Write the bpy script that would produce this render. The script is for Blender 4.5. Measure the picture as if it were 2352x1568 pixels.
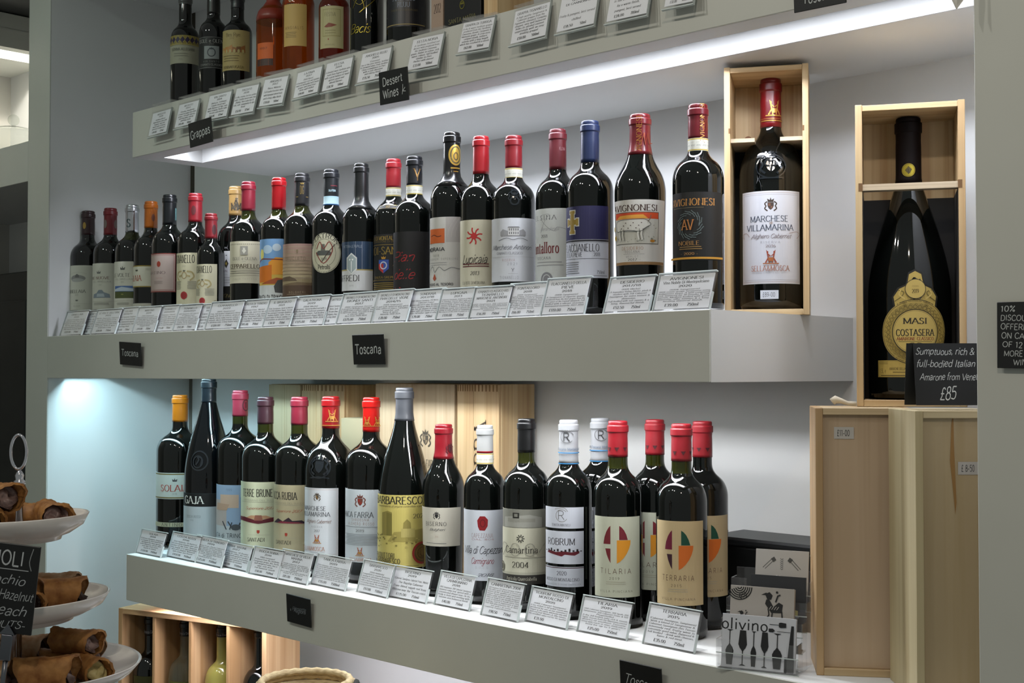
import bpy, math, random
from math import sin, cos, pi, atan2, sqrt, radians, asin, floor
from mathutils import Vector, Matrix
random.seed(7)
SC = bpy.context.scene
for o in list(bpy.data.objects): bpy.data.objects.remove(o)

# ------------------------------------------------------------------ camera
CZ = 1.45                       # lens height above the shop floor
F = 2938.5; YAW = .7636; PITCH = .0241
cam = bpy.data.cameras.new('camera'); cam.sensor_width = 36; cam.lens = F/2352*36
cam.clip_start = .05
co = bpy.data.objects.new('camera', cam); SC.collection.objects.link(co)
co.location = (0, 0, CZ); co.rotation_euler = (pi/2+PITCH, 0, YAW)
SC.camera = co
# ------------------------------------------------------------------ light
SC.view_settings.view_transform = 'Standard'; SC.view_settings.look = 'None'
SC.view_settings.exposure = 0; SC.view_settings.gamma = 1; SC.view_settings.use_curve_mapping = False
w = bpy.data.worlds.new('world'); SC.world = w; w.use_nodes = True
w.node_tree.nodes['Background'].inputs[0].default_value = (.90, .96, .90, 1)
w.node_tree.nodes['Background'].inputs[1].default_value = .235
LED_POWER = 118.0
def spot(x, y, z, tx, ty, tz, power, col, size=75, rad=.035):
    l = bpy.data.lights.new('ceiling_spotlight', 'SPOT'); l.energy = power; l.color = col
    l.spot_size = radians(size); l.spot_blend = .6; l.shadow_soft_size = rad
    o = bpy.data.objects.new('ceiling_spotlight', l); SC.collection.objects.link(o)
    o.location = (x, y, z+CZ)
    o.rotation_euler = (Vector((tx, ty, tz))-Vector((x, y, z))).to_track_quat('-Z', 'Y').to_euler()
spot(-1.75, -.15, 1.45, -1.5, 1.5, .1, 24, (1, .97, .88))
spot(-1.35, -.25, 1.45, -1.1, 1.5, .0, 18, (1, .96, .86))
spot(.15, -.35, 1.5, -.95, 1.6, .0, 34, (1, .86, .70), 60)
spot(-2.6, -.3, 1.45, -2.75, 1.5, -.35, 22, (.78, 1, .86))

# ------------------------------------------------------------------ helpers
def lin(c):
    c /= 255
    return c/12.92 if c <= .04045 else ((c+.055)/1.055)**2.4
def hexc(h): return tuple(lin(int(h[i:i+2], 16)) for i in (0, 2, 4))
MATS = {}
def M(h, rough=.55, metal=0, coat=0, spec=.5):
    k = (h, rough, metal, coat, spec)
    if k in MATS: return MATS[k]
    m = bpy.data.materials.new('paint_'+h); m.use_nodes = True
    b = m.node_tree.nodes['Principled BSDF']
    b.inputs['Base Color'].default_value = (*hexc(h), 1); b.inputs['Roughness'].default_value = rough
    b.inputs['Metallic'].default_value = metal; b.inputs['Coat Weight'].default_value = coat
    b.inputs['Specular IOR Level'].default_value = spec
    MATS[k] = m; return m
def noise_mat(name, c1, c2, scale, rough=.5, bump=.0, stretch=(1, 1, 1), detail=4, spec=.4, lo=.35, hi=.65):
    m = bpy.data.materials.new(name); m.use_nodes = True; t = m.node_tree; b = t.nodes['Principled BSDF']
    tc = t.nodes.new('ShaderNodeTexCoord'); mp = t.nodes.new('ShaderNodeMapping'); mp.inputs['Scale'].default_value = stretch
    n = t.nodes.new('ShaderNodeTexNoise'); n.inputs['Scale'].default_value = scale; n.inputs['Detail'].default_value = detail
    r = t.nodes.new('ShaderNodeValToRGB'); r.color_ramp.elements[0].color = (*hexc(c1), 1); r.color_ramp.elements[1].color = (*hexc(c2), 1)
    r.color_ramp.elements[0].position = lo; r.color_ramp.elements[1].position = hi
    t.links.new(tc.outputs['Object'], mp.inputs[0]); t.links.new(mp.outputs[0], n.inputs[0])
    t.links.new(n.outputs[0], r.inputs[0]); t.links.new(r.outputs[0], b.inputs['Base Color'])
    b.inputs['Roughness'].default_value = rough; b.inputs['Specular IOR Level'].default_value = spec
    if bump:
        bp = t.nodes.new('ShaderNodeBump'); bp.inputs['Strength'].default_value = bump; bp.inputs['Distance'].default_value = .002
        t.links.new(n.outputs[0], bp.inputs['Height']); t.links.new(bp.outputs[0], b.inputs['Normal'])
    return m
def wood(name, c1, c2, c3, ax='z', scale=1):
    """pine: broad soft bands plus fine grain lines running along one axis"""
    m = bpy.data.materials.new(name); m.use_nodes = True; t = m.node_tree; b = t.nodes['Principled BSDF']
    N = t.nodes.new; K = t.links.new
    tc = N('ShaderNodeTexCoord'); oi = N('ShaderNodeObjectInfo')
    add = N('ShaderNodeVectorMath'); add.operation = 'ADD'; K(tc.outputs['Object'], add.inputs[0])
    mul = N('ShaderNodeVectorMath'); mul.operation = 'SCALE'; mul.inputs[0].default_value = (3, 5, 7)
    K(oi.outputs['Random'], mul.inputs['Scale']); K(mul.outputs[0], add.inputs[1])
    s = {'x': (1.2, 38, 38), 'y': (38, 1.2, 38), 'z': (38, 38, 1.2)}[ax]
    mp = N('ShaderNodeMapping'); mp.inputs['Scale'].default_value = tuple(v*scale for v in s); K(add.outputs[0], mp.inputs[0])
    n = N('ShaderNodeTexNoise'); n.inputs['Scale'].default_value = 1; n.inputs['Detail'].default_value = 2; n.inputs['Distortion'].default_value = .6
    K(mp.outputs[0], n.inputs[0])
    mp2 = N('ShaderNodeMapping'); mp2.inputs['Scale'].default_value = tuple(v*5*scale if v > 2 else v*2 for v in s); K(add.outputs[0], mp2.inputs[0])
    n2 = N('ShaderNodeTexNoise'); n2.inputs['Scale'].default_value = 1; n2.inputs['Detail'].default_value = 2; K(mp2.outputs[0], n2.inputs[0])
    r = N('ShaderNodeValToRGB'); r.color_ramp.elements[0].color = (*hexc(c1), 1); r.color_ramp.elements[1].color = (*hexc(c2), 1)
    r.color_ramp.elements[0].position = .38; r.color_ramp.elements[1].position = .62
    mx = N('ShaderNodeMix'); mx.data_type = 'RGBA'; mx.inputs['B'].default_value = (*hexc(c3), 1)
    r2 = N('ShaderNodeValToRGB'); r2.color_ramp.elements[0].position = .5; r2.color_ramp.elements[1].position = .8
    r2.color_ramp.elements[1].color = (.6, .6, .6, 1)
    K(n.outputs[0], r.inputs[0]); K(n2.outputs[0], r2.inputs[0]); K(r2.outputs[0], mx.inputs['Factor']); K(r.outputs[0], mx.inputs['A'])
    K(mx.outputs['Result'], b.inputs['Base Color']); b.inputs['Roughness'].default_value = .55
    return m
def mix_clear(name, tint, gloss_rough=.03, ior=1.49, body=0, bodycol='FFFFFF'):
    """clear plastic or glass: see-through with fresnel reflections"""
    m = bpy.data.materials.new(name); m.use_nodes = True; t = m.node_tree; N = t.nodes.new; K = t.links.new
    for n in list(t.nodes): t.nodes.remove(n)
    out = N('ShaderNodeOutputMaterial'); lw = N('ShaderNodeLayerWeight'); lw.inputs[0].default_value = .5; pw = N('ShaderNodeMath'); pw.operation = 'POWER'; pw.inputs[1].default_value = 5; K(lw.outputs['Facing'], pw.inputs[0])
    fr = N('ShaderNodeMath'); fr.operation = 'MULTIPLY_ADD'; fr.inputs[1].default_value = .95; fr.inputs[2].default_value = ((ior-1)/(ior+1))**2; K(pw.outputs[0], fr.inputs[0])
    tr = N('ShaderNodeBsdfTransparent'); tr.inputs[0].default_value = (*hexc(tint), 1)
    gl = N('ShaderNodeBsdfGlossy'); gl.inputs['Roughness'].default_value = gloss_rough
    mx = N('ShaderNodeMixShader')
    a = tr.outputs[0]
    if body:
        df = N('ShaderNodeBsdfDiffuse'); df.inputs[0].default_value = (*hexc(bodycol), 1)
        mb = N('ShaderNodeMixShader'); mb.inputs[0].default_value = body; K(a, mb.inputs[1]); K(df.outputs[0], mb.inputs[2]); a = mb.outputs[0]
    K(fr.outputs[0], mx.inputs[0]); K(a, mx.inputs[1]); K(gl.outputs[0], mx.inputs[2]); K(mx.outputs[0], out.inputs[0])
    return m
def emit(name, col, power):
    m = bpy.data.materials.new(name); m.use_nodes = True; b = m.node_tree.nodes['Principled BSDF']
    b.inputs['Base Color'].default_value = (.8, .8, .8, 1)
    b.inputs['Emission Color'].default_value = (*col, 1); b.inputs['Emission Strength'].default_value = power
    return m
# ray through a photo pixel, scaled so that its horizontal depth along the view is 1
def ray(u, v):
    a = (u-1176)/F; b = (784-v)/F
    d = cos(PITCH)-b*sin(PITCH); z = sin(PITCH)+b*cos(PITCH)
    a /= d; z /= d
    return (-sin(YAW)+a*cos(YAW), cos(YAW)+a*sin(YAW), z)
def atY(u, v, Y):
    r = ray(u, v); s = Y/r[1]; return Vector((r[0]*s, Y, r[2]*s)), s
def atD(u, v, D):
    r = ray(u, v); return Vector((r[0]*D, r[1]*D, r[2]*D))

class MB:
    def __init__(s): s.v = []; s.f = []; s.m = []; s.mats = []; s.smooth = []; s.xf = None
    def mi(s, m):
        if m not in s.mats: s.mats.append(m)
        return s.mats.index(m)
    def add(s, vs, fs, m, smooth=False):
        b = len(s.v); i = s.mi(m)
        s.v.extend([tuple(s.xf @ Vector(p)) for p in vs] if s.xf else vs)
        for f in fs: s.f.append(tuple(b+k for k in f)); s.m.append(i); s.smooth.append(smooth)
        return b
    def box(s, x0, x1, y0, y1, z0, z1, m, bev=0):
        if not bev:
            vs = [(x, y, z) for z in (z0, z1) for y in (y0, y1) for x in (x0, x1)]
            s.add(vs, [(0, 2, 3, 1), (4, 5, 7, 6), (0, 1, 5, 4), (2, 6, 7, 3), (0, 4, 6, 2), (1, 3, 7, 5)], m); return
        # chamfered box
        b = bev; vs = []; idx = {}
        for ix, X in enumerate((x0, x1)):
            for iy, Y in enumerate((y0, y1)):
                for iz, Z in enumerate((z0, z1)):
                    sx = b if ix == 0 else -b; sy = b if iy == 0 else -b; sz = b if iz == 0 else -b
                    idx[ix, iy, iz] = len(vs); vs += [(X, Y+sy, Z+sz), (X+sx, Y, Z+sz), (X+sx, Y+sy, Z)]
        fs = []
        g = lambda a, k: idx[a]+k
        for ax in range(3):
            for sd in (0, 1):
                o = [(0, 0), (1, 0), (1, 1), (0, 1)]
                f = []
                for p in o:
                    a = list(p); a.insert(ax, sd); f.append(g(tuple(a), ax))
                flip = (sd == 0) ^ (ax == 1)
                fs.append(tuple(f[::-1] if flip else f))
        for ax in range(3):
            o1, o2 = [k for k in range(3) if k != ax]
            for p in (0, 1):
                for q in (0, 1):
                    a0 = [0, 0, 0]; a0[o1] = p; a0[o2] = q; a1 = list(a0); a1[ax] = 1; a0 = tuple(a0); a1 = tuple(a1)
                    fs.append((g(a0, o1), g(a1, o1), g(a1, o2), g(a0, o2)))
        for a in idx: fs.append((idx[a], idx[a]+1, idx[a]+2))
        s.add(vs, fs, m)
    def lathe(s, prof, m, n=40, smooth=True, cx=0, cy=0, cz=0, mfun=None):
        vs = []; fs = []
        for r, z in prof:
            for k in range(n):
                a = 2*pi*k/n; vs.append((cx+r*cos(a), cy+r*sin(a), cz+z))
        L = len(prof)
        groups = {}
        for i in range(L-1):
            mm = mfun(prof[i], prof[i+1]) if mfun else m
            for k in range(n):
                k2 = (k+1) % n
                groups.setdefault(mm, []).append((i*n+k, i*n+k2, (i+1)*n+k2, (i+1)*n+k))
        b = len(s.v)
        s.v.extend([tuple(s.xf @ Vector(p)) for p in vs] if s.xf else vs)
        for mm, fl in groups.items():
            i = s.mi(mm)
            for f in fl: s.f.append(tuple(b+k for k in f)); s.m.append(i); s.smooth.append(smooth)
    def tube(s, pts, r, m, n=10, closed=False, caps=True):
        P = [Vector(p) for p in pts]; L = len(P); vs = []; up = None
        for i, p in enumerate(P):
            t = (P[(i+1) % L]-P[i-1]) if closed else (P[min(i+1, L-1)]-P[max(i-1, 0)])
            t.normalize()
            if up is None: up = t.orthogonal().normalized()
            up = (up-t*up.dot(t)).normalized(); sd = t.cross(up)
            rr = r[i] if isinstance(r, (list, tuple)) else r
            for k in range(n):
                a = 2*pi*k/n; vs.append(tuple(p+up*cos(a)*rr+sd*sin(a)*rr))
        fs = []
        for i in range(L if closed else L-1):
            j = (i+1) % L
            for k in range(n):
                k2 = (k+1) % n; fs.append((i*n+k, i*n+k2, j*n+k2, j*n+k))
        if not closed and caps: fs += [tuple(range(n))[::-1], tuple((L-1)*n+k for k in range(n))]
        s.add(vs, fs, m, True)
    def build(s, name, parent=None, loc=None):
        me = bpy.data.meshes.new(name); me.from_pydata(s.v, [], s.f)
        for m in s.mats: me.materials.append(m)
        me.polygons.foreach_set('material_index', s.m); me.polygons.foreach_set('use_smooth', s.smooth)
        me.update()
        o = bpy.data.objects.new(name, me); SC.collection.objects.link(o)
        if parent: o.parent = parent
        if loc: o.location = loc
        return o
def tag(o, label=None, cat=None, group=None, kind=None):
    if label: o['label'] = label
    if cat: o['category'] = cat
    if group: o['group'] = group
    if kind: o['kind'] = kind
    return o
def thing(name, label, cat, loc, rz=0, group=None):
    o = bpy.data.objects.new(name, None); SC.collection.objects.link(o); o.empty_display_size = .03
    o.location = (loc[0], loc[1], loc[2]+CZ); o.rotation_euler = (0, 0, rz)
    return tag(o, label, cat, group)
def struct(name, mb):
    o = mb.build(name); o.location.z = CZ; o['kind'] = 'structure'; return o

# ------------------------------------------------------------------ stroke lettering
GL = {}
def _g(t):
    for line in t.strip().split('\n'):
        ch, wd, rest = line.split(' ', 2)
        st = []
        for s in rest.split('|'):
            mode = 0
            if s[0] in '~@': mode = '~@'.index(s[0])+1; s = s[1:]
            st.append((mode, [tuple(float(c) for c in p.split(',')) for p in s.split()]))
        GL[ch] = (float(wd), st)
_g('''A 8.4 0,0 4.2,10|4.2,10 8.4,0|1.5,3.4 6.9,3.4
B 7.4 1,0 1,10|~1,10 4,10 6.1,9.1 6.1,6.3 4,5.3 1,5.3|~1,5.3 4.4,5.3 6.8,4.2 6.8,1.2 4.4,0 1,0
C 7.8 ~7.3,8 6,9.6 4.2,10 1.7,8.6 .6,5 1.7,1.4 4.2,0 6,.4 7.5,2
D 8.2 1,0 1,10|~1,10 4,10 6.7,8.5 7.6,5 6.7,1.5 4,0 1,0
E 6.8 1,0 1,10|1,10 6.2,10|1,5.2 5.2,5.2|1,0 6.4,0
F 6.3 1,0 1,10|1,10 6,10|1,5.2 5,5.2
G 8.4 ~7.3,8 6,9.6 4.2,10 1.7,8.6 .6,5 1.7,1.4 4.2,0 6,.4 7.5,1.8|7.5,1.4 7.5,4.6|5.2,4.6 8.2,4.6
H 8.4 1,0 1,10|7.4,0 7.4,10|1,5.2 7.4,5.2
I 3 1.5,0 1.5,10
J 5.2 ~4,10 4,3 3.4,.6 2,-.2 .4,.8
K 7.8 1,0 1,10|7,10 1,4.4|3,6 7.6,0
L 6.4 1,0 1,10|1,0 6.2,0
M 10.2 1,0 1,10|1,10 5.1,1|5.1,1 9.2,10|9.2,10 9.2,0
N 8.6 1,0 1,10|1,10 7.6,0|7.6,0 7.6,10
O 9 @4.5,10 1.7,8.5 .6,5 1.7,1.5 4.5,0 7.3,1.5 8.4,5 7.3,8.5
P 6.9 1,0 1,10|~1,10 4.2,10 6.3,8.9 6.3,5.7 4.2,4.6 1,4.6
Q 9 @4.5,10 1.7,8.5 .6,5 1.7,1.5 4.5,0 7.3,1.5 8.4,5 7.3,8.5|5,2.4 8.6,-1.4
R 7.8 1,0 1,10|~1,10 4.2,10 6.3,8.9 6.3,5.8 4.2,4.8 1,4.8|4,4.8 7.6,0
S 6.4 ~5.5,8.2 4.4,9.7 3,10 1.3,9 1.1,7.1 2.4,5.7 4.4,4.6 5.7,3 5.2,.9 3.2,0 1.5,.3 .6,2
T 7.6 3.8,0 3.8,10|.2,10 7.4,10
U 8.2 ~1,10 1,3.4 2,.8 4.1,0 6.2,.8 7.2,3.4 7.2,10
V 8 0,10 4,0|4,0 8,10
W 11 0,10 2.9,0|2.9,0 5.5,9|5.5,9 8.1,0|8.1,0 11,10
X 8 .4,10 7.6,0|7.6,10 .4,0
Y 7.6 0,10 3.8,4.8|7.6,10 3.8,4.8|3.8,4.8 3.8,0
Z 7 .6,10 6.6,10|6.6,10 .4,0|.4,0 6.8,0
a 6 ~1,5.4 2.4,6.7 4.2,6.2 4.8,4.6 4.8,0|@2.8,3.8 1,2.9 .8,1 2.2,0 4,.8 4.8,2.8
b 6.6 1,0 1,10.5|@3.4,6.6 1.5,5.4 1,3.3 1.5,1 3.4,0 5.4,1 5.9,3.3 5.4,5.4
c 5.4 ~5,5.4 3.4,6.6 1.4,5.8 .6,3.3 1.4,.8 3.4,0 5,1.2
d 6.6 5.6,0 5.6,10.5|@3.2,6.6 1.2,5.4 .7,3.3 1.2,1 3.2,0 5.1,1 5.6,3.3 5.1,5.4
e 5.8 ~.9,3.6 5,3.6 4.6,5.8 3,6.7 1.2,5.7 .6,3.3 1.3,.8 3.2,0 5,1.1
f 3.8 ~4,10 3,10.5 2,9.6 1.7,8 1.7,0|.2,6.6 3.4,6.6
g 6.4 @3,6.6 1.1,5.4 .7,3.3 1.1,1 3,0 4.9,1 5.3,3.3 4.9,5.4|~5.3,6.6 5.3,-.8 4.6,-2.6 2.8,-3.2 .9,-2.4
h 6.6 1,0 1,10.5|~1,4.6 2.6,6.4 4.4,6.5 5.4,5 5.4,0
i 2.7 1.3,0 1.3,6.6|1.3,8.6 1.3,9.9
j 2.9 ~1.6,6.6 1.6,-1.4 .9,-2.9 -.6,-3|1.6,8.6 1.6,9.9
k 6 1,0 1,10.5|5.2,6.6 1,2.8|2.4,4 5.6,0
l 2.7 1.3,0 1.3,10.5
m 9.8 1,0 1,6.6|~1,4.8 2.4,6.4 4,6.5 4.9,5 4.9,0|~4.9,4.8 6.3,6.4 7.9,6.5 8.8,5 8.8,0
n 6.6 1,0 1,6.6|~1,4.6 2.6,6.4 4.4,6.5 5.4,5 5.4,0
o 6.2 @3.1,6.6 1.2,5.5 .6,3.3 1.2,1 3.1,0 5,1 5.6,3.3 5,5.5
p 6.6 1,-3 1,6.6|@3.4,6.6 1.5,5.4 1,3.3 1.5,1 3.4,0 5.4,1 5.9,3.3 5.4,5.4
q 6.6 5.6,-3 5.6,6.6|@3.2,6.6 1.2,5.4 .7,3.3 1.2,1 3.2,0 5.1,1 5.6,3.3 5.1,5.4
r 4.5 1,0 1,6.6|~1,4.2 2.2,6 4.3,6.4
s 5 ~4.3,5.4 3,6.6 1.4,6.2 1.1,4.6 3,3.5 4.4,2.3 4,.5 2.4,0 .6,1.1
t 3.9 ~1.7,9 1.7,1.4 2.4,.1 3.8,.5|.2,6.6 3.6,6.6
u 6.6 ~1,6.6 1,2 2,.1 4,.3 5.4,2|5.4,6.6 5.4,0
v 5.8 .2,6.6 2.9,0|2.9,0 5.6,6.6
w 8.4 .2,6.6 2.3,0|2.3,0 4.2,6|4.2,6 6.1,0|6.1,0 8.2,6.6
x 5.6 .4,6.6 5.2,0|5.2,6.6 .4,0
y 5.8 .2,6.6 2.9,0|5.6,6.6 1.6,-3
z 5.2 .5,6.6 4.8,6.6|4.8,6.6 .4,0|.4,0 4.9,0
0 6.4 @3.2,10 1.3,8.6 .6,5 1.3,1.4 3.2,0 5.1,1.4 5.8,5 5.1,8.6
1 4.2 2.4,0 2.4,10|2.4,10 .6,8.4
2 6.2 ~.8,7.6 1.6,9.6 3.2,10 5,9 5.2,7 3.6,3.6 .5,0|.5,0 5.8,0
3 6.2 ~.8,9 3,10 5,9 4.8,6.4 2.6,5.4|~2.6,5.4 5,4.6 5.6,2.4 4.4,.4 2.4,0 .5,1.2
4 6.4 4.5,0 4.5,10|4.5,10 .3,3|.3,3 6.2,3
5 6.2 5.2,10 1.4,10|1.4,10 1,5.6|~1,5.6 3.4,6.2 5.4,5 5.4,1.8 3.6,0 .6,.8
6 6.2 ~5,9.6 3,9.2 1,6.5 .7,3.3 1.6,.6 3.4,0 5.2,1.2 5.4,4 3.6,5.9 1.4,5
7 6 .5,10 5.6,10|5.6,10 2,0
8 6.2 @3.1,10 1.3,9 1.3,6.5 3.1,5.4 4.9,6.5 4.9,9|@3.1,5.4 .8,4.1 .8,1.2 3.1,0 5.4,1.2 5.4,4.1
9 6.2 ~1,.4 3,.8 5,3.5 5.3,6.7 4.4,9.4 2.6,10 .8,8.8 .6,6 2.4,4.1 4.6,5
& 8.2 ~7.4,4.6 6,1.4 3.4,0 1,.8 .8,3 4.2,6.4 4.6,8.8 3,10 1.6,8.6 2,6.6 7.8,0
. 2.4 1.2,0 1.2,1.2
, 2.4 1.4,1.2 .8,-1.4
' 2 1,10.4 1,7.8
- 4.2 .5,3.8 3.7,3.8
/ 4.4 .2,-1 4.2,10.5
% 8 @2,10 .8,8.5 2,7 3.2,8.5|@6,3 4.8,1.5 6,0 7.2,1.5|7,10 1,0
£ 6.4 ~5.4,8.4 4.2,10 2.6,9.4 2.2,7 2.4,3 1,0|1,0 6,0|.8,5 4.6,5
( 3.4 ~3,10.5 1.2,7.5 1.2,2 3,-1
) 3.4 ~.4,10.5 2.2,7.5 2.2,2 .4,-1
! 2.4 1.2,10 1.2,3|1.2,1.2 1.2,0
: 2.4 1.2,1.2 1.2,0|1.2,6.4 1.2,5.2
* 5 2.5,10 2.5,6|.8,9 4.2,7|4.2,9 .8,7''')
#        thick thin pen  shear serif  gap
STY = {'serif': (1.35, .45, 12, 0, 1, .9), 'bold': (1.75, .65, 12, 0, 1, .9), 'boldit': (1.35, .6, 12, .18, 1, .9),
       'sans': (1.05, 1.05, 0, 0, 0, 1.1), 'light': (.6, .6, 0, 0, 0, 1.4), 'sansb': (1.9, 1.9, 0, 0, 0, 1.2),
       'wide': (.8, .8, 0, 0, 0, 4.5), 'serifw': (1.2, .5, 12, 0, 1, 3),
       'script': (1.15, .35, 40, .38, 0, -.1), 'chalk': (1.25, 1.25, 0, .04, 0, .9), 'chalki': (.95, .95, 0, .3, 0, .3),
       'cond': (2.0, .7, 6, 0, 1, 1.3), 'didone': (1.7, .3, 4, 0, 1, .8)}
def catmull(P, closed, n):
    out = []; L = len(P)
    for i in range(L if closed else L-1):
        if closed: p0, p1, p2, p3 = P[i-1], P[i], P[(i+1) % L], P[(i+2) % L]
        else: p0, p1, p2, p3 = P[max(i-1, 0)], P[i], P[i+1], P[min(i+2, L-1)]
        for k in range(n):
            t = k/n
            out.append(tuple(.5*((2*p1[j])+(-p0[j]+p2[j])*t+(2*p0[j]-5*p1[j]+4*p2[j]-p3[j])*t*t+(-p0[j]+3*p1[j]-3*p2[j]+p3[j])*t**3) for j in (0, 1)))
    out.append(out[0] if closed else P[-1])
    return out
GC = {}
def stroke_geo(pts, closed, thick, thin, pen):
    vs = []; fs = []; L = len(pts); pr = radians(pen)
    for i, p in enumerate(pts):
        if closed: a = pts[i-1] if i > 0 else pts[-2]; b = pts[i+1] if i < L-1 else pts[1]
        else: a = pts[max(i-1, 0)]; b = pts[min(i+1, L-1)]
        dx, dy = b[0]-a[0], b[1]-a[1]; l = sqrt(dx*dx+dy*dy) or 1; dx /= l; dy /= l
        ang = atan2(dy, dx)
        wdt = (thin+(thick-thin)*abs(sin(ang-pr+0)))/2
        vs += [(p[0]-dy*wdt, p[1]+dx*wdt), (p[0]+dy*wdt, p[1]-dx*wdt)]
    for i in range(L-1): fs.append((2*i, 2*i+1, 2*i+3, 2*i+2))
    return vs, fs
def glyph(ch, sty, n):
    k = (ch, sty, n)
    if k in GC: return GC[k]
    thick, thin, pen, shear, serif, gap = STY[sty]
    wd, strokes = GL.get(ch, (3.4, []))
    V = []; Fc = []
    for mode, pts in strokes:
        P = catmull(pts, mode == 2, n) if mode else pts
        vs, fs = stroke_geo(P, mode == 2, thick, thin, -pen)
        b = len(V); V += vs; Fc += [tuple(b+q for q in f) for f in fs]
        if serif and mode != 2 and n > 1:
            for e, q in ((P[0], P[1]), (P[-1], P[-2])):
                if abs(e[1]-q[1]) > .3*abs(e[0]-q[0])+.2 and (abs(e[1]) < .1 or abs(e[1]-10) < .1 or (abs(e[1]-6.6) < .1) or abs(e[1]-10.5) < .1 or abs(e[1]+3) < .1):
                    if mode == 1 and ch not in 'UJaumnhfr': continue
                    hw = thick*.5+.72; h = max(thin, .45); y0 = e[1] if e[1] < 1 and e[1] > -1 or e[1] < -2 else e[1]-h
                    b = len(V); V += [(e[0]-hw, y0), (e[0]+hw, y0), (e[0]+hw, y0+h), (e[0]-hw, y0+h)]; Fc.append((b, b+1, b+2, b+3))
    V = [(x+shear*y, y) for x, y in V]
    GC[k] = (wd+gap, V, Fc); return GC[k]

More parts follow.
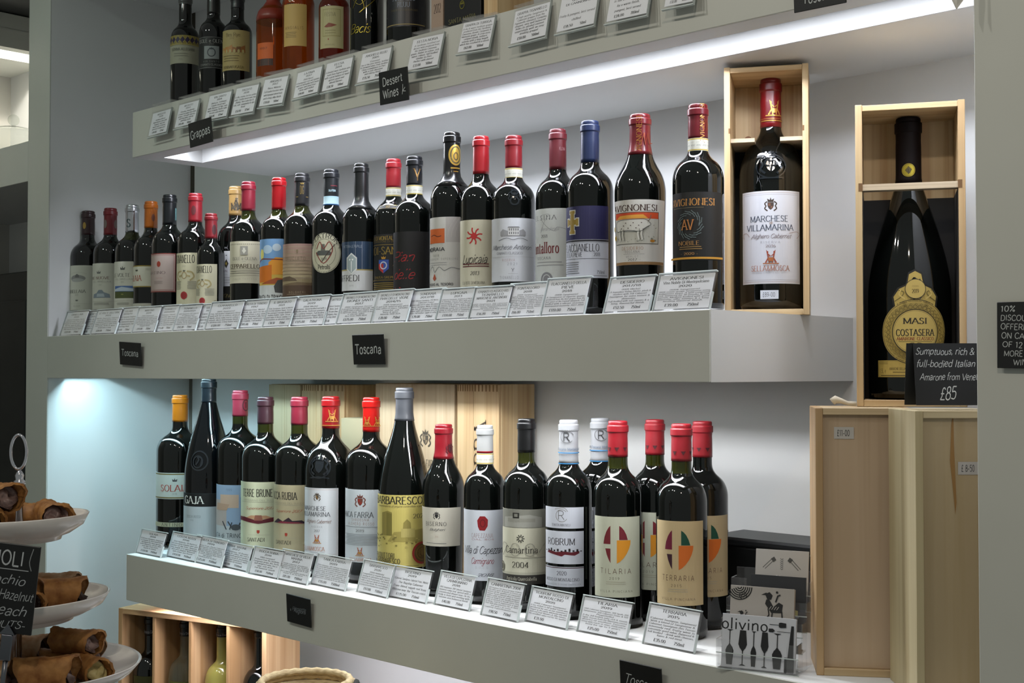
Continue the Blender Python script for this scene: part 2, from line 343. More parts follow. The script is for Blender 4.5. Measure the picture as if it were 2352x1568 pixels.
class Print:
    """flat print laid on a surface: everything is drawn in 2-D and mapped onto the surface"""
    def __init__(s, mb, W, H, mapf, curved=False, dx=.004):
        s.mb = mb; s.W = W; s.H = H; s.map = mapf; s.c = curved; s.k = 1; s.step = dx; s.q = 2; s.rough = .55
    def X(s, x): return x*s.W/2
    def out(s, vs, fs, col):
        h = s.k*.00005; s.k += 1
        m = col if not isinstance(col, str) else (M(col[1:], .3, .75) if col[0] == '*' else M(col, s.rough))
        s.mb.add([s.map(x, y, h) for x, y in vs], fs, m, False)
    def slab(s, x0, x1, lo, hi, col):       # absolute metres; lo / hi are functions of x
        n = max(1, int(math.ceil(abs(x1-x0)/s.step))) if s.c else 1
        vs = []; fs = []
        for i in range(n+1):
            x = x0+(x1-x0)*i/n; vs += [(x, lo(x)), (x, hi(x))]
        for i in range(n): fs.append((2*i, 2*i+2, 2*i+3, 2*i+1))
        s.out(vs, fs, col)
    def R(s, x0, y0, x1, y1, col):
        a, b = y0*s.H, y1*s.H; s.slab(s.X(x0), s.X(x1), lambda x: a, lambda x: b, col); return s
    def E(s, x, y, rx, ry, col, n=18):
        cx, cy = s.X(x), y*s.H; rx *= s.H; ry *= s.H; vs = []; fs = []
        for i in range(n+1):
            t = pi*i/n; X = cx-rx*cos(t); hh = ry*sin(t); vs += [(X, cy-hh), (X, cy+hh)]
        for i in range(n): fs.append((2*i, 2*i+2, 2*i+3, 2*i+1))
        s.out(vs, fs, col); return s
    def ring(s, x, y, rx, ry, t, col, n=28, a0=0, a1=360):
        cx, cy = s.X(x), y*s.H; vs = []; fs = []
        for i in range(n+1):
            a = radians(a0+(a1-a0)*i/n)
            vs += [(cx+rx*s.H*cos(a), cy+ry*s.H*sin(a)), (cx+(rx-t)*s.H*cos(a), cy+(ry-t)*s.H*sin(a))]
        for i in range(n): fs.append((2*i, 2*i+1, 2*i+3, 2*i+2))
        s.out(vs, fs, col); return s
    def P(s, pts, col, x=0, y=0, sc=1):     # polygon, points in label-height units around (x, y)
        cx, cy = s.X(x), y*s.H
        Q = [(cx+a*s.H*sc, cy+b*s.H*sc) for a, b in pts]
        x0 = min(q[0] for q in Q); x1 = max(q[0] for q in Q)
        if not s.c or x1-x0 < s.step*1.2: s.out(Q, [tuple(range(len(Q)))], col); return s
        n = int((x1-x0)/s.step)+1; vs = []; fs = []
        def clip(Pl, xc, sg):
            o = []
            for i in range(len(Pl)):
                a, b = Pl[i-1], Pl[i]; ia, ib = (a[0]-xc)*sg >= 0, (b[0]-xc)*sg >= 0
                if ia != ib: t = (xc-a[0])/(b[0]-a[0]); o.append((xc, a[1]+(b[1]-a[1])*t))
                if ib: o.append(b)
            return o
        for i in range(n):
            C = clip(clip(Q, x0+(x1-x0)*i/n, 1), x0+(x1-x0)*(i+1)/n, -1)
            if len(C) > 2: fs.append(tuple(range(len(vs), len(vs)+len(C)))); vs += C
        s.out(vs, fs, col); return s
    def L(s, pts, t, col, x=0, y=0, sc=1, smooth=0, pen=None):
        cx, cy = s.X(x), y*s.H
        P = catmull(pts, False, smooth) if smooth else pts
        if s.c and not smooth:
            Q = [P[0]]
            for p, q in zip(P, P[1:]):
                d = abs(p[0]-q[0])*s.H*sc; n = max(1, int(d/s.step)+1)
                Q += [(p[0]+(q[0]-p[0])*j/n, p[1]+(q[1]-p[1])*j/n) for j in range(1, n+1)]
            P = Q
        P = [(a*sc, b*sc) for a, b in P]
        vs, fs = stroke_geo(P, False, t, t if pen is None else t*.35, pen or 0)
        s.out([(cx+a*s.H, cy+b*s.H) for a, b in vs], fs, col); return s
    def T(s, txt, x, y, size, sty='serif', col='222222', width=None, rot=0, arc=None, al='c', jit=0):
        """caps height = size (label-height units), centred on (x, y); width in half-label units"""
        q = s.q
        adv = 0; gl = []
        for ch in txt:
            a, V, Fc = glyph(ch, sty, q); gl.append((adv, V, Fc)); adv += a
        sc = size*s.H/10; scx = sc
        if isinstance(width, tuple):            # photo columns of the first and last visible letter (+ letters hidden round the side)
            a0, a1 = s.ang(width[0]), s.ang(width[1]); hid = width[2] if len(width) > 2 else 0
            a0 = a1-(a1-a0)*len(txt)/(len(txt)-hid); x = ((a0+a1)/2+s.phi)/s.half; width = (a1-a0)/s.half
        if width and adv: scx = width*s.W/2/adv
        cx, cy = s.X(x), y*s.H-size*s.H/2
        x0 = cx-(adv*scx/2 if al == 'c' else (0 if al == 'l' else adv*scx))
        vs = []; fs = []; cr, sr = cos(radians(rot)), sin(radians(rot))
        for a, V, Fc in gl:
            b = len(vs); jy = random.uniform(-jit, jit)*size*s.H; js = 1+random.uniform(-jit, jit)
            for px, py in V:
                X = x0+(a+px)*scx; Y = cy+py*sc*js+jy
                if arc:                                 # bend round a circle of radius arc (label heights), text on top
                    R = arc*s.H; th = (X-cx)/abs(R)
                    if R > 0: rr = R+(Y-cy); X = cx+rr*sin(th); Y = cy-R+rr*cos(th)
                    else: rr = -R-(Y-cy); X = cx+rr*sin(th); Y = cy-R-rr*cos(th)
                if rot: dx, dy = X-cx, Y-cy-size*s.H/2; X = cx+dx*cr-dy*sr; Y = cy+size*s.H/2+dx*sr+dy*cr
                vs.append((X, Y))
            fs += [tuple(b+k for k in f) for f in Fc]
        if vs: s.out(vs, fs, col)
        return s
    # small engraved emblems, drawn as a handful of strokes
    def crest(s, x, y, r, col, col2=None):
        s.P([(-.5, .6), (.5, .6), (.5, 0), (.3, -.4), (0, -.65), (-.3, -.4), (-.5, 0)], col, x, y, r)
        if col2: s.P([(-.38, .48), (0, .48), (0, 0), (-.38, 0)], col2, x, y, r); s.P([(0, 0), (.38, 0), (.2, -.35), (0, -.5)], col2, x, y, r)
        for sg in (-1, 1):
            s.L([(sg*.55, .75), (sg*.95, .4), (sg*.75, 0), (sg*.95, -.4), (sg*.5, -.8)], .2*r, col, x, y, r, 3)
        s.crown(x, y+.95*r, r*.55, col); return s
    def crown(s, x, y, r, col):
        s.P([(-.8, -.5), (.8, -.5), (1, .5), (.5, 0), (0, .8), (-.5, 0), (-1, .5)][:3]+[(0, -.1)], col, x, y, r)
        s.P([(-.8, -.5), (0, -.1), (-1, .5)], col, x, y, r); s.P([(-.35, -.3), (.35, -.3), (0, .9)], col, x, y, r); return s
    def lines(s, x0, x1, ys, t, col, rag=.15):
        for y in ys:
            m = rag*(x1-x0)*random.random()/2; s.R(x0+m, y-t/2, x1-m, y+t/2, col)
        return s
    def twins(s, x, y, r, col, c2):         # two figures carrying a basket
        for sg in (-1, 1):
            s.L([(sg*.75, -.8), (sg*.35, -.1), (sg*.45, .5)], .17*r, col, x, y, r)
            s.L([(sg*.2, -.8), (sg*.35, -.1)], .14*r, col, x, y, r)
            s.L([(sg*.45, .5), (sg*.05, .15)], .12*r, col, x, y, r); s.L([(sg*.45, .5), (sg*.6, 1)], .1*r, col, x, y, r)
            s.P([(sg*.35, .55), (sg*.58, .55), (sg*.58, .85), (sg*.35, .85)][::sg], col, x, y, r)
        s.P([(-.4, -.05), (-.3, -.6), (.3, -.6), (.4, -.05)], c2, x, y, r)
        s.P([(-1.1, -.85), (1.1, -.85), (1.1, -1), (-1.1, -1)][::-1], c2, x, y, r); return s
# ------------------------------------------------------------------ the fitted shelving (positions relative to the lens)
YF, YW = 1.451, 1.8446          # front plane of the unit, back wall
XL, XM, XT, XB, XP = -2.9379, -1.0147, -2.5477, -2.5607, -.6397
ZT, ZM, ZB = .5726, .0864, -.3987
T = .1; ZH = .948; FLOOR = -CZ
PAINT = noise_mat('grey_cream_shelf_paint', 'BEBFB7', 'C4C5BE', 3, .42)
WALL = noise_mat('white_wall_paint', 'C2C0B9', 'C8C6C0', 2, .6)
INNER = noise_mat('white_alcove_paint', 'CECFCE', 'D3D4D3', 2, .55)
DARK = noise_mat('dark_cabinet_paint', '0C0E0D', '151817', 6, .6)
EDGE = M('8F8B7C', .7)
m = MB(); m.box(-4.1, .35, YW, YW+.1, FLOOR, 1.5, INNER); struct('wall_back', m)
m = MB(); m.box(-4.1, -4.0, -1.2, YW, FLOOR, 1.5, WALL); struct('wall_left', m)
m = MB(); m.box(-4.1, .35, -1.2, YW+.1, FLOOR-.02, FLOOR, noise_mat('dark_floor_tiles', '2A2622', '38332D', 4, .4)); struct('floor', m)
m = MB(); m.box(-3.048, XL, YF+.003, YW, FLOOR, 1.5, INNER); m.box(-3.048, XL, YF, YF+.003, FLOOR, 1.5, PAINT, .0008); struct('trim_1', m)
m = MB(); m.box(XP, -.1, YF+.003, YW, FLOOR, 1.5, INNER); m.box(XP, -.1, YF, YF+.003, FLOOR, 1.5, PAINT, .0008); struct('trim_2', m)
m = MB(); m.box(XL, XL+.016, YW-.002, YW+.001, ZM, ZH, M('3A362C', .8)); m.box(XL, XL+.012, YW-.002, YW+.001, -.88, ZM-T, M('6A665C', .8)); struct('trim_4', m)
m = MB(); m.box(XL, XP, YF, YW, FLOOR, -.88, PAINT, .001); o = struct('trim_3', m)

LEDM = {}
def led(k, col, p):
    if k not in LEDM: LEDM[k] = emit('led_tape_'+k, col, p)
    return LEDM[k]
def shelf(name, label, x0, x1, zt, strips, slot=None):
    """thick painted shelf with a recessed light channel along its underside"""
    t = thing(name, label, 'shelf', (x0, YF, zt-T))
    y0, y1 = slot or (.047, .146); W = x1-x0; D = YW-YF; b = .0012
    s0, s1 = (strips[0][0]-x0, strips[-1][1]-x0) if strips else (0, 0)
    a = MB()
    if not strips: a.box(0, W, .003, D, 0, T, INNER, 0)
    else:
        cd = .058
        a.box(0, W, .003, D, cd, T, INNER)
        a.box(0, W, .003, y0, 0, cd, INNER); a.box(0, W, y1, D, 0, cd, INNER)
        if s0 > .002: a.box(0, s0, y0, y1, 0, cd, INNER)
        if s1 < W-.002: a.box(s1, W, y0, y1, 0, cd, INNER)
        SL = M('8E8E8C', .6); q = .0012
        a.box(s0, s1, y1-q, y1+.0002, .0003, cd, SL); a.box(s0, s1, y0-.0002, y0+q, .0003, cd, SL); a.box(s0, s1, y0, y1, cd-q, cd+.0002, SL)
        a.box(s0-.0002, s0+q, y0, y1, .0003, cd, SL); a.box(s1-q, s1+.0002, y0, y1, .0003, cd, SL)
    a.build('shelf_board', t)
    a = MB(); a.box(0, W, 0, .003, 0, T, PAINT, .0008); a.build('fascia', t)
    for (sa, sb, key, col, pw) in strips:
        c = MB(); dark = M('E8E8E8', .5)
        xa, xb = sa-x0+.004, sb-x0-.004; ya, yb = y0+.005, y0+.037; z0 = .031
        c.box(xa, xb, ya, yb, z0, cd-.0015, dark)
        c.add([(xa, ya, z0-.0006), (xb, ya, z0-.0006), (xb, yb, z0-.0006), (xa, yb, z0-.0006)], [(3, 2, 1, 0)], led(key, col, pw*.55))
        c.build('led_strip', t)
    return t
P = LED_POWER
shelf('display_shelf', 'upper wall shelf with the dessert wines and grappas, glowing light channel beneath', XT, XP, ZT,
      [(XT+.05, XP-.01, 'cool', (.86, .90, 1), 1.0*P)])
shelf('display_shelf', 'middle wall shelf joined to the left side panel, holding twenty-two bottles', XL, XM, ZM,
      [(XL+.01, -2.15, 'cyan', (.56, .88, 1.0), .66*P), (-2.15, XM-.05, 'neutral', (.95, .97, 1), .95*P)])
shelf('display_shelf', 'lower wall shelf with free left end, holding magnums and the leaflet holder', XB, XP, ZB,
      [(XB+.05, XP-.02, 'violet', (.9, .89, 1), .6*P)])
shelf('display_shelf', 'topmost wall shelf above the amber bottles, only its underside showing', XL, XP, ZH+T, [])

# ---- neighbouring bay seen past the left side panel
shelf('display_shelf', 'shelf in the left bay carrying the glass cloche', -4.0, -3.048, ZT, [])
t = thing('display_shelf', 'high shelf of the left bay turning the corner, with a lit channel', 'shelf', (-4.0, .9, ZH))
a = MB(); W_, D_ = .37, YW-.9
a.box(0, W_, 0, D_, .055, T, PAINT, .001); a.box(W_-.04, W_, 0, D_, 0, .057, PAINT); a.box(0, W_-.14, 0, D_, 0, .057, PAINT)
a.build('shelf_board', t)
c = MB(); c.add([(W_-.062, .01, .05), (W_-.046, .01, .05), (W_-.046, D_-.01, .05), (W_-.062, D_-.01, .05)], [(0, 1, 2, 3)][::-1], led('warm', (1, .95, .85), 1.0*P))
c.build('led_strip', t)
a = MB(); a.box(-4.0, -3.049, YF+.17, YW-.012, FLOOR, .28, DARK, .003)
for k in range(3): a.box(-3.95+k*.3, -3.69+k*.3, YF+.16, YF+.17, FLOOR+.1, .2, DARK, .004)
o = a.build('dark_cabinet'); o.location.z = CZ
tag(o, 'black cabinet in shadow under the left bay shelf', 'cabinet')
a = MB(); a.box(-3.995, -3.05, 1.5, YW-.005, ZH+T+.002, 1.48, DARK, .003); a.box(-3.5, -3.49, 1.494, 1.5, ZH+T+.03, 1.46, DARK); o = a.build('added_dark_box'); o.location.z = CZ  # added black box, only there to darken the space above the high shelf
tag(o, 'added black box darkening the space above the lit high shelf in the left bay', 'dark box')

# glass cloche on the neighbouring shelf
def prof_smooth(P, n=5):
    return catmull(P, False, n)
CLEAR = mix_clear('clear_glass', 'F4F6F4', .02, 1.5)
p, d = atY(31, 300, 1.62)
t = thing('glass_cloche', 'clear glass cloche with round knob on the left bay shelf', 'cloche', (p.x, 1.62, ZT))
a = MB(); a.lathe(prof_smooth([(.10, 0), (.103, .04), (.101, .07), (.088, .095), (.055, .11), (.02, .116), (.001, .117)]), CLEAR, 36)
a.build('dome', t)
a = MB(); a.lathe([(.006, .116), (.006, .122)], CLEAR, 16); a.lathe([(.016*sin(pi*k/12), .137-.016*cos(pi*k/12)) for k in range(13)], CLEAR, 20); a.build('knob', t)

# ------------------------------------------------------------------ bottles
GLASS = M('050706', .04, 0, 0, .6); GLASSB = M('040608', .04, 0, 0, .6); RAISED = M('10161C', .12, 0, .6, 1); OLIVE = M('1E2106', .06, 0, 0, .5)
AMBER = mix_clear('amber_glass', 'E08A2A', .03, 1.5, .30, '8A4608'); ROSE = mix_clear('rose_amber_glass', 'B8542A', .03, 1.5, .35, '6A220C')
def profile(kind, R, H, rn):
    if kind in ('bord', 'mag'):
        zs_, a_, zn = (.632, .108, .80) if kind == 'bord' else (.57, .165, .80)
        body = [(R*.99, .02*H), (R, .05*H), (R, .35*H)]
        bb_ = R-rn; sh = [(R, zs_*H)]
        t1 = radians(60)
        for k in range(1, 11): t_ = t1*k/10; sh.append((R-bb_+bb_*cos(t_), (zs_+a_*sin(t_))*H))
        r1, z1 = sh[-1]; dr, dz = -bb_*sin(t1), a_*H*cos(t1); l_ = sqrt(dr*dr+dz*dz); dr /= l_; dz /= l_
        h_ = sqrt((r1-rn)**2+(zn*H-z1)**2)*.45
        P0, P1, P2, P3 = (r1, z1), (r1+dr*h_, z1+dz*h_), (rn, zn*H-h_*.9), (rn, zn*H)
        for k in range(1, 9):
            u_ = k/8; sh.append(tuple((1-u_)**3*P0[q]+3*(1-u_)**2*u_*P1[q]+3*(1-u_)*u_*u_*P2[q]+u_**3*P3[q] for q in (0, 1)))
    elif kind == 'taper':
        body = [(R*.90, .02*H), (R*.915, .08*H), (R*.95, .3*H), (R*.99, .52*H), (R, .60*H)]
        sh = [(R*.985, .635*H), (R*.93, .67*H), (R*.82, .705*H), (R*.67, .74*H), (R*.54, .775*H), (R*.455, .81*H), (rn, .85*H)]
    elif kind == 'burg':
        body = [(R*.99, .02*H), (R, .06*H), (R, .25*H), (R, .42*H)]
        sh = [(R*.985, .48*H), (R*.92, .55*H), (R*.81, .62*H), (R*.67, .69*H), (R*.52, .755*H), (R*.41, .81*H), (rn, .87*H)]
    elif kind == 'fat':       # big burgundy magnum
        body = [(R*.98, .02*H), (R, .05*H), (R, .2*H), (R, .36*H)]
        sh = [(R*.975, .42*H), (R*.90, .485*H), (R*.77, .56*H), (R*.62, .63*H), (R*.48, .69*H), (R*.38, .735*H), (rn*1.06, .765*H), (rn, .79*H)]
    elif kind == 'mag':
        body = [(R*.99, .02*H), (R, .04*H), (R, .3*H), (R, .56*H)]
        sh = [(R*.985, .60*H), (R*.92, .65*H), (R*.79, .695*H), (R*.6, .735*H), (R*.44, .765*H), (R*.39, .79*H), (rn, .82*H)]
    elif kind == 'round':
        body = [(R*.97, .02*H), (R, .06*H), (R, .35*H), (R, .58*H)]
        sh = [(R*.98, .63*H), (R*.88, .68*H), (R*.7, .715*H), (R*.5, .735*H), (R*.38, .755*H), (rn, .78*H)]
    top = [(rn*.99, .9*H), (rn*.96, .935*H), (rn*.95, .985*H), (rn*.5, .988*H), (0.0005, .988*H)]
    base = [(.0005, .006), (R*.55, .005), (R*.8, .0005), (body[0][0]*.93, .0015), (body[0][0]*.985, .007)]
    mid = [(body[0][0]*.985, .007)]+body+sh if kind in ('bord', 'mag') else catmull([(body[0][0]*.985, .007)]+body+sh, False, 5)
    return base[:-1]+mid+top
def rad_at(prof, z):
    for (r0, z0), (r1, z1) in zip(prof[3:], prof[4:]):
        if z0 <= z <= z1 and z1 > z0: return r0+(r1-r0)*(z-z0)/(z1-z0)
    return prof[-4][0]
def capsule(prof, rn, H, zc, mt, bands=()):
    a = MB(); e = .0006; pts = []
    n = 8; zl = .945*H-.0
    lipz = H-.052*H/1
    for i in range(n+1):
        z = zc+(lipz-.002-zc)*i/n; pts.append((rad_at(prof, z)+e if z < .93*H else rn*.99+e, z))
    R1 = rn*1.075+e; R0 = rn*.99+e
    pts = [(pts[0][0]-e, zc)]+pts[:-1]+[(R0, lipz-.0022), (R0, lipz-.0015), (R1-.0004, lipz-.0009), (R1, lipz-.0001), (R1, lipz+.0006), (R1, H-.0086), (R1, H-.0080), (R1-.0006, H-.0072), (rn*.995, H-.0068), (rn*.985, H-.0062), (rn*1.0, H-.0054), (rn*1.005, H-.0045), (rn*1.0, H-.0022), (rn*.97, H-.0008), (rn*.9, H), (rn*.72, H-.0002), (rn*.66, H-.0012), (rn*.3, H-.0014), (.0005, H-.0014)]
    def mf(p, q):
        zc_ = (p[1]+q[1])/2
        for z0, z1, mm in bands:
            if z0 <= zc_ <= z1: return mm
        return mt
    if bands:
        ex = sorted({z for z0, z1, _ in bands for z in (z0, z1) if zc < z < lipz-.002})
        out = [pts[0]]
        for q in pts[1:]:
            for z in ex:
                if out[-1][1]+1e-5 < z < q[1]-1e-5:
                    t_ = (z-out[-1][1])/(q[1]-out[-1][1]); out.append((out[-1][0]+(q[0]-out[-1][0])*t_, z))
            out.append(q)
        pts = out
    a.lathe(pts, mt, 40, mfun=mf); return a, pts
class B: pass
def wbig(b): return b.wp > 38
def dim(h, k): return ''.join('%02X' % int(int(h[i:i+2], 16)*k**.5) for i in (0, 2, 4))
def bottle(u, vt, wpx, Y, zs, kind, label, cap='8C1020', cb=None, glass=None, rn=.375, olive=False, group=None, capr=.38, bands=(), name='wine_bottle', cat='wine bottle', D=None, nocap=False):
    """u, vt: axis and top of the bottle in the photo; wpx: its width; Y: distance of its axis from the lens plane"""
    if D is None: p, d = atY(u, vt, Y)
    else: p = atD(u, vt, D); d = D; Y = p.y
    lat = (u-1176)/F; R = wpx/2*d/F/sqrt(1+lat*lat)
    H = atD(u, vt, d-(R*rn if vt > 855 else -R*rn*0)).z-zs
    if vt > 855: H = atD(u, vt, d).z-zs
    rn_ = R*rn
    face = atan2(-Y, -p.x)                       # direction from the bottle towards the lens
    t = thing(name, label, cat, (p.x, Y, zs), 0, group)
    prof = profile(kind, R, H, rn_)
    b = B(); b.o = t; b.R = R; b.H = H; b.d = d; b.face = face; b.u = u; b.prof = prof; b.zs = zs; b.rn = rn_
    b.zv = lambda v: atD(u, v, d-R).z-zs          # photo row -> height on the front of the bottle
    g = glass or GLASS
    a = MB()
    zc = b.zv(cb) if cb else .8*H
    b.zc = zc; b.wp = wpx/2
    if olive: a.lathe(prof, g, 44, mfun=lambda p_, q_: OLIVE if (zc-.018 < (p_[1]+q_[1])/2 < zc+.01) else g)
    else: a.lathe(prof, g, 44)
    a.build('glass', t)
    if not nocap:
        mt = cap if not isinstance(cap, str) else M(dim(cap, .52), capr, 0, .12)
        bb = [(b.zv(v1), b.zv(v0), M(c, .45)) for v0, v1, c in bands]
        a, b.cpts = capsule(prof, rn_, H, zc, mt, bb); a.build('capsule', t)
    return b
def lab(b, vT, vB, phi, half, fn=None, col='D9D7CC', name='label', R=None, rough=.6, q=2, desc=None):
    """curved paper label between photo rows vT and vB; its centre sits phi degrees left of the lens direction"""
    z1, z0 = b.zv(vT), b.zv(vB); H = z1-z0
    th = b.face-radians(phi); W = 2*radians(half)*b.R
    rr = lambda z: (rad_at(b.prof, z) if R is None else R)
    def mp(x, y, h):
        z = z0+y; r = rr(min(max(z, .01), b.H*.93))+.00035+h; a = th+x/b.R; return (r*cos(a), r*sin(a), z)
    mb = MB(); n = max(4, int(half*2/5)); nz = max(1, int(H/.018)) if R is None else 1
    pm = M(col, rough)
    vs = []; fs = []
    for j in range(nz+1):
        for i in range(n+1): vs.append(mp(-W/2+W*i/n, H*j/nz, 0))
    for j in range(nz):
        for i in range(n): fs.append((j*(n+1)+i, j*(n+1)+i+1, (j+1)*(n+1)+i+1, (j+1)*(n+1)+i))
    k = len(vs); rim = [(i, 0) for i in range(n+1)]+[(n, j) for j in range(1, nz+1)]+[(i, nz) for i in range(n-1, -1, -1)]+[(0, j) for j in range(nz-1, 0, -1)]
    for i, j in rim: x_, y_, z_ = vs[j*(n+1)+i]; s_ = 1-.0005/b.R; vs.append((x_*s_, y_*s_, z_))
    L_ = len(rim)
    for a_ in range(L_):
        c_ = (a_+1) % L_; fs.append((rim[a_][1]*(n+1)+rim[a_][0], k+a_, k+c_, rim[c_][1]*(n+1)+rim[c_][0]))
    mb.add(vs, fs, pm, False)
    if fn:
        pr = Print(mb, W, H, mp, True); pr.q = q; pr.big = wbig(b); pr.phi = radians(phi); pr.half = radians(half); pr.ang = lambda u_: asin(max(-1, min(1, (u_-b.u)/b.wp))); fn(pr)
    o = mb.build(name, b.o)
    if desc: o['label'] = desc
    return o
def neck(b, vT, vB, phi, fn, col='C9C9BE', half=150, name='neck_band'):
    r = max(rad_at(b.prof, min(b.zv((vT+vB)/2), .9*b.H)), b.rn)+.0008
    z1, z0 = b.zv(vT), b.zv(vB)
    o = lab2(b, z0, z1, phi, half, fn, col, name, r); return o
def lab2(b, z0, z1, phi, half, fn, col, name, r, rough=.55):
    H = z1-z0; th = b.face-radians(phi); W = 2*radians(half)*r
    mp = lambda x, y, h: ((r+h+.0001)*cos(th+x/r), (r+h+.0001)*sin(th+x/r), z0+y)
    mb = MB(); pr = Print(mb, W, H, mp, True, dx=.003)
    if col: pr.R(-1, 0, 1, 1, col)
    if fn: fn(pr)
    return mb.build(name, b.o)
def capart(b, z0f, z1f, phi, fn, half=70):
    """print on the capsule between two fractions of its height"""
    z0 = b.zc+(b.H-b.zc)*z0f; z1 = b.zc+(b.H-b.zc)*z1f
    return lab2(b, z0, z1, phi, half, fn, None, 'capsule_print', max(b.rn*1.0, rad_at(b.prof, min(z0, .9*b.H)))+.0009)
def raised(b, z, phi, r, fn):
    """glass crest standing proud of the shoulder"""
    th = b.face-radians(phi)
    def mp(x, y, h):
        zz = z-r+y; rr = rad_at(b.prof, zz)+.0011+h*4; a = th+x/b.R; return (rr*cos(a), rr*sin(a), zz)
    mb = MB(); pr = Print(mb, 2*r, 2*r, mp, True, dx=.004); fn(pr); return mb.build('raised_crest', b.o)
def docg(p):
    p.R(-1, .88, 1, .97, 'B09A3A'); p.R(-1, .03, 1, .12, 'B09A3A')
    for k in range(-4, 5): p.T('VALIDO 00', k*.22, .66, .10, 'light', '555555', .14); p.T('A10576537', k*.22+.03, .42, .14, 'sans', '444444', .17); p.T('GARANTITA', k*.22, .2, .09, 'light', '777777', .14)
def tbl(p, n, y0, y1, t, col, x0=-.8, x1=.8): p.lines(x0, x1, [y0+(y1-y0)*k/max(1, n-1) for k in range(n)], t, col)

# =============================================== middle shelf, left to right
YM = 1.548
GM = 'wine bottles on the middle shelf'
IV = 'C9C7BA'; GREY = '6A6A66'; INK = '2A2A2C'
b = bottle(203, 485, 80, YM, ZM, 'bord', 'red wine bottle with dark maroon capsule, leftmost on the middle shelf', '3A0E14', 536, group=GM)
def f(p):
    p.E(0, .71, .20, .075, '8C8A88'); p.E(0, .67, .17, .04, 'A9A8A4'); p.P([(-.05, .0), (.05, 0), (.05, .05), (0, .08), (-.05, .05)], '6E6C6A', 0, .73)
    p.L([(-.22, .1), (-.1, .13), (.1, .13), (.22, .1)], .006, 'B5B2A8', 0, .71, 1, 3)
    p.T('ORNELLAIA', 0, .42, .07, 'serif', GREY, (165, 199, 2)); p.T('2020', 0, .34, .03, 'light', GREY); p.crown(0, .22, .035, GREY)
    p.R(-1, .145, 1, .148, 'AAA89C'); p.T('BOLGHERI', 0, .09, .028, 'light', GREY)
lab(b, 609, 712, 38, 62, f, IV)
capart(b, .2, .55, 35, lambda p: p.E(0, .5, .22, .4, '9A7A30'))
b = bottle(254, 478.5, 80, YM, ZM, 'bord', 'red wine bottle with crimson capsule showing faint side marks, second from left on middle shelf', '8E0C1C', 536, group=GM)
def f(p):
    p.crown(-.12, .80, .055, '6F6F6B'); p.T('LE SERRE NUOVE', 0, .68, .06, 'serif', '7A5A52', (216, 254, 6)); p.T('DELL ORNELLAIA', 0, .6, .035, 'light', GREY, 1.2); p.T('2021', 0, .53, .025, 'light', GREY)
    p.P([(-.22, 0), (.22, 0), (.2, .08), (.08, .12), (.04, .17), (-.04, .17), (-.1, .1), (-.2, .08)], '7F8A94', 0, .25); p.P([(-.1, .02), (.1, .02), (.08, .09), (-.08, .09)], 'A9B2B8', 0, .25)
    p.R(-1, .17, 1, .174, 'AAA89C'); tbl(p, 3, .1, .14, .008, '9A988E', -.5, .5)
lab(b, 604, 710, 33, 62, f, IV)
capart(b, .2, .6, 50, lambda p: p.E(0, .5, .2, .4, '70605A')); capart(b, .2, .6, -50, lambda p: p.E(0, .5, .2, .4, '70605A'))
b = bottle(304, 471, 80, YM, ZM, 'bord', 'red wine bottle with shiny silver foil capsule and small landscape picture on its label', M('C4C6CC', .22, 1), 530, group=GM, olive=True)
def f(p):
    p.crown(0, .85, .06, '5F5F5D'); p.T('LE VOLTE', 0, .71, .075, 'serif', '6B6964', (265, 301)); p.T('DELL ORNELLAIA', 0, .625, .035, 'light', GREY, 1.2); p.T('2022', 0, .56, .025, 'light', GREY)
    p.R(-.62, .22, .62, .48, '4C6CA4'); p.R(-.62, .22, .62, .36, '4A5228'); p.P([(-.2, 0), (.3, .0), (.3, .05), (.02, .09), (-.2, .04)], 'B8C4D0', -.1, .37); p.E(0, .3, .03, .012, '8A8A4A')
    p.R(-1, .16, 1, .164, 'AAA89C'); tbl(p, 3, .08, .12, .008, '9A988E', -.4, .4)
lab(b, 600, 708, 32, 60, f, 'CDCBBE')
capart(b, .15, .5, 32, lambda p: p.T('S', 0, .5, .8, 'bold', '3A4A4A'))
b = bottle(347, 463, 80, YM, ZM, 'bord', 'red wine bottle with orange capsule and two cream bands, fourth on the middle shelf', 'D5700A', 520, group=GM, capr=.3)
def f(p):
    p.R(-1, .95, 1, 1, '8E7A34'); p.R(-1, 0, 1, .05, '8E7A34'); p.crown(0, .78, .09, '4A4A3A'); p.T('SOLAIA', 0, .42, .26, 'serif', 'A03A22', (308, 327, 2)); p.T('2020', .55, .82, .08, 'light', GREY)
lab(b, 609, 659, 52, 80, f, 'C9C7B6')
lab(b, 696, 722, 52, 80, lambda p: p.T('ANTINORI', 0, .6, .3, 'serif', '6A6A66', 1.2), 'B9B7A9', 'lower_label')
capart(b, .2, .55, -20, lambda p: p.E(0, .5, .18, .4, '5A2A0A'))
b = bottle(390, 448, 84, YM, ZM, 'bord', 'red wine bottle with black capsule and square pinkish label framed in brown', '0B0E14', 512, group=GM, capr=.3)
def f(p):
    for a_, c_ in ((.0, '7A3A34'), (.03, 'A4938C')): p.R(-1+a_*1.5, a_, 1-a_*1.5, 1-a_, c_)
    p.R(-.9, .05, .9, .95, '8A4A42'); p.R(-.875, .06, .875, .94, 'A6968E')
    p.E(-.1, .72, .055, .075, '8A2F1C'); p.T('MARTINO', .0, .5, .07, 'serif', '6A5A5A', (350, 382, 2)); p.T('TOSCANA', -.05, .36, .03, 'light', 'A0504A'); tbl(p, 3, .22, .28, .008, '7A6A66', -.5, .2)
lab(b, 581, 670.5, 30, 50, f, 'A6968E')
capart(b, .1, .6, -62, lambda p: p.R(-.3, .1, .3, .9, '4A6A6A'), 50)
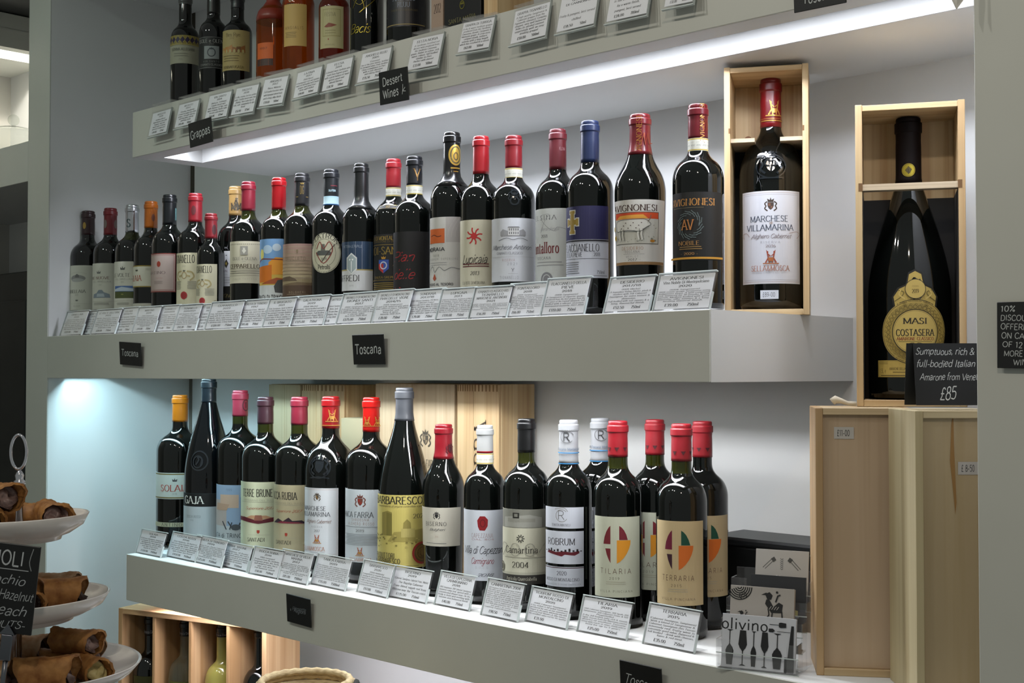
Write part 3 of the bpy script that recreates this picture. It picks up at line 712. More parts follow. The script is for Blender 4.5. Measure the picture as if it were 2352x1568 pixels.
b = bottle(449, 445, 84, YM, ZM, 'bord', 'full-size red wine bottle with red capsule and tall black lettering over a red seal', 'A81526', 506, group=GM, olive=False)
def ftig(p):
    TG = (408, 449, 1) if p.big else (453, 488, 1)
    p.T('TIGNANELLO', 0, .88, .15, 'cond', '1E1E1A', TG); p.T('2021', 0, .74, .03, 'light', GREY)
    p.crown(0, .65, .03, '4A4A40')
    for sg in (-1, 1): p.L([(sg*.06, .08), (sg*.16, .06), (sg*.2, -.03), (sg*.12, -.1)], .03, 'A89A6C', 0, .56, 1, 3); p.L([(sg*.05, .0), (sg*.13, -.02)], .03, 'A89A6C', 0, .56, 1)
    p.ring(0, .56, .06, .07, .015, 'A08A60')
    for x_ in (-.5, .5): tbl(p, 6, .3, .44, .009, '7C7A70', x_-.32, x_+.32)
    p.E(0, .17, .075, .075, 'A03030'); p.E(0, .17, .055, .055, '8E2626')
    p.L([(.25, .14), (.3, .18), (.33, .12), (.38, .17)], .008, '4A4A44', 0, 0, 1, 3)
lab(b, 580, 698, 36, 62, ftig, 'C9C4A6')
capart(b, .2, .6, 15, lambda p: p.E(0, .5, .2, .4, '4A0A10'))
b = bottle(485, 491, 65, YM-.016, ZM, 'bord', 'half-size red wine bottle with red capsule beside its taller twin, red seal low on label', 'A01424', 545, rn=.43, group=GM)
lab(b, 606, 708, 36, 62, ftig, 'C4BFA4')
capart(b, .1, .6, -30, lambda p: p.E(0, .5, .18, .4, '3A0A10'))
b = bottle(542, 429, 84, YM+.055, ZM, 'bord', 'red wine bottle with gold capsule, white label with a black diamond, standing slightly behind', 'B08C50', 491, group=GM, capr=.35)
def f(p):
    p.crown(0, .88, .025, '202020'); p.P([(-.07, 0), (0, .13), (.07, 0), (0, -.13)], '1A1A18', 0, .64); p.P([(-.035, 0), (0, .06), (.035, 0), (0, -.06)], '8A7A3A', 0, .64)
    p.T('GUADO AL TASSO', 0, .43, .055, 'serif', '6A5A6A', 1.5); p.T('2020', 0, .33, .03, 'light', GREY); tbl(p, 3, .1, .25, .012, '8A8A8A', -.35, .35)
lab(b, 576, 657, 30, 60, f, 'C6C8CB')
lab(b, 658, 700, 30, 60, lambda p: p.T('ANTINORI', 0, .5, .2, 'script', '8A7A4A'), '14140F', 'lower_label')
capart(b, .12, .62, -5, lambda p: (p.T('M', -.25, .35, .5, 'didone', '2A2416'), p.T('M', .25, .35, .5, 'didone', '2A2416'), p.T('A', 0, .5, .6, 'didone', '2A2416'), p.crown(0, .9, .1, '2A2416')), 60)
b = bottle(571, 418, 84, YM, ZM, 'bord', 'red wine bottle with crimson capsule and ivory label printed with brown block lettering', '9C1530', 479.5, group=GM, olive=True)
def f(p):
    for k in range(20): p.R(-.92+k*.095, .925, -.92+k*.095+.06, .935, '4A4638')
    p.R(-.17, .67, .17, .88, '8E8C82'); p.P([(-.05, 0), (0, .07), (.05, 0), (0, -.07)], 'C4C2B4', 0, .77); p.crown(0, .83, .03, 'C4C2B4')
    p.T('ISOLE e OLENA', 0, .585, .07, 'serif', '77756C', (537, 590)); p.T('2019', 0, .51, .03, 'light', GREY)
    p.T('CEPPARELLO', 0, .405, .095, 'bold', '4A3E2A', (532, 597)); p.R(-.9, .335, .9, .341, '6A6658'); tbl(p, 2, .24, .29, .014, '7A766A'); p.R(-.9, .18, .9, .186, '6A6658')
    p.T('ITALIA TOSCANA', 0, .1, .035, 'wide', '8A8678', 1.2)
lab(b, 553.5, 650, 13, 68, f, 'C0BBA4')
b = bottle(641, 409, 86, YM, ZM, 'bord', 'red wine bottle with bright red capsule, blue and orange painted house on its label', 'C0121C', 477, group=GM, olive=True, capr=.25)
def f(p):
    p.R(-1, .25, 1, 1, '6E98C4'); p.R(-1, .25, 1, .55, 'C8A84A'); p.E(-.25, .83, .09, .07, 'A9C2D6'); p.E(.2, .86, .07, .06, 'B6C6D2'); p.E(-.6, .75, .05, .09, 'D8D27A')
    p.P([(-.1, 0), (.35, 0), (.35, .26), (.02, .28), (-.1, .2)], 'D8912A', .1, .42); p.P([(-.3, 0), (.1, .0), (.1, .28), (-.3, .24)], 'C46A14', -.3, .3)
    p.L([(-.4, .02), (-.2, .1), (.4, .07)], .016, '7A2A14', 0, .58); p.P([(-.3, 0), (.4, 0), (.3, .06), (0, .1)], '9A4A20', .2, .27)
    p.R(-1, 0, 1, .25, 'BDC0BE'); p.P([(-.1, 0), (.12, -.02), (.16, .12), (.08, .22), (-.06, .2), (-.12, .1)], '3A3A3A', .42, .13)
    p.T('TENUTA DI TRINORO', .0, .05, .075, 'sansb', '2E2E30', (599, 660, 1))
lab(b, 548, 690, 20, 68, f, 'BDC0BE')
b = bottle(694, 399, 86, YM, ZM, 'bord', 'red wine bottle with black capsule bearing a gold monogram and a sunset-toned label', '14141A', 468, group=GM, olive=True, capr=.4)
def f(p):
    for k in range(10):
        c = tuple(int(a_+(b_-a_)*k/9) for a_, b_ in zip((0x96, 0x78, 0x6E), (0xA6, 0x98, 0x78))); p.R(-1, .95-k*.065, 1, 1-k*.065, '%02X%02X%02X' % c)
    p.R(-1, 0, 1, .34, '8E8060'); p.R(-1, 0, 1, .22, '4E3A2A'); p.P([(-.35, 0), (-.25, .07), (0, .09), (.12, .04), (.15, 0)], '5A4A38', -.35, .3); p.P([(-.5, 0), (.5, .0), (.45, .04), (0, .06)], '6A5840', 0, .22)
    p.E(0, .86, .02, .03, '7A6A50'); p.T('IL BRUCIATO', 0, .72, .065, 'wide', '6A5A4E', (652, 705)); p.R(-.5, .665, .5, .67, '8A7A6A'); p.T('2021', 0, .6, .03, 'light', '7A6A5A')
    p.T('BOLGHERI', 0, .09, .035, 'wide', 'B0A080'); p.R(-.5, .05, .5, .054, 'B0A080')
lab(b, 559, 682, 14, 70, f, '9A8A74', R=None)
capart(b, .25, .75, 0, lambda p: (p.T('DG', 0, .45, .5, 'didone', '*A08850', .5), p.crown(0, .85, .12, '*A08850'), p.R(-.9, .0, -.5, .05, '*A08850'), p.R(.5, 0, .9, .05, '*A08850')), 60)
b = bottle(761, 390, 90, YM, ZM, 'bord', 'red wine bottle with black capsule, blue and white neck seal and large tilted oval label', '10141C', 467, group=GM, bands=((446, 450, '9FC0CC'), (450, 464, 'A9C4CC'), (464, 467, '3A6AA0')))
def oval(b, u0, v0, rx, ry, fn):
    z = b.zv(v0); H = 2*ry*b.d/F; W = 2*rx*b.d/F; phi = math.degrees(asin(max(-1, min(1, (b.u-u0)*b.d/F/b.R))))
    th = b.face-radians(phi)
    mp = lambda x, y, h: ((b.R+.0004+h)*cos(th+x/b.R), (b.R+.0004+h)*sin(th+x/b.R), z-H/2+y)
    mb = MB(); pr = Print(mb, W*1.05, H, mp, True); fn(pr); return mb.build('label', b.o)
def f(p):
    p.E(0, .5, .43, .5, 'B9B69E', 30); p.ring(0, .5, .42, .485, .012, '2A2A26', 40); p.ring(0, .5, .30, .35, .008, '4A4A40', 36)
    p.T('GALATRONA', 0, .93, .12, 'serif', '23231F', None, 0, .40); p.T('Petrolo', 0, .17, .12, 'serif', '23231F', None, 0, -.40) if False else p.T('Petrolo', 0, .15, .11, 'bold', '23231F', .85)
    p.P([(-.2, 0), (.16, 0), (.2, .06), (.14, .12), (-.14, .12), (-.22, .06)], '4A4C48', -.02, .44); p.P([(-.06, 0), (.06, 0), (.045, .17), (-.045, .17)], '5A5A52', -.06, .55)
    p.L([(-.2, .1), (-.1, .28), (0, .1), (.14, .28), (.22, .05), (0, -.26), (-.22, .02)], .022, '7A2A22', -.02, .5, 1, 4); p.L([(-.05, -.22), (.1, 0), (.28, .22)], .02, '3A2A26', 0, .5, 1, 3)
    p.T('2019', 0, .35, .06, 'serif', '3A3A34')
oval(b, 745, 580.5, 33, 45.5, f)
capart(b, .3, .5, -8, lambda p: (p.T('GALATRONA', 0, .5, .28, 'sansb', 'A9C4CC', .9), p.R(-.2, 1.1, .7, 1.25, '5A1420')), 60)
b = bottle(830, 376.5, 87, YM-.006, ZM, 'bord', 'red wine bottle with long plain black capsule and navy over white label with small shield', '0A0D10', 478, group=GM, capr=.35)
def f(p):
    p.R(-1, .42, 1, 1, '17304A'); p.R(-1, .41, 1, .435, '9A8A50'); p.T('FATTORIA LE PUPILLE', 0, .9, .05, 'light', 'B9C2CC', 1.0)
    p.P([(-.12, .12), (0, .22), (.12, .12), (.12, -.12), (0, -.22), (-.12, -.12)], 'C4C6C2', 0, .55); p.P([(-.1, .1), (0, .19), (.1, .1), (.1, -.1), (0, -.19), (-.1, -.1)], '8E9A9A', 0, .55)
    p.T('*', -.07, .6, .1, 'sans', 'D8DAD8'); p.T('*', .07, .6, .1, 'sans', 'D8DAD8'); p.R(-.02, .38, .02, .6, 'D8DAD8')
    p.T('SAFFREDI', 0, .255, .12, 'serif', '3A3A3A', (786, 828, 1)); p.T('2019', 0, .1, .035, 'light', GREY)
lab(b, 554, 667, 30, 68, f, 'BCBDBC')
b = bottle(904, 366, 89, YM+.012, ZM, 'bord', 'red wine bottle with red capsule, white neck seal and coloured shield on a black label', 'B01826', 426, group=GM, olive=True)
neck(b, 426, 446, 0, docg)
def f(p):
    G = '*B89A50'
    p.T('BRUNELLO DI MONTALCINO', 0, .93, .07, 'bold', G, (858, 925, 5)); p.T('DENOMINAZIONE DI ORIGINE', 0, .87, .03, 'light', G, 1.5); p.R(-1, .81, 1, .818, G)
    p.T('BIONDI-SANTI', 0, .71, .13, 'serif', G, (858, 930, 3)); p.crown(0, .585, .045, 'B8862A')
    p.P([(-.1, .1), (.1, .1), (.1, -.06), (0, -.14), (-.1, -.06)], '2A4A9A', 0, .45); p.P([(-.1, .03), (0, .03), (0, -.14), (-.1, -.06)], 'A82A26', 0, .45); p.ring(0, .45, .07, .07, .02, 'B9BCC8')
    p.T('TENUTA GREPPO', 0, .24, .04, 'serif', G, 1.1); p.R(-1, .19, 1, .197, G); tbl(p, 4, .04, .14, .012, G, -.7, .7); p.T('ANNATA', .6, .45, .03, 'light', G)
lab(b, 537, 668, 30, 72, f, '0B0B0A')
lab(b, 469, 478, 20, 42, lambda p: (p.R(-.97, .06, .97, .94, '*8A7A4A'), p.R(-.94, .12, .94, .88, '14130E'), p.T('2017', 0, .5, .5, 'serif', '*B89A50')), '14130E', 'shoulder_label')
b = bottle(952, 360, 95, YM-.004, ZM, 'bord', 'red wine bottle with black capsule, matte black label with faint red script', '0D1018', 420, group=GM, olive=True, capr=.35)
neck(b, 420, 442, 0, docg)
def f(p):
    for k, w_ in enumerate(('Pian', 'delle', 'Vigne')):
        p.T(w_, -.1, .66-k*.24, .13, 'script', '8E161A', .95)
lab(b, 531, 700, 30, 75, f, '0D0B0A', rough=.75)
capart(b, .12, .62, -22, lambda p: (p.T('V', 0, .6, .55, 'didone', '*8A6A40'), p.R(-.06, .05, .06, .5, '*8A6A40')), 60)
b = bottle(1038, 305, 100, YM+.004, ZM, 'bord', 'wine bottle with black capsule stamped with gold crest, orange square on the label', '0B0B0C', 424, group=GM, capr=.25)
def f(p):
    p.R(.1, .65, 1, 1, 'A9A4A0')
    for k in range(7): p.L([(-.12+k*.05, -.12), (-.1+k*.05, 0), (.0+k*.05, .16)], .006, 'B5B0AA', .55, .84, 1, 3)
    p.R(-.85, .64, .05, .84, 'BE5A20'); p.L([(-.1, 0), (-.03, .015), (.04, -.01), (.1, 0)], .012, '5A2410', -.4, .74, 1, 3)
    p.T('SONDRAIA', -.28, .555, .05, 'sansb', '3A3A3C', (988, 1023, 1)); p.T('2018', -.35, .47, .028, 'wide', GREY); p.T('BOLGHERI SUPERIORE', -.1, .42, .026, 'wide', GREY, 1.5); tbl(p, 2, .34, .37, .006, '9A9A9A', -.8, .2)
    p.L([(-.3, 0), (-.22, .05), (-.18, -.03), (-.1, .04), (-.02, -.01), (.08, .03), (.2, .01), (.3, .02)], .007, '6A6A6A', .1, .27, 1, 4)
    p.P([(-.035, 0), (0, .07), (.035, 0), (0, -.03)], 'A04A30', -.45, .15); p.T('POGGIO AL TESORO', -.25, .07, .032, 'sansb', '3A3A3C', 1.35)
lab(b, 497.5, 664, 22, 62, f, 'BDBBB5')
capart(b, .3, .8, -28, lambda p: (p.E(0, .55, .28, .38, '*C9A850'), p.ring(0, .55, .22, .32, .05, '3A3014'), p.ring(0, .5, .1, .15, .04, '3A3014'), p.R(-.6, .05, .6, .1, '*C9A850'), p.R(-.3, -.06, .3, -.03, '*C9A850')), 60)
b = bottle(1105, 314, 97, YM-.004, ZM, 'bord', 'red wine bottle with red capsule and cream label with a small red sun', 'B51824', 393.6, group=GM, capr=.3)
def f(p):
    for k in range(8):
        a = k*pi/4+pi/8*0+.2; c, s_ = cos(a), sin(a); r0, r1, r2 = .035, .08, .12
        p.L([(c*r0, s_*r0), (c*r1-s_*.012, s_*r1+c*.012), (c*r2, s_*r2)], .02, 'A81E1E', -.05, .77, 1, 3)
    p.E(-.05, .77, .045, .045, 'A81E1E')
    p.T('Lupicaia', .0, .45, .12, 'script', '2A2622', (1064, 1118))
    p.R(-.65, .372, .6, .385, '5A1A20'); p.R(-.65, .34, .6, .353, '5A1A20'); p.T('2013', -.02, .25, .05, 'boldit', '3A3A36'); p.T('C.A. ROTE DI MEDILANA', -.05, .115, .04, 'serif', '5A5850', (1064, 1114)); p.R(-.5, .06, .4, .066, '8A887A')
lab(b, 504, 668, 16, 62, f, 'BDB8A2')
b = bottle(1180, 313, 101, YM, ZM, 'bord', 'red wine bottle with dark red capsule, white label with engraved villa and script name', '9C1220', 380, group=GM, olive=False)
neck(b, 380, 404, 0, docg)
raised(b, b.zv(450), -2, .013, lambda p: (p.crest(0, .5, .4, RAISED), p.ring(0, .2, .3, .3, .1, RAISED), p.ring(0, .75, .25, .2, .1, RAISED)))
def villa(p, x, y, s_, c, c2):
    p.P([(-.9, -.3), (.9, -.3), (.95, -.2), (-.95, -.2)], c2, x, y, s_)
    for q in (-1, 1): p.E(x, y, .001, .001, c2, 3); p.P([(q*.95, -.2), (q*.35, -.2), (q*.35, .1), (q*.75, .25), (q*.95, .05)], c2, x, y, s_)
    p.P([(-.35, -.2), (.45, -.2), (.45, .35), (-.35, .35)], 'C4C4C2', x, y, s_)
    for k in range(5):
        for j in range(2): p.P([(-.28+k*.15, -.12+j*.25), (-.21+k*.15, -.12+j*.25), (-.21+k*.15, .04+j*.25), (-.28+k*.15, .04+j*.25)], c, x, y, s_)
    p.P([(-.4, .35), (.5, .35), (.4, .42), (-.3, .42)], c, x, y, s_)
def f(p):
    villa(p, 0, .77, .22, '6A6A6C', '8E8E90'); p.L([(-.24, -.02), (-.1, .02), (0, -.01), (.12, .02), (.24, -.02)], .008, '6A6A6A', 0, .665, 1, 3)
    p.T('Marchese Antinori', 0, .54, .075, 'script', '55555A', (1134, 1218)); p.T('CHIANTI CLASSICO', 0, .445, .038, 'serif', '66666A', (1143, 1200)); p.R(-.8, .385, .8, .389, 'A0A0A0'); p.T('RISERVA', 0, .335, .038, 'wide', '8A5048', (1155, 1184)); p.T('2021', 0, .275, .038, 'wide', '66666A', .36)
    p.T('Y', 0, .18, .05, 'didone', '55555A'); p.R(-.15, .12, .15, .124, '8A8A8A'); p.T('TIGNANELLO', 0, .06, .048, 'wide', '66666A', (1150, 1192))
lab(b, 500, 646, 2, 80, f, 'C0C2C6')
b = bottle(1281, 298, 102, YM+.016, ZM, 'bord', 'red wine bottle with wine-red capsule, pale grey label with tall maroon lettering', '6E1020', 383, group=GM, capr=.42)
def f(p):
    p.T('FELSINA', 0, .88, .06, 'serifw', '5A5A5C', (1230, 1281)); p.L([(-.1, -.12), (-.02, .05), (.04, .12), (-.1, .1), (-.02, -.02), (.1, -.1), (.15, -.05), (.28, -.08)], .006, '8A8A8C', 0, .8, 1, 4)
    p.T('Berardenga', .1, .73, .045, 'script', '9A9A9C', .8); p.T('2018', -.1, .635, .04, 'serif', '55555A'); p.T('Fontalloro', 0, .48, .14, 'cond', '6A1C22', (1231, 1285, 1))
    p.T('TOSCANA', -.05, .345, .036, 'serifw', '5A5A5C', (1234, 1267)); tbl(p, 2, .25, .29, .01, '8A8A8C', -.6, .7); p.E(0, .06, .09, .1, '77777A'); p.ring(0, .06, .06, .07, .01, 'B9BBB9')
lab(b, 477.5, 652, 30, 65, f, 'B9BCB8')
capart(b, .4, .6, -32, lambda p: p.T('FELSINA', 0, .5, .35, 'wide', 'B89AA0', .9), 50)
b = bottle(1355, 279, 109, YM-.004, ZM, 'bord', 'red wine bottle with royal blue capsule and blue over white label with gold cross', '132A5C', 366, group=GM, capr=.4)
def f(p):
    p.R(-1, .535, 1, 1, '1C1A46'); p.R(-1, .505, 1, .53, '22222A'); 
    for w_, c in ((.036, 'C4C4BC'), (.024, '8A742E')):
        p.R(-.62-w_*.6, .60, -.62+w_*5.0*.5, .95, c) if False else None
    for g, c in ((.012, 'C4C4BC'), (0, '8E762E')):
        x, y = -.42, .78
        p.P([(-.035-g, -.15-g), (.035+g, -.15-g), (.035+g, .15+g), (-.035-g, .15+g)], c, x, y); p.P([(-.1-g, -.035-g), (.1+g, -.035-g), (.1+g, .035+g), (-.1-g, .035+g)], c, x, y)
        for ex, ey in ((0, .14), (0, -.14), (.09, 0), (-.09, 0)):
            a, b_ = (.05+g, .02+g) if ey else (.02+g, .05+g)
            p.P([(ex-a, ey-b_), (ex+a, ey-b_), (ex+a, ey+b_), (ex-a, ey+b_)], c, x, y)
    p.T('FLACCIANELLO', 0, .42, .1, 'serif', '35353A', (1302, 1376)); p.T('DELLA PIEVE', -.42, .325, .058, 'serif', '35353A', (1303, 1338)); p.T('2018', .45, .325, .048, 'serif', '35353A', (1363, 1377)); p.R(-1, .265, 1, .27, '35353A'); p.R(-1, .49, 1, .494, '35353A')
    tbl(p, 6, .07, .22, .009, '6A6A6C', -.85, -.1); p.T('750ml', .65, .08, .045, 'serif', '44444A', .3); tbl(p, 1, .03, .03, .008, '6A6A6C', .4, .9)
lab(b, 472, 638, 19, 68, f, 'BFC2CC')
b = bottle(1470, 264, 119, YM, ZM, 'taper', 'wide-shouldered red wine bottle with a white bull drawing on its label', '851522', 348, group=GM, capr=.3, rn=.40, olive=False)
def f(p):
    p.R(-.99, .0, .99, .045, '8A6A44')
    p.T('AVIGNONESI', -.05, .875, .095, 'bold', '3F2A20', (1412, 1510))
    p.R(-.92, .315, .68, .81, '4A4640'); p.R(-.90, .325, .66, .80, 'B9B7AC'); p.R(-.90, .705, .66, .80, 'C0451A'); p.P([(-.3, 0), (.28, 0), (.2, .06), (-.2, .05)], 'D89A3A', -.25, .71)
    for k in range(46):
        x = random.uniform(-.85, .6); y = random.choice((random.uniform(.34, .42), random.uniform(.42, .66))); 
        if -.7 < x < .25 and y > .42: continue
        p.L([(0, 0), (random.uniform(-.03, .03), random.uniform(-.015, .02))], .006, random.choice(('3A382E', '6A6A4A', '5A584E')), x, y)
    p.P([(-.26, -.04), (-.27, .08), (-.2, .12), (.1, .13), (.24, .12), (.29, .05), (.2, .0), (.12, -.05), (-.1, -.04)], 'C9C7BE', -.22, .56)
    for x0 in (-.62, -.5, .0, .1): p.L([(0, 0), (-.01, -.1), (.012, -.19)], .028, 'C4C2B8', x0, .55, .9); p.L([(.018, 0), (.01, -.1), (.03, -.19)], .006, '3A3834', x0, .55, .9)
    p.L([(-.27, -.05), (-.28, .08), (-.2, .125), (.1, .135), (.22, .13), (.3, .06), (.24, .02), (.14, -.05), (-.05, -.03), (-.26, -.05)], .007, '3A3834', -.22, .56, 1, 3)
    for k in range(9): p.E(-.55+k*.08, .6+.04*((k*7) % 3-1), .01, .008, '5A4A44', 5)
    p.L([(0, 0), (.03, .03), (.05, .1)], .012, '6A5A4A', .27, .66, 1, 3); p.E(-.82, .42, .03, .04, 'A88A2A', 8); p.E(.42, .36, .04, .02, 'A8701A', 8); p.E(-.86, .56, .02, .04, 'A8902A', 8)
    p.T('DESIDERIO', -.18, .25, .048, 'serifw', '8A5A2A', (1430, 1478)); p.T('TOSCANA', -.18, .195, .036, 'serifw', '5A5452', (1436, 1470)); tbl(p, 1, .16, .16, .006, '8A8A86', -.5, .2); p.T('MERLOT', -.18, .12, .03, 'wide', '5A5452', .4); p.T('- 2017 -', -.18, .075, .035, 'serif', '44403C', .5)
lab(b, 457.5, 607, 4, 72, f, 'C2BFB8')
ava = lambda p: (p.T('AVIGNONESI', 0, .5, .2, 'serif', '*A87A40', None, 90), p.L([(-.2, -.2), (-.05, .3), (0, -.15), (.1, .3), (.2, -.1), (.45, -.05)], .03, '*A85A40', .45, .35, 1))
capart(b, .1, .75, 5, ava, 70)
b = bottle(1603, 241, 119, YM, ZM, 'bord', 'red wine bottle with black label, gold monogram and gold stripe, rightmost before the wooden box', '7A1220', 309.5, group=GM, capr=.3, olive=True)
neck(b, 309.5, 339, 0, docg)
capart(b, .08, .8, -25, ava, 70)
def f(p):
    G = '*C08A3E'
    p.T('AVIGNONESI', .0, .855, .1, 'bold', 'B07A38', (1546, 1641)); p.R(-.85, .77, .3, .774, '8A7A5A')
    for k in range(40):
        a = k*pi/20; r = .155+.02*((k*5) % 3-1); p.L([(-.014, -.01), (.014, .012)], .012, '4A5656', 0, .5, 1) if False else p.L([(cos(a)*r, sin(a)*r*1.05), (cos(a+.35)*(r+.03), sin(a+.35)*(r+.03)*1.05)], .011, '5A6666', -.15, .52)
    p.T('AV', -.15, .52, .15, 'bold', 'B07038', (1568, 1593)); p.T('NOBILE', -.15, .25, .06, 'serif', 'A87A40', (1561, 1606)); tbl(p, 2, .165, .195, .012, '8A6A3A', -.5, .25); p.T('- 2020 -', -.15, .095, .035, 'serif', 'A87A40', .55)
    p.R(-.98, .015, .98, .045, 'B8862A')
lab(b, 440, 597, 9, 70, f, '10100F', rough=.5)

# =============================================== lower shelf
YB = 1.585
GB = 'wine bottles on the lower shelf'
b = bottle(414, 907, 108, YB+.02, ZB, 'bord', 'magnum with orange capsule, leftmost bottle on the lower shelf', 'E07C0C', 970, group=GB, rn=.33, capr=.3)
def f(p):
    p.R(-1, .93, 1, .97, '6A5A24'); p.R(-1, .03, 1, .07, '6A5A24'); p.crown(.0, .72, .1, '4A4A4A'); p.T('SOLAIA', 0, .42, .24, 'serif', 'A83A28', (372, 436)); p.T('2018', 0, .2, .07, 'light', GREY)
lab(b, 1086, 1146, 12, 80, f, 'BCC4BE')
lab(b, 1200, 1210, 12, 80, lambda p: p.T('ANTINORI', .0, .5, .7, 'serifw', '3A3A38', .9), 'A9A990', 'lower_label')
b = bottle(480, 869, 112, YB, ZB, 'burg', 'tall sloping magnum with black capsule, round glass crest and grey-white label', '0E1A22', 925, glass=GLASSB, group=GB, rn=.30, capr=.3)
raised(b, b.zv(1058), 24, .023, lambda p: (p.ring(0, .5, .48, .48, .07, RAISED), p.L([(-.15, -.2), (0, .05), (-.1, .2), (.15, .1), (.1, -.25)], .08, RAISED, 0, .5, 1, 3), p.ring(-.1, .45, .28, .3, .06, RAISED)))
lab(b, 1133, 1163.5, 30, 72, lambda p: (p.R(-1, .96, 1, 1, '1C2A2C'), p.T('GAJA', -.05, .5, .56, 'bold', 'D4D6D0', (428, 470))), '07090A', 'upper_label')
lab(b, 1163.5, 1268, 30, 72, lambda p: (p.T('COSTA RUSSI', -.15, .78, .055, 'serif', '6A7478', (432, 463)), p.T('1998', -.15, .7, .035, 'light', '6A7478')), 'A9B3B8')
b = bottle(552, 896, 106, YB+.012, ZB, 'bord', 'magnum with pinkish red capsule and blue watercolour label, third from left on the lower shelf', 'B03048', 957, group=GB, rn=.33, olive=True)
def f(p):
    p.R(-1, .32, 1, 1, '90A8C4'); p.R(-1, .32, -.2, .75, 'AFA9A6'); p.R(-.5, .62, .25, .84, 'C6AE9A'); p.R(.3, .4, 1, .8, '6E8CB8'); p.P([(-.2, 0), (.1, .0), (.15, .1), (-.15, .12)], 'B89C86', -.4, .58)
    p.T('1999', -.1, .92, .04, 'light', '5A6A7A')
    for k in range(10): p.L([(0, 0), (random.uniform(-.1, .1), .1+.05*random.random())], .02, '3A4048', -.2+k*.13, .26)
    p.E(.15, .3, .08, .05, '4A5056', 8); p.T('TENUTA di TRINORO', 0, .16, .07, 'sans', '3E4448', (499, 575, 2)); p.T('ROSSO TOSCANA', 0, .06, .035, 'light', '5A6064', 1.1)
lab(b, 1114, 1252, 20, 70, f, 'B4BCC0')
capart(b, .1, .75, -45, lambda p: (p.ring(0, .5, .25, .35, .06, '3A0A14'), p.T('T', 0, .5, .3, 'bold', '3A0A14')), 50)
b = bottle(610, 911, 110, YB-.006, ZB, 'bord', 'magnum with purple-brown capsule, pale green-cream label with tall black lettering and red ribbon', '44202C', 975, group=GB, rn=.33, olive=True)
def fs(nm, c1, pic):
    W1_, W2_ = ((561, 628), (571, 610)) if pic else ((631, 684, 1), (637, 671))
    def f(p):
        p.T(nm, 0, .835, .11, 'cond', '1E1E1C', W1_); p.T('CARIGNANO DEL SULCIS', 0, .725, .025, 'light', GREY, 1.2); p.R(-.7, .695, .7, .699, '8A8A80'); p.T('Superiore 2017', 0, .605, .04, 'script', 'A0503A', .95)
        if pic:
            p.P([(-.25, 0), (.25, 0), (.12, .05), (-.12, .05)], 'B08A6A', 0, .445); p.P([(-.5, .03), (-.25, .03), (0, -.02), (.25, .03), (.5, .03), (.5, -.03), (.3, -.03), (0, -.07), (-.3, -.03), (-.5, -.03)], '5A1A26', 0, .44); p.P([(-.07, 0), (.07, 0), (.05, .08), (-.05, .08)], '8A5A4A', 0, .42)
        else: p.P([(-.3, 0), (.32, 0), (.24, .05), (.1, .04), (.04, .09), (-.06, .03), (-.16, .07), (-.24, .03)], '2E1E2A', 0, .42); p.P([(-.2, .0), (.26, 0), (.2, .02), (-.1, .03)], '7A2A3A', 0, .42)
        p.P([(-.022, .025), (.022, .025), (.022, -.01), (0, -.03), (-.022, -.01)], 'A03A2A', 0, .25); p.R(-.35, .2, .35, .203, 'A09A8A'); p.T('SANTADI', 0, .13, .055, 'serif', '3A3A36', W2_)
    return f
lab(b, 1107, 1259, 16, 76, fs('TERRE BRUNE', 0, 1), 'BDC4A8')
b = bottle(688, 911, 115, YB, ZB, 'bord', 'magnum with wine-red capsule and tan label, a small dark mountain drawing on it', '8A1C34', 977, group=GB, rn=.33, olive=True)
lab(b, 1114, 1266, 30, 72, fs('ROCCA RUBIA', 0, 0), 'A9A284')
def crestlab(l1, l2, extra):
    def f(p):
        p.R(-.96, .015, .96, .985, 'A88A80'); p.R(-.95, .018, .95, .982, 'BEC3C8'); p.R(-.91, .03, .91, .97, 'B09A90'); p.R(-.905, .032, .905, .968, 'C2C7CC')
        p.crest(0, .86, .055, '4A4034', '8A6A40'); p.T(l1, 0, .7, .062, 'serif', '4A4E54', (703, 751)); p.T(l2, 0, .615, .062, 'serif', '4A4E54', (703, 760, 1))
        p.T('Alghero Cabernet', 0, .51, .05, 'script', '7A5A4A', 1.3); p.T('RISERVA', 0, .43, .028, 'wide', '7A7A7A', .6); p.T(extra, 0, .37, .035, 'serif', '6A6A6A', .3)
        p.twins(0, .25, .065, '9A4A26', 'A87A3A'); p.T('SELLA&MOSCA', 0, .105, .06, 'serif', 'A06A48', (703, 748, 1)); p.R(-.4, .05, .4, .054, '8A8A8A')
    return f
b = bottle(760, 910, 120, YB, ZB, 'mag', 'magnum with deep red gold-stamped capsule, silvery white label and raised shoulder crest', '9C0E16', 986, group=GB, rn=.33, capr=.28)
lab(b, 1121, 1277, 30, 47, crestlab('MARCHESE', 'VILLAMARINA', '2017'), 'BEC3C8')
raised(b, b.zv(1072), 26, .026, lambda p: (p.crest(0, .5, .36, RAISED), p.ring(0, .5, .46, .44, .05, RAISED), p.L([(-.4, -.02), (0, .03), (.4, -.02)], .05, RAISED, 0, .1)))
gtw = lambda p: (p.twins(0, .55, .3, '*C89A50', '*C89A50'), p.R(-1.4, .06, 1.4, .1, '*C89A50'))
capart(b, .05, .7, -8, gtw, 60)
b = bottle(853, 912, 117, YB+.008, ZB, 'bord', 'magnum with glossy scarlet capsule and white label under a red and gold crest', 'C01410', 994, group=GB, rn=.33, capr=.2)
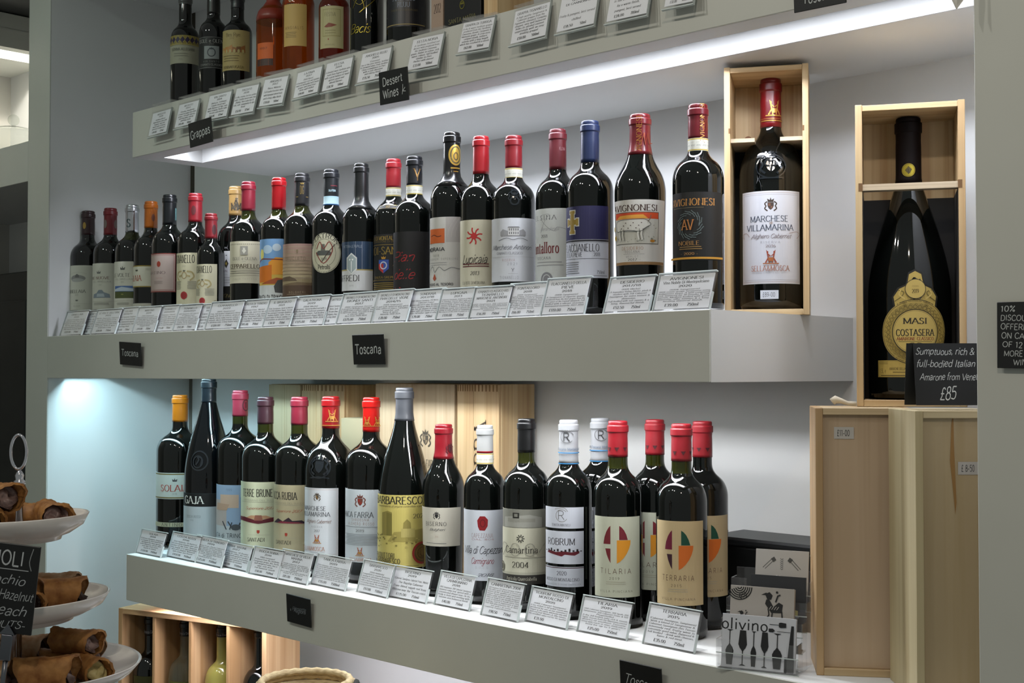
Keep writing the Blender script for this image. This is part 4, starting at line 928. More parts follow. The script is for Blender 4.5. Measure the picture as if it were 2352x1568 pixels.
def f(p):
    p.crest(0, .83, .08, '6A3A30', '8A2A1E'); p.T('TANCA FARRA', 0, .655, .075, 'serif', '4A5054', (794, 859)); p.T('SARDEGNA', 0, .585, .032, 'wide', '8A5A48', .65); p.T('ALGHERO ROSSO', 0, .53, .036, 'wide', '8A5A48', 1.0)
    p.R(-.75, .482, .75, .49, '8A9094'); p.T('2019', 0, .435, .034, 'serif', '6A6A6A', .3); tbl(p, 8, .24, .385, .008, '8A9094', -.75, .75); p.twins(0, .15, .06, '9A4A26', 'A87A3A'); p.T('SELLA&MOSCA', 0, .04, .045, 'serif', 'A06A48', .8)
lab(b, 1124.5, 1292, 25, 68, f, 'B9C2C8')
capart(b, .02, .5, -15, lambda p: (p.twins(-.55, .6, .3, '*C08A40', '*C08A40'), p.twins(.35, .6, .3, '*C08A40', '*C08A40')), 80)
b = bottle(929, 890, 121, YB-.004, ZB, 'burg', 'tall burgundy-shaped magnum with slate grey capsule and yellow label with towers', '3A3E44', 968, group=GB, rn=.33, capr=.55)
def f(p):
    p.T('BARBARESCO', 0, .925, .10, 'bold', '22201A', (869, 971)); p.T('Denominazione di origine controllata e garantita', 0, .845, .025, 'script', '4A4430', 1.6)
    c = '857A3C'; p.P([(-.09, 0), (.09, 0), (.09, .32), (.02, .34), (-.09, .31)], c, -.42, .44); p.P([(-.02, 0), (.07, 0), (.07, .30), (-.02, .32)], '6E662E', -.38, .44)
    p.P([(-.3, 0), (.34, 0), (.34, .14), (.2, .17), (-.2, .13)], '928646', .22, .36); p.P([(-.06, 0), (.06, 0), (.05, .12), (0, .17), (-.05, .12)], c, .18, .5); p.R(.02, .42, .4, .54, 'A89C5C')
    for k in range(30): p.R(*(lambda x, y: (x, y, x+.06, y+.02))(random.uniform(-.95, .8), random.uniform(.26, .44)), random.choice(('7A7036', 'A89A58', '6A6230')))
    p.T('2020', .55, .71, .06, 'serif', '4A4430', .42); p.T('PRODUTTORI', -.45, .165, .07, 'cond', '2A2618', (870, 909)); p.T('del BARBARESCO', -.35, .09, .07, 'cond', '2A2618', (869, 921))
    p.E(.62, .2, .155, .155, '84201A'); p.E(.62, .2, .125, .125, '4E3A16'); p.ring(.62, .2, .1, .1, .012, '6E5420'); p.crest(.62, .2, .06, '6A501E')
    p.R(-.8, .025, .5, .032, '6A6230')
lab(b, 1137, 1304, 8, 78, f, 'B5A85E', rough=.45)
b = bottle(1019, 974, 98, YB, ZB, 'taper', 'wide-shouldered bottle with cherry red capsule and off-white label reading in spaced capitals', 'A01222', 1056, group=GB, rn=.40, capr=.35)
def f(p):
    p.crest(0, .78, .09, '1E1E20'); p.T('BISERNO', 0, .58, .1, 'serifw', '2E2E30', (979, 1028)); p.T('Bolgheri', 0, .435, .06, 'script', '44444A', .6); p.T('2016', 0, .25, .035, 'light', '9A5A4A'); tbl(p, 1, .08, .08, .012, '6A6A6A', -.5, .4)
lab(b, 1166, 1255, 19, 72, f, 'B9B5A8')
capart(b, .1, .45, -42, lambda p: p.crest(0, .5, .4, '3A0610'), 50)
b = bottle(1114, 976, 96, YB, ZB, 'bord', 'bottle with white and red striped capsule, white label with a red wax seal', 'D2D3D2', 1042, group=GB, rn=.38, capr=.4, bands=((990.5, 992, 'A01020'), (1038, 1042, 'A01020')))
neck(b, 1043, 1068, 0, docg)
def f(p):
    p.P([(-.07, -.05), (-.045, -.1), (.03, -.105), (.07, -.04), (.075, .05), (.03, .1), (-.04, .1), (-.08, .04)], '84121A', 0, .815); p.ring(0, .815, .04, .055, .01, '5A0A10')
    p.T('CAPEZZANA', 0, .64, .06, 'serifw', 'A08A8E', (1084, 1133)); p.T('DAL 804', 0, .585, .025, 'light', '9A5050', .8); p.T('Villa di Capezzana', 0, .435, .105, 'script', '2E3038', (1069, 1156)); p.T('Carmignano', 0, .28, .085, 'script', '8A2A36', (1083, 1133))
    p.T('D.O.C.G.', 0, .185, .03, 'wide', '9A9A9A', .5); p.T('2018', .05, .08, .045, 'script', '44484E', .55)
lab(b, 1171.6, 1333.5, 6, 80, f, 'BEC3CC')
b = bottle(1209, 961, 107, YB, ZB, 'bord', 'bottle with black capsule, label with large pale year behind the name', '0A0B0C', 1041, group=GB, rn=.37, capr=.35, olive=True)
def f(p):
    p.R(-1, .75, 1, 1, '77776E'); p.P([(-.3, -.05), (.28, -.05), (.28, .08), (.1, .12), (-.1, .1), (-.3, .08)], '92928A', -.05, .81); p.P([(-.2, 0), (.2, 0), (.2, .05), (-.2, .05)], '85857C', -.1, .83)
    p.R(-.35, .88, -.14, .955, '23231E'); p.R(-.3, .9, -.19, .94, '77776E')
    p.R(-1, .16, 1, .75, 'BDBBA8'); p.R(-1, 0, 1, .125, '2E2C28'); p.R(-1, .125, 1, .16, 'A9A796')
    for k in range(9): a = k*2*pi/9; p.L([(cos(a)*.02, sin(a)*.02), (cos(a)*.055, sin(a)*.055)], .014, '3A3A34', -.1, .61)
    p.T('2004', .0, .46, .17, 'light', '9A988A', 1.75); p.T('Camartina', 0, .46, .09, 'serif', '2A2822', (1164, 1235)); tbl(p, 1, .355, .355, .01, '8A887A', -.7, .7); p.T('2004', -.05, .26, .075, 'serif', '2A2822', (1178, 1215))
    p.T('Agricola Querciabella', 0, .075, .045, 'serif', 'B0AE9E', (1166, 1232)); p.E(-.85, .22, .07, .07, '3A382E'); p.ring(-.85, .22, .055, .055, .01, 'A9A78E')
lab(b, 1170, 1342, 6, 82, f, 'BDBBA8')
def robrum(b, phi, half):
    RW = lambda a_, c_: (a_+b.u-1306, c_+b.u-1306)
    lab(b, 1165, 1213.5, phi, half, lambda p: (p.ring(-.2+.2, .6, .3, .3, .02, '6A6456', a0=40, a1=330), p.T('R', 0, .62, .42, 'light', '4A4640'), p.L([(-.35, .3), (.1, .38), (.3, .2)], .02, '6A6456', 0, .6, 1, 3), p.T('TENUTA RIBUSIELI', 0, .16, .11, 'serif', '4A4A52', RW(1268, 1310))), 'BEC2CC', 'upper_label')
    def f(p):
        p.T('ROBRUM', 0, .68, .2, 'serif', '201C20', RW(1260, 1321)); p.P([(-.55, .0), (-.5, .09), (-.2, .03), (.1, .06), (.3, .03), (.55, .07), (.55, 0), (.4, -.07), (.1, -.04), (0, -.1), (-.25, -.05)], '5E1420', .0, .33)
        for k in range(11): h_ = .03+.08*((k*37) % 5)/5; p.P([(-.03, 0), (.03, 0), (.03, h_), (-.03, h_)], '141014', -.85+k*.17, .38)
    lab(b, 1220, 1295.5, phi, half, f, 'BEC2CC')
    lab(b, 1302, 1348, phi, half, lambda p: (p.R(-1, .93, 1, .97, '44242C'), p.T('2020', 0, .68, .2, 'serif', '3A3840', .45), p.T('ROSSO DI MONTALCINO', 0, .36, .15, 'serif', '3A3840', RW(1257, 1330)), p.T('DENOMINAZIONE DI ORIGINE CONTROLLATA', 0, .12, .09, 'light', '4A4850', 1.7)), 'B4B8C2', 'lower_label')
def rcap(b, ph):
    capart(b, .0, 1, ph, lambda p: (p.ring(0, .62, .17, .14, .014, '5A5A5C', a0=20, a1=320), p.T('R', 0, .62, .2, 'sans', '2A2A2C'), p.L([(-.3, .05), (.3, .12)], .01, '3A3A3C', 0, .68, 1),
        [p.T('Montalcino Toscana', x, .34, .06, 'chalk', '5A6A80', .95) for x in (-.5, .5)], p.R(-1, .245, 1, .265, '2E7AB0'), p.R(-1, 0, 1, .02, '2E7AB0'),
        [p.T('ROSSO DI MONTALCINO', x, .2, .025, 'light', '4A5A6A') or p.T('AA02972485', x, .11, .045, 'sans', '8A929A') for x in (-.6, .1, .8)]), 150)
WC = 'C6C9CC'
b = bottle(1378, 960, 104, YB+.10, ZB, 'bord', 'bottle with white capsule standing in the second row behind the first red-capped bottle', WC, 1062, group=GB, rn=.40, capr=.5); robrum(b, 10, 58); rcap(b, -8)
b = bottle(1306, 964, 109, YB, ZB, 'bord', 'front-row bottle with white capsule and a label cut in three white strips', WC, 1068, group=GB, rn=.39, capr=.5); robrum(b, 17, 55); rcap(b, 10)
def villa_p(nm, yr, cols, tint):
    def f(p):
        c1, c2, c3, c4 = cols; pass
        def quad(sx, sy, col, x, y, big=1):
            pts = [(0, 0)]+[(sx*.2*cos(a*pi/24), sy*.24*sin(a*pi/24)) for a in range(0, 13)]
            p.P(pts, col, x, y, big)
        # four quarter blades of a leaf-shaped emblem
        def blade(pts, col): p.P(pts, col, .02, .66)
        blade([(-.08, 0), (-.08, .23), (-.105, .205), (-.135, .155), (-.16, .09), (-.172, .03), (-.175, 0)], c1)
        blade([(-.15, -.055), (-.08, -.055), (-.08, -.235), (-.105, -.19), (-.13, -.13)], c2)
        blade([(.03, .055), (.03, .23), (.06, .21), (.09, .175), (.118, .12), (.138, .055)], c3)
        blade([(0, .05), (.176, .05), (.172, 0), (.155, -.055), (.125, -.115), (.085, -.17), (.04, -.215), (0, -.238)], c4)
        p.T(nm, 0, .325, .062, 'wide', '5A3A30', 1.25); p.T(yr, -.05, .235, .03, 'wide', '5A4A40', .42); tbl(p, 2, .165, .19, .006, 'A09A88', -.4, .35)
        p.T('VILLA PINCIANA', 0, .075, .028, 'wide', '4A3A30', 1.3)
    return f
TIL = villa_p('TILARIA', '2019', ('6A1A22', '6A1A22', '6E1A26', 'D08A1E'), 0); TER = villa_p('TERRARIA', '2015', ('6A1430', '3A1826', '0E4432', 'C8641A'), 0)
RC = 'B01826'
tri = lambda p: [p.P([(-.07, .05), (.07, .05), (0, -.06)], '3A0A10', x, .22) for x in (-.5, 0, .5)]
b = bottle(1504, 963, 110, YB+.085, ZB, 'bord', 'red-capped bottle with pale green label in the second row, half hidden', RC, 1047, group=GB, rn=.39, capr=.45, olive=True)
lab(b, 1177, 1355, 12, 70, TIL, 'B4B8A6'); capart(b, 0, 1, 0, tri, 100)
b = bottle(1613, 967, 117, YB+.085, ZB, 'bord', 'red-capped bottle with tan label in the second row, beside the leaflet holder', RC, 1053, group=GB, rn=.38, capr=.45)
lab(b, 1184.5, 1371, -12, 62, TER, 'B3A07C'); capart(b, 0, 1, 20, tri, 100)
b = bottle(1419, 966, 114, YB-.002, ZB, 'bord', 'red-capped bottle with pale green label and red and yellow emblem, front row', RC, 1052, group=GB, rn=.39, capr=.4, olive=True)
lab(b, 1187, 1372, 4, 62, TIL, 'B6B8A4'); capart(b, 0, 1, 6, tri, 100)
b = bottle(1565, 973, 118, YB-.002, ZB, 'bord', 'red-capped bottle with tan label and green and orange emblem, front row right end', RC, 1062, group=GB, rn=.39, capr=.45, olive=True)
lab(b, 1197, 1391, 8, 62, TER, 'BBA67E'); capart(b, 0, 1, -10, tri, 100)

# =============================================== top shelf
GT = 'bottles on the top shelf'; YT = 1.56
b = bottle(426, -8, 68, YT, ZT, 'bord', 'slim dark bottle with purple diamond band on cream label, leftmost on the top shelf', '6A6A6A', 3, group=GT, rn=.44)
def f(p):
    p.R(-1, .66, 1, 1, '8A7A34')
    for k in range(9): p.P([(-.09, 0), (0, .12), (.09, 0), (0, -.12)], '2C1E3E', -.96+k*.24, .83); p.L([(-.12, -.14), (0, 0), (.12, .14)], .02, 'A89A5A', -.84+k*.24, .83)
    p.R(-1, .655, 1, .68, 'A89A5A'); p.T('DONNA ALLEGRINI', .0, .5, .09, 'serif', '4A4A44', 1.2); tbl(p, 2, .27, .35, .015, '8A887A', -.5, .3); p.T('2012', -.1, .15, .04, 'light', GREY)
lab(b, 80, 145, 10, 80, f, '9C9A86')
b = bottle(491, -20, 67, YT, ZT, 'bord', 'slim dark bottle with black label and small white square emblem on the top shelf', '14100F', 25, group=GT, rn=.44)
def f(p):
    p.R(-.95, .97, .95, .98, '7A7A78'); p.R(-.95, .02, .95, .03, '7A7A78'); p.T('ISOLE e OLENA', 0, .86, .11, 'serif', '9A9A96', 1.6); p.T('2004', 0, .76, .05, 'light', '8A8A86'); p.R(-.4, .3, .4, .7, '7E8484'); p.ring(0, .5, .13, .14, .03, '30343A'); p.crown(0, .62, .06, '30343A')
    p.T('VIN SANTO', 0, .22, .05, 'wide', '8A8A86', .9); p.T('CHIANTI CLASSICO', 0, .12, .06, 'serif', '8A8A86', 1.3)
lab(b, 83, 157, 8, 76, f, '10110F')
b = bottle(546, -10, 69, YT, ZT, 'bord', 'slim dark bottle with tan label showing ruins, third from left on the top shelf', '14181E', 12, group=GT, rn=.44)
def f(p):
    p.T('Ben Rye', -.1, .88, .09, 'serif', '6A5A30', .9); p.T('2018', -.15, .79, .04, 'light', '6A5A30')
    for k in range(6): p.P([(-.06, 0), (.06, 0), (.05, .1+.04*(k % 3)), (-.05, .13)], random.choice(('8A5A2A', '6A4A26', 'A8763A')), -.75+k*.25, .45); p.E(-.75+k*.25, .47, .03, .05, 'A89A66', 8)
    tbl(p, 3, .24, .36, .015, '7A6A40', -.8, .3); p.T('DONNAFUGATA', -.1, .08, .065, 'serif', '5A4A24', 1.3)
lab(b, 68, 161, 12, 66, f, 'A0905C')
b = bottle(628, -60, 78, YT, ZT, 'round', 'amber bottle with round white neck tag and orange patch label on the top shelf', 'A83418', 42, glass=AMBER, group=GT, rn=.42)
lab(b, 97, 150, 32, 32, lambda p: (p.R(-1, 0, 1, .3, '3A2014'), p.T('1997', -.1, .75, .09, 'sans', '5A2A10', 1)), 'C25A1A')
a = MB(); rr_ = b.rn*1.25
tg = Print(a, .024, .024, lambda x, y, h: ((rr_+h)*cos(b.face+x/rr_), (rr_+h)*sin(b.face+x/rr_), b.zv(48)+y), True, dx=.003)
tg.E(0, .5, .5, .5, 'C2BFB4'); tg.E(0, .5, .36, .36, 'D08A30'); tg.ring(0, .5, .45, .45, .04, '4A5A3A'); tg.E(.02, .45, .16, .2, 'A85A1A'); a.build('neck_tag', b.o)
b = bottle(686, -95, 75, YT, ZT, 'bord', 'tall amber bottle with peach label and small black square on the top shelf', 'A84A20', -40, glass=AMBER, group=GT, rn=.42)
lab(b, -30, 105, 15, 45, lambda p: (p.R(-.65, .72, .0, .98, '1C1512'), p.ring(-.33, .84, .05, .09, .02, 'A88A60'), p.P([(-.04, 0), (.04, 0), (0, .08)], 'A04A3A', -.33, .8), p.T('ANGIALIS', 0, .31, .05, 'wide', '5A4020', 1.6), tbl(p, 4, .15, .23, .007, '7A6A40', -.8, .2)), 'B89A58')
b = bottle(768, -70, 72, YT, ZT, 'bord', 'reddish amber bottle with cream label and a single leaf on the top shelf', '8A3018', -40, glass=ROSE, group=GT, rn=.42)
def f(p):
    p.R(-.7, .28, .75, .93, '8A8450'); p.R(-.66, .295, .71, .915, 'A8A276'); p.T('FESTIA', -.05, .8, .08, 'serifw', '5A5A3A', .9); p.P([(-.14, -.03), (-.02, .06), (.17, .01), (.05, -.04), (-.08, -.05)], '7A3A24', -.1, .54); tbl(p, 2, .36, .42, .01, '7A7448', -.5, .4); p.E(-.2, .21, .012, .02, '8A2A1A', 6); p.T('ARGIOLAS', -.1, .08, .03, 'light', '5A5A3A', .8)
lab(b, 13, 110, 12, 48, f, 'AAA47A')
b = bottle(843, -100, 78, YT, ZT, 'bord', 'black bottle painted with loose gold handwriting on the top shelf', '0A0A0A', -50, group=GT, rn=.42)
lab2(b, b.zv(100), b.zv(-20), 18, 60, lambda p: (p.T('Bacis', -.2, .3, .17, 'script', '*9A8A30', 1.3), p.L([(-.2, .1), (-.05, .3), (.05, .1), (-.05, 0), (.15, .15), (.3, .3)], .012, '*8A7A2A', 0, .6, 1, 4), p.L([(-.3, .35), (-.1, .2), (.1, .4)], .008, '*7A6A2A', .2, .55, 1, 4)), None, 'gold_script', b.R+.0004)
b = bottle(938, -100, 101, YT+.01, ZT, 'mag', 'dark port-style bottle with black label edged in gold on the top shelf', '101010', -60, group=GT, rn=.4)
def f(p):
    p.R(-.97, .03, .97, .045, '8A7A4A'); p.R(.95, .03, .97, 1, '8A7A4A'); p.T('SELLA&MOSCA', 0, .72, .1, 'serif', '9A7A34', 1.6); p.T('ANGHELU', 0, .5, .085, 'serif', '7E8898', 1.0); p.T('RUJU', 0, .385, .085, 'serif', '7E8898', .55); p.T('RISERVA LIQUOROSO', 0, .29, .03, 'light', '7A6A3A', 1.2); p.crown(0, .9, .05, '9A7A34')
lab(b, -70, 60, 12, 62, f, '090A12', rough=.4)
# cartons and tubes further along the top shelf
def carton(name, label, cat, u0, u1, Y, z0, h, d, col, fn=None, group=None, m=None, rz=0):
    pa, _ = atY(u0, 100, Y); pb, _ = atY(u1, 100, Y); W = abs(pb.x-pa.x)
    a = MB(); a.box(0, W, 0, d, 0, h, m or M(col, .5), .0008)
    if fn: pr = Print(a, W, h, lambda x, y, hh: (W/2+x, -hh-.0001, y)); fn(pr)
    o = a.build(name); o.location = (pa.x, Y, z0+CZ); o.rotation_euler.z = rz; return tag(o, label, cat, group)
carton('gift_carton', 'narrow pinkish cream gift carton behind the sloping price card on the top shelf', 'box', 990, 1017, 1.50, ZT, .30, .05, '9C8878', lambda p: p.T('2012', .1, .19, .05, 'serif', '4A3A34', 1.2))
def f(p):
    p.T('SANTA MARIA', 0, .09, .028, 'serif', '*9A946A', 1.5); p.T('Liquore Amaro', 0, .26, .02, 'script', '*8A8440', 1.1); p.crown(0, .18, .015, '*8A8440'); p.ring(0, .17, .02, .025, .005, '*8A8440')
carton('black_carton', 'black spirits carton with gold print, right of the last dark bottle on top', 'box', 1020, 1104, 1.50, ZT, .30, .07, '08090B', f)
PINEZ = wood('pine_upright', 'B6976C', 'CDB48A', '96704A', 'z'); PINEX = wood('pine_across', 'B6976C', 'CDB48A', '96704A', 'x'); PALE = wood('pale_poplar', 'B6A37E', 'C6B692', '96805A', 'z', .7)
PALEX = wood('pale_poplar_across', 'B6A37E', 'C6B692', '96805A', 'x', .7)
PLY = wood('plywood_edge', 'B8A488', 'CDBDA2', '6A5540', 'x', 2)
carton('wooden_case', 'pale pine case standing at the right end of the top shelf bottles', 'box', 1111, 1142, 1.50, ZT, .30, .09, 'A07850', None, None, PINEZ)

# ------------------------------------------------------------------ price cards
ACR = mix_clear('acrylic', 'FFFFFF', .02, 1.49, .02, 'F4F4F6'); ACE = M('C3CCCB', .25, 0, .3)
def cardprint(p, head, body, price, big=1.0):
    y = .93; k = 1.0
    hs = .078*big
    for i, h in enumerate(head):
        p.T(h, 0, y-hs/2, hs*(1 if i < len(head)-1 or len(head) == 1 else .8), 'bold', '2A2A2C', min(1.7, .125*len(h)*big)); y -= hs*1.45
    n = len(body); bottom = .2
    ls = (y-bottom)/max(n, 1)
    for i, b_ in enumerate(body):
        if b_: p.T(b_, 0, y-ls*.5, min(ls*.62, .066), 'boldit', '2E2E30', min(1.9, .064*len(b_)+.04))
        y -= ls
    p.T(price[0], -.38, .11, .075, 'bold', '2A2A2C', .085*len(price[0])); p.T(price[1], .42, .11, .075, 'bold', '2A2A2C', .085*len(price[1]))
CARDCOL = 'E8EAF0'
def holder(t, W, H, tilt, base=.03, hang=False):
    c, s = cos(tilt), sin(tilt)
    def mp(x, y, h): return (x, y*s-h*c, y*c+h*s+.003)
    a = MB(); e = .0012
    def plate(x0, x1, y0, y1, h0, h1, mt, MBx):
        vs = [mp(x, y, h) for h in (h0, h1) for y in (y0, y1) for x in (x0, x1)]
        MBx.add(vs, [(0, 2, 3, 1), (4, 5, 7, 6), (0, 1, 5, 4), (2, 6, 7, 3), (0, 4, 6, 2), (1, 3, 7, 5)], mt)
    plate(-W/2-.003, W/2+.003, -.003, H+.002, -.0022, -.0008, ACR, a)           # back plate
    plate(-W/2-.003, W/2+.003, -.003, H+.002, .0010, .0020, ACR, a)             # front sleeve
    plate(-W/2-.003, W/2+.003, H+.002, H+.0036, -.0024, .0022, ACE, a)          # folded top edge
    plate(-W/2-.003, -W/2-.0022, -.003, H+.002, -.0022, .0020, ACE, a)
    plate(W/2+.0022, W/2+.003, -.003, H*.45, -.0022, .0020, ACE, a)
    if not hang: a.box(-W/2-.003, W/2+.003, -.001, base, 0, .0018, ACR)
    else: a.box(-W/2-.003, W/2+.003, -.001+H*s, H*s+.03, H*c+.004, H*c+.0055, ACR)
    a.build('card_stand', t)
    return mp
CARDN = [0]
def card(uc, vb, uL, uR, vT, vB, Y0, zs, label, head, body, price, yaw=0, tilt=.33, q=2, group=None):
    """upright price card; uL..uR its foot in the photo, vT its top row"""
    pa, da = atY(uL, vB, Y0); pb, db = atY(uR, vB, Y0); W = pb.x-pa.x-.004; cx = (pa.x+pb.x)/2
    D = (da+db)/2; ztop = atD((uL+uR)/2+8, vT, D+.02).z; H = (ztop-zs-.006)/cos(tilt)
    t = thing('price_card', label, 'price card', (cx, Y0, zs), yaw, group)
    mp = holder(t, W, H, tilt)
    a = MB(); c = M(CARDCOL, .5)
    vs = [mp(x, y, h) for h in (-.0006, .0002) for y in (0, H) for x in (-W/2, W/2)]
    a.add(vs, [(0, 2, 3, 1), (4, 5, 7, 6), (0, 1, 5, 4), (2, 6, 7, 3), (0, 4, 6, 2), (1, 3, 7, 5)], c)
    pr = Print(a, W, H, lambda x, y, h: mp(x, y, h+.0002)); pr.q = q
    cardprint(pr, head, body, price); a.build('card', t)
    return t
GC1 = 'price cards along the middle shelf'
ym = 1.459
M_ = [
 (137, 189, 714, 764, 0, 'at the left wall before the maroon-capped bottle', ['ORNELLAIA', '2020'], ['Cabernet Sauvignon, Merlot', 'Cabernet Franc, Petit Verdot', 'Elegant & structured with dark', 'berries, spice & tobacco.', 'Long and balanced finish with', 'silky tannins & great depth'], ('£225.00', '750ml')),
 (182, 222, 713, 763, .007, 'second from the left wall, partly covered on both sides', ['LE SERRE NUOVE', '2021'], ['Merlot, Cabernet', 'Sauvignon, Petit Verdot', 'Rich & rounded blend', 'with ripe red fruit', 'and supple tannins'], ('£68.00', '750ml')),
 (210, 263, 710, 763, 0, 'before the silver-capped bottle', ["LE VOLTE DELL'ORN", '2022'], ['(Merlot, Sangiovese, Cabernet)', 'From the producers of the', 'celebrated Ornellaia estate', 'Supple & generous with fresh', 'red fruits, herbs & spice.', 'Drink now or keep'], ('£28.00', '750ml')),
 (256, 306, 706, 761, .006, 'before the orange-capped bottle with cream bands', ['SOLAIA', '2018/19'], ['(Cabernet Sauvignon, Sangiovese)', 'A complex & structured wine,', 'dense, balanced & elegant,', 'notes of blackcurrants, mint', 'and long finish'], ('£350.00', '750ml')),
 (304, 354, 704, 760, 0, 'before the bottle with pinkish label', ['MARTINO', '2019'], ['(100% Sangiovese)', 'Made from the best grapes of the', 'vineyard, aged for many months', 'in oak barrels. Deep ruby red', 'with aromas of cherry, leather', 'and spice on the palate,', 'elegant finish'], ('£95.00', '750ml')),
 (352, 400, 701, 759, .006, 'between the pink-labelled bottle and the tall twin', ['TIGNANELLO', '2019/2020'], ['(Sangiovese, Cabernet)', 'A beautiful, Super Tuscan', 'with a great density and', 'refined style with red fruit', 'exciting, vibrant & complex', 'with at least five years'], ('£155.00', '750ml')),
 (397, 449, 699, 758, 0, 'before the tall twin with the red seal', ['TIGNANELLO', '2019/2021'], ['(80% Sangiovese 15% Cabernet', '5% Cabernet Franc)', 'A beautiful, Super Tuscan', 'with straight or red palate. Plum', 'with young ripe and friendly', 'exciting, rich & harmonious', 'Complex, intense & sophisticated'], ('£165.00', '750ml')),
 (446, 486, 698, 757, .007, 'before the half bottle, half covered by the next card', ['GUADO', '2020'], ['(Cabernet, Merlot)', 'A powerful and rich', 'blend of elegant red', 'fruit and herbs'], ('£135.00', '750ml')),
 (470, 546, 692, 756, 0, 'before the diamond-labelled bottle', ['CEPPARELLO', '2019'], ['(100% Sangiovese)', 'Fine, full bodied Sangiovese blend', 'made with lots of richness, aroma &', 'depth, Deep ruby red in colour,', 'smooth, dense and velvety finish.', 'A drinking now, a long future wine'], ('£120.00', '750ml')),
 (540, 604, 688, 754, .006, 'before the brown-lettered bottle', ['TENUTA DI TRINORO', '1997'], ['(Cabernet Franc, Merlot)', 'A smooth, ripe, warm but dry &', 'elegant red from a very small', 'production. Perfumed silky fruit', 'with a long finish, reminiscent of', 'red bramble. Full bodied'], ('£185.00', '750ml')),
 (602, 666, 684, 751, 0, 'before the painted-house bottle', ['IL BRUCIATO', '2021'], ['(Cab Sauvignon, Syrah & Merlot)', 'A richly opulent Super Tuscan', 'the youngest vintage Bolgheri,', 'medium bodied. Super Tuscan', 'great value & finesse, making it a', 'masterpiece on absolute value'], ('£38.50', '750ml')),
 (663, 742, 679, 749, .006, 'before the sunset-labelled bottle', ['GALATRONA', '2019'], ['(100% Merlot)', 'A gorgeous, tinted bodied red with a', 'seductive purity. Exuberant aromatics', 'with a velvety texture. Full bodied,', 'beautifully balanced & elegant Merlot.', 'Anticipated maturity 2024-2034'], ('£125.00', '750ml')),
 (735, 781, 678, 744, .010, 'half hidden left of the navy-labelled bottle', ['SAFFREDI', ''], ['Cabernet Sauvignon', 'Merlot, Syrah', 'This wine shows', 'elegance. Deep', 'a long finish'], ('£85.00', '')),
 (772, 856, 672, 742, 0, 'before the navy and white bottle', ['BRUNELLO DI MONTALCINO', 'BIONDI SANTI', '2017'], ['(100% Sangiovese Grosso)', 'A gorgeous Brunello! Especially silk,', '& supple with a refined, elegant, long', '& expressive finish. Very pure & long', 'a classic wine.', 'Best from 2024-2034'], ('£275.00', '750ml')),
 (853, 933, 666, 737, 0, 'before the black-labelled bottle with the coloured shield', ['BRUNELLO DI MONTALCINO', 'PIAN DELLE VIGNE', '2014/15'], ['(100% Sangiovese)', 'A well-built, balanced wine which', 'shows softness & richness. Full bodied,', 'powerful, soft.', 'Ivory & spice.', 'Maturity 2020-2035'], ('£78.00', '750ml')),
 (929, 1008, 664, 735, .007, 'before the matte black bottle with red script', ['SONDRAIA', '2017/18'], ['(65% Cabernet Sauvignon, 25% Merlot, 10%', 'Cabernet Franc)', 'Intense ruby-red in colour this blend of', 'Cabernet Sauvignon, Merlot & Cabernet', 'Franc has an elegant & complex', 'bouquet with soft tannins & a silky', 'texture. Full bodied, supple & refined.'], ('£79.00', '750ml')),
 (1001, 1080, 662, 733, 0, 'before the orange-square bottle', ['LUPICAIA', '2013'], ['(Cabernet Sauvignon, Sangiovese & Merlot)', 'A standout Tuscan wine with great', 'personality! Sweet red cherries,', 'savoury herbs & spices with a stand', 'elegance & balance. A full-bodied,', 'doubtedly round, easy Lupicaia that', 'going to offer plenty of enjoyment', 'the course of the next 15 years or so'], ('£120.00', '750ml')),
 (1078, 1162, 658, 731, 0, 'before the red sun bottle', ['CHIANTI CLASSICO RIS', 'TIGNANELLO', 'MARCHESE ANTINORI', '2021'], ['(90% Sangiovese, 10% Cabernet)', 'Ruby red in colour with very fruity', 'A rich, intense Sangiovese/Cabernet', 'gentle tannins.', 'Elegant & refined & with good', 'potential'], ('£56.00', '750ml')),
 (1157, 1243, 650, 726, .005, 'before the villa-labelled bottle', ['FONTALLORO', '2018'], ['(100% Sangiovese)', 'A typical Super Tuscan produced in', 'the most beautiful estates in Tuscany.', 'Sangiovese grapes originate from', 'vineyards, 2 from the Chianti Classico', '& the other from the Chianti Senesi.', 'Full bodied, ruby red in colour,', 'intense lean, medium smooth tannins,', 'an elegant finish.'], ('£66.00', '750ml')),
 (1243, 1341, 638, 725, 0, 'before the blue-capped bottle', ['FLACCIANELLO DELLA', 'PIEVE', '2018'], ['(100% Sangiovese)', 'A Sangiovese of superior quality,', 'produced from the best grapes from the', 'best parts of the Fontodi vineyards. Full', 'bodied with a vibrant structure.', 'Anticipated maturity 2023-2050'], ('£119.00', '750ml')),
 (1386, 1492, 635, 718, 0, 'before the bull-labelled bottle', ['DESIDERIO', '2017/18'], ['(100% Merlot)', 'A legendary Italian Merlot, plush &', 'modern with 15% Cabernet', 'Sauvignon for extra texture &', 'dimension.', 'Full bodied with soft tannins & a', 'long, flavourful finish.'], ('£52.50', '750ml')),
 (1500, 1630, 626, 714, 0, 'last on the right, before the gold monogram bottle', ['AVIGNONESI', 'Vino Nobile Di Montepulciano', '2020'], ['(100% Sangiovese)', '100% estate grown Sangiovese using', 'indigenous yeast. A well composed', 'red, matured for 18 months in oak', 'barrels. Medium bodied with good', 'intensity, silky tannins & a long', 'lasting mineral finish'], ('£39.00', '750ml')),
]
for i, (uL, uR, vT, vB, dy, wh, hd, bd, pc) in enumerate(M_):
    card(0, 0, uL, uR, vT, vB, ym+dy, ZM, 'price card on the middle shelf, '+wh, hd, bd, pc, radians((i*37 % 5-2)*.8), q=1 if uR < 560 else 2, group=GC1)
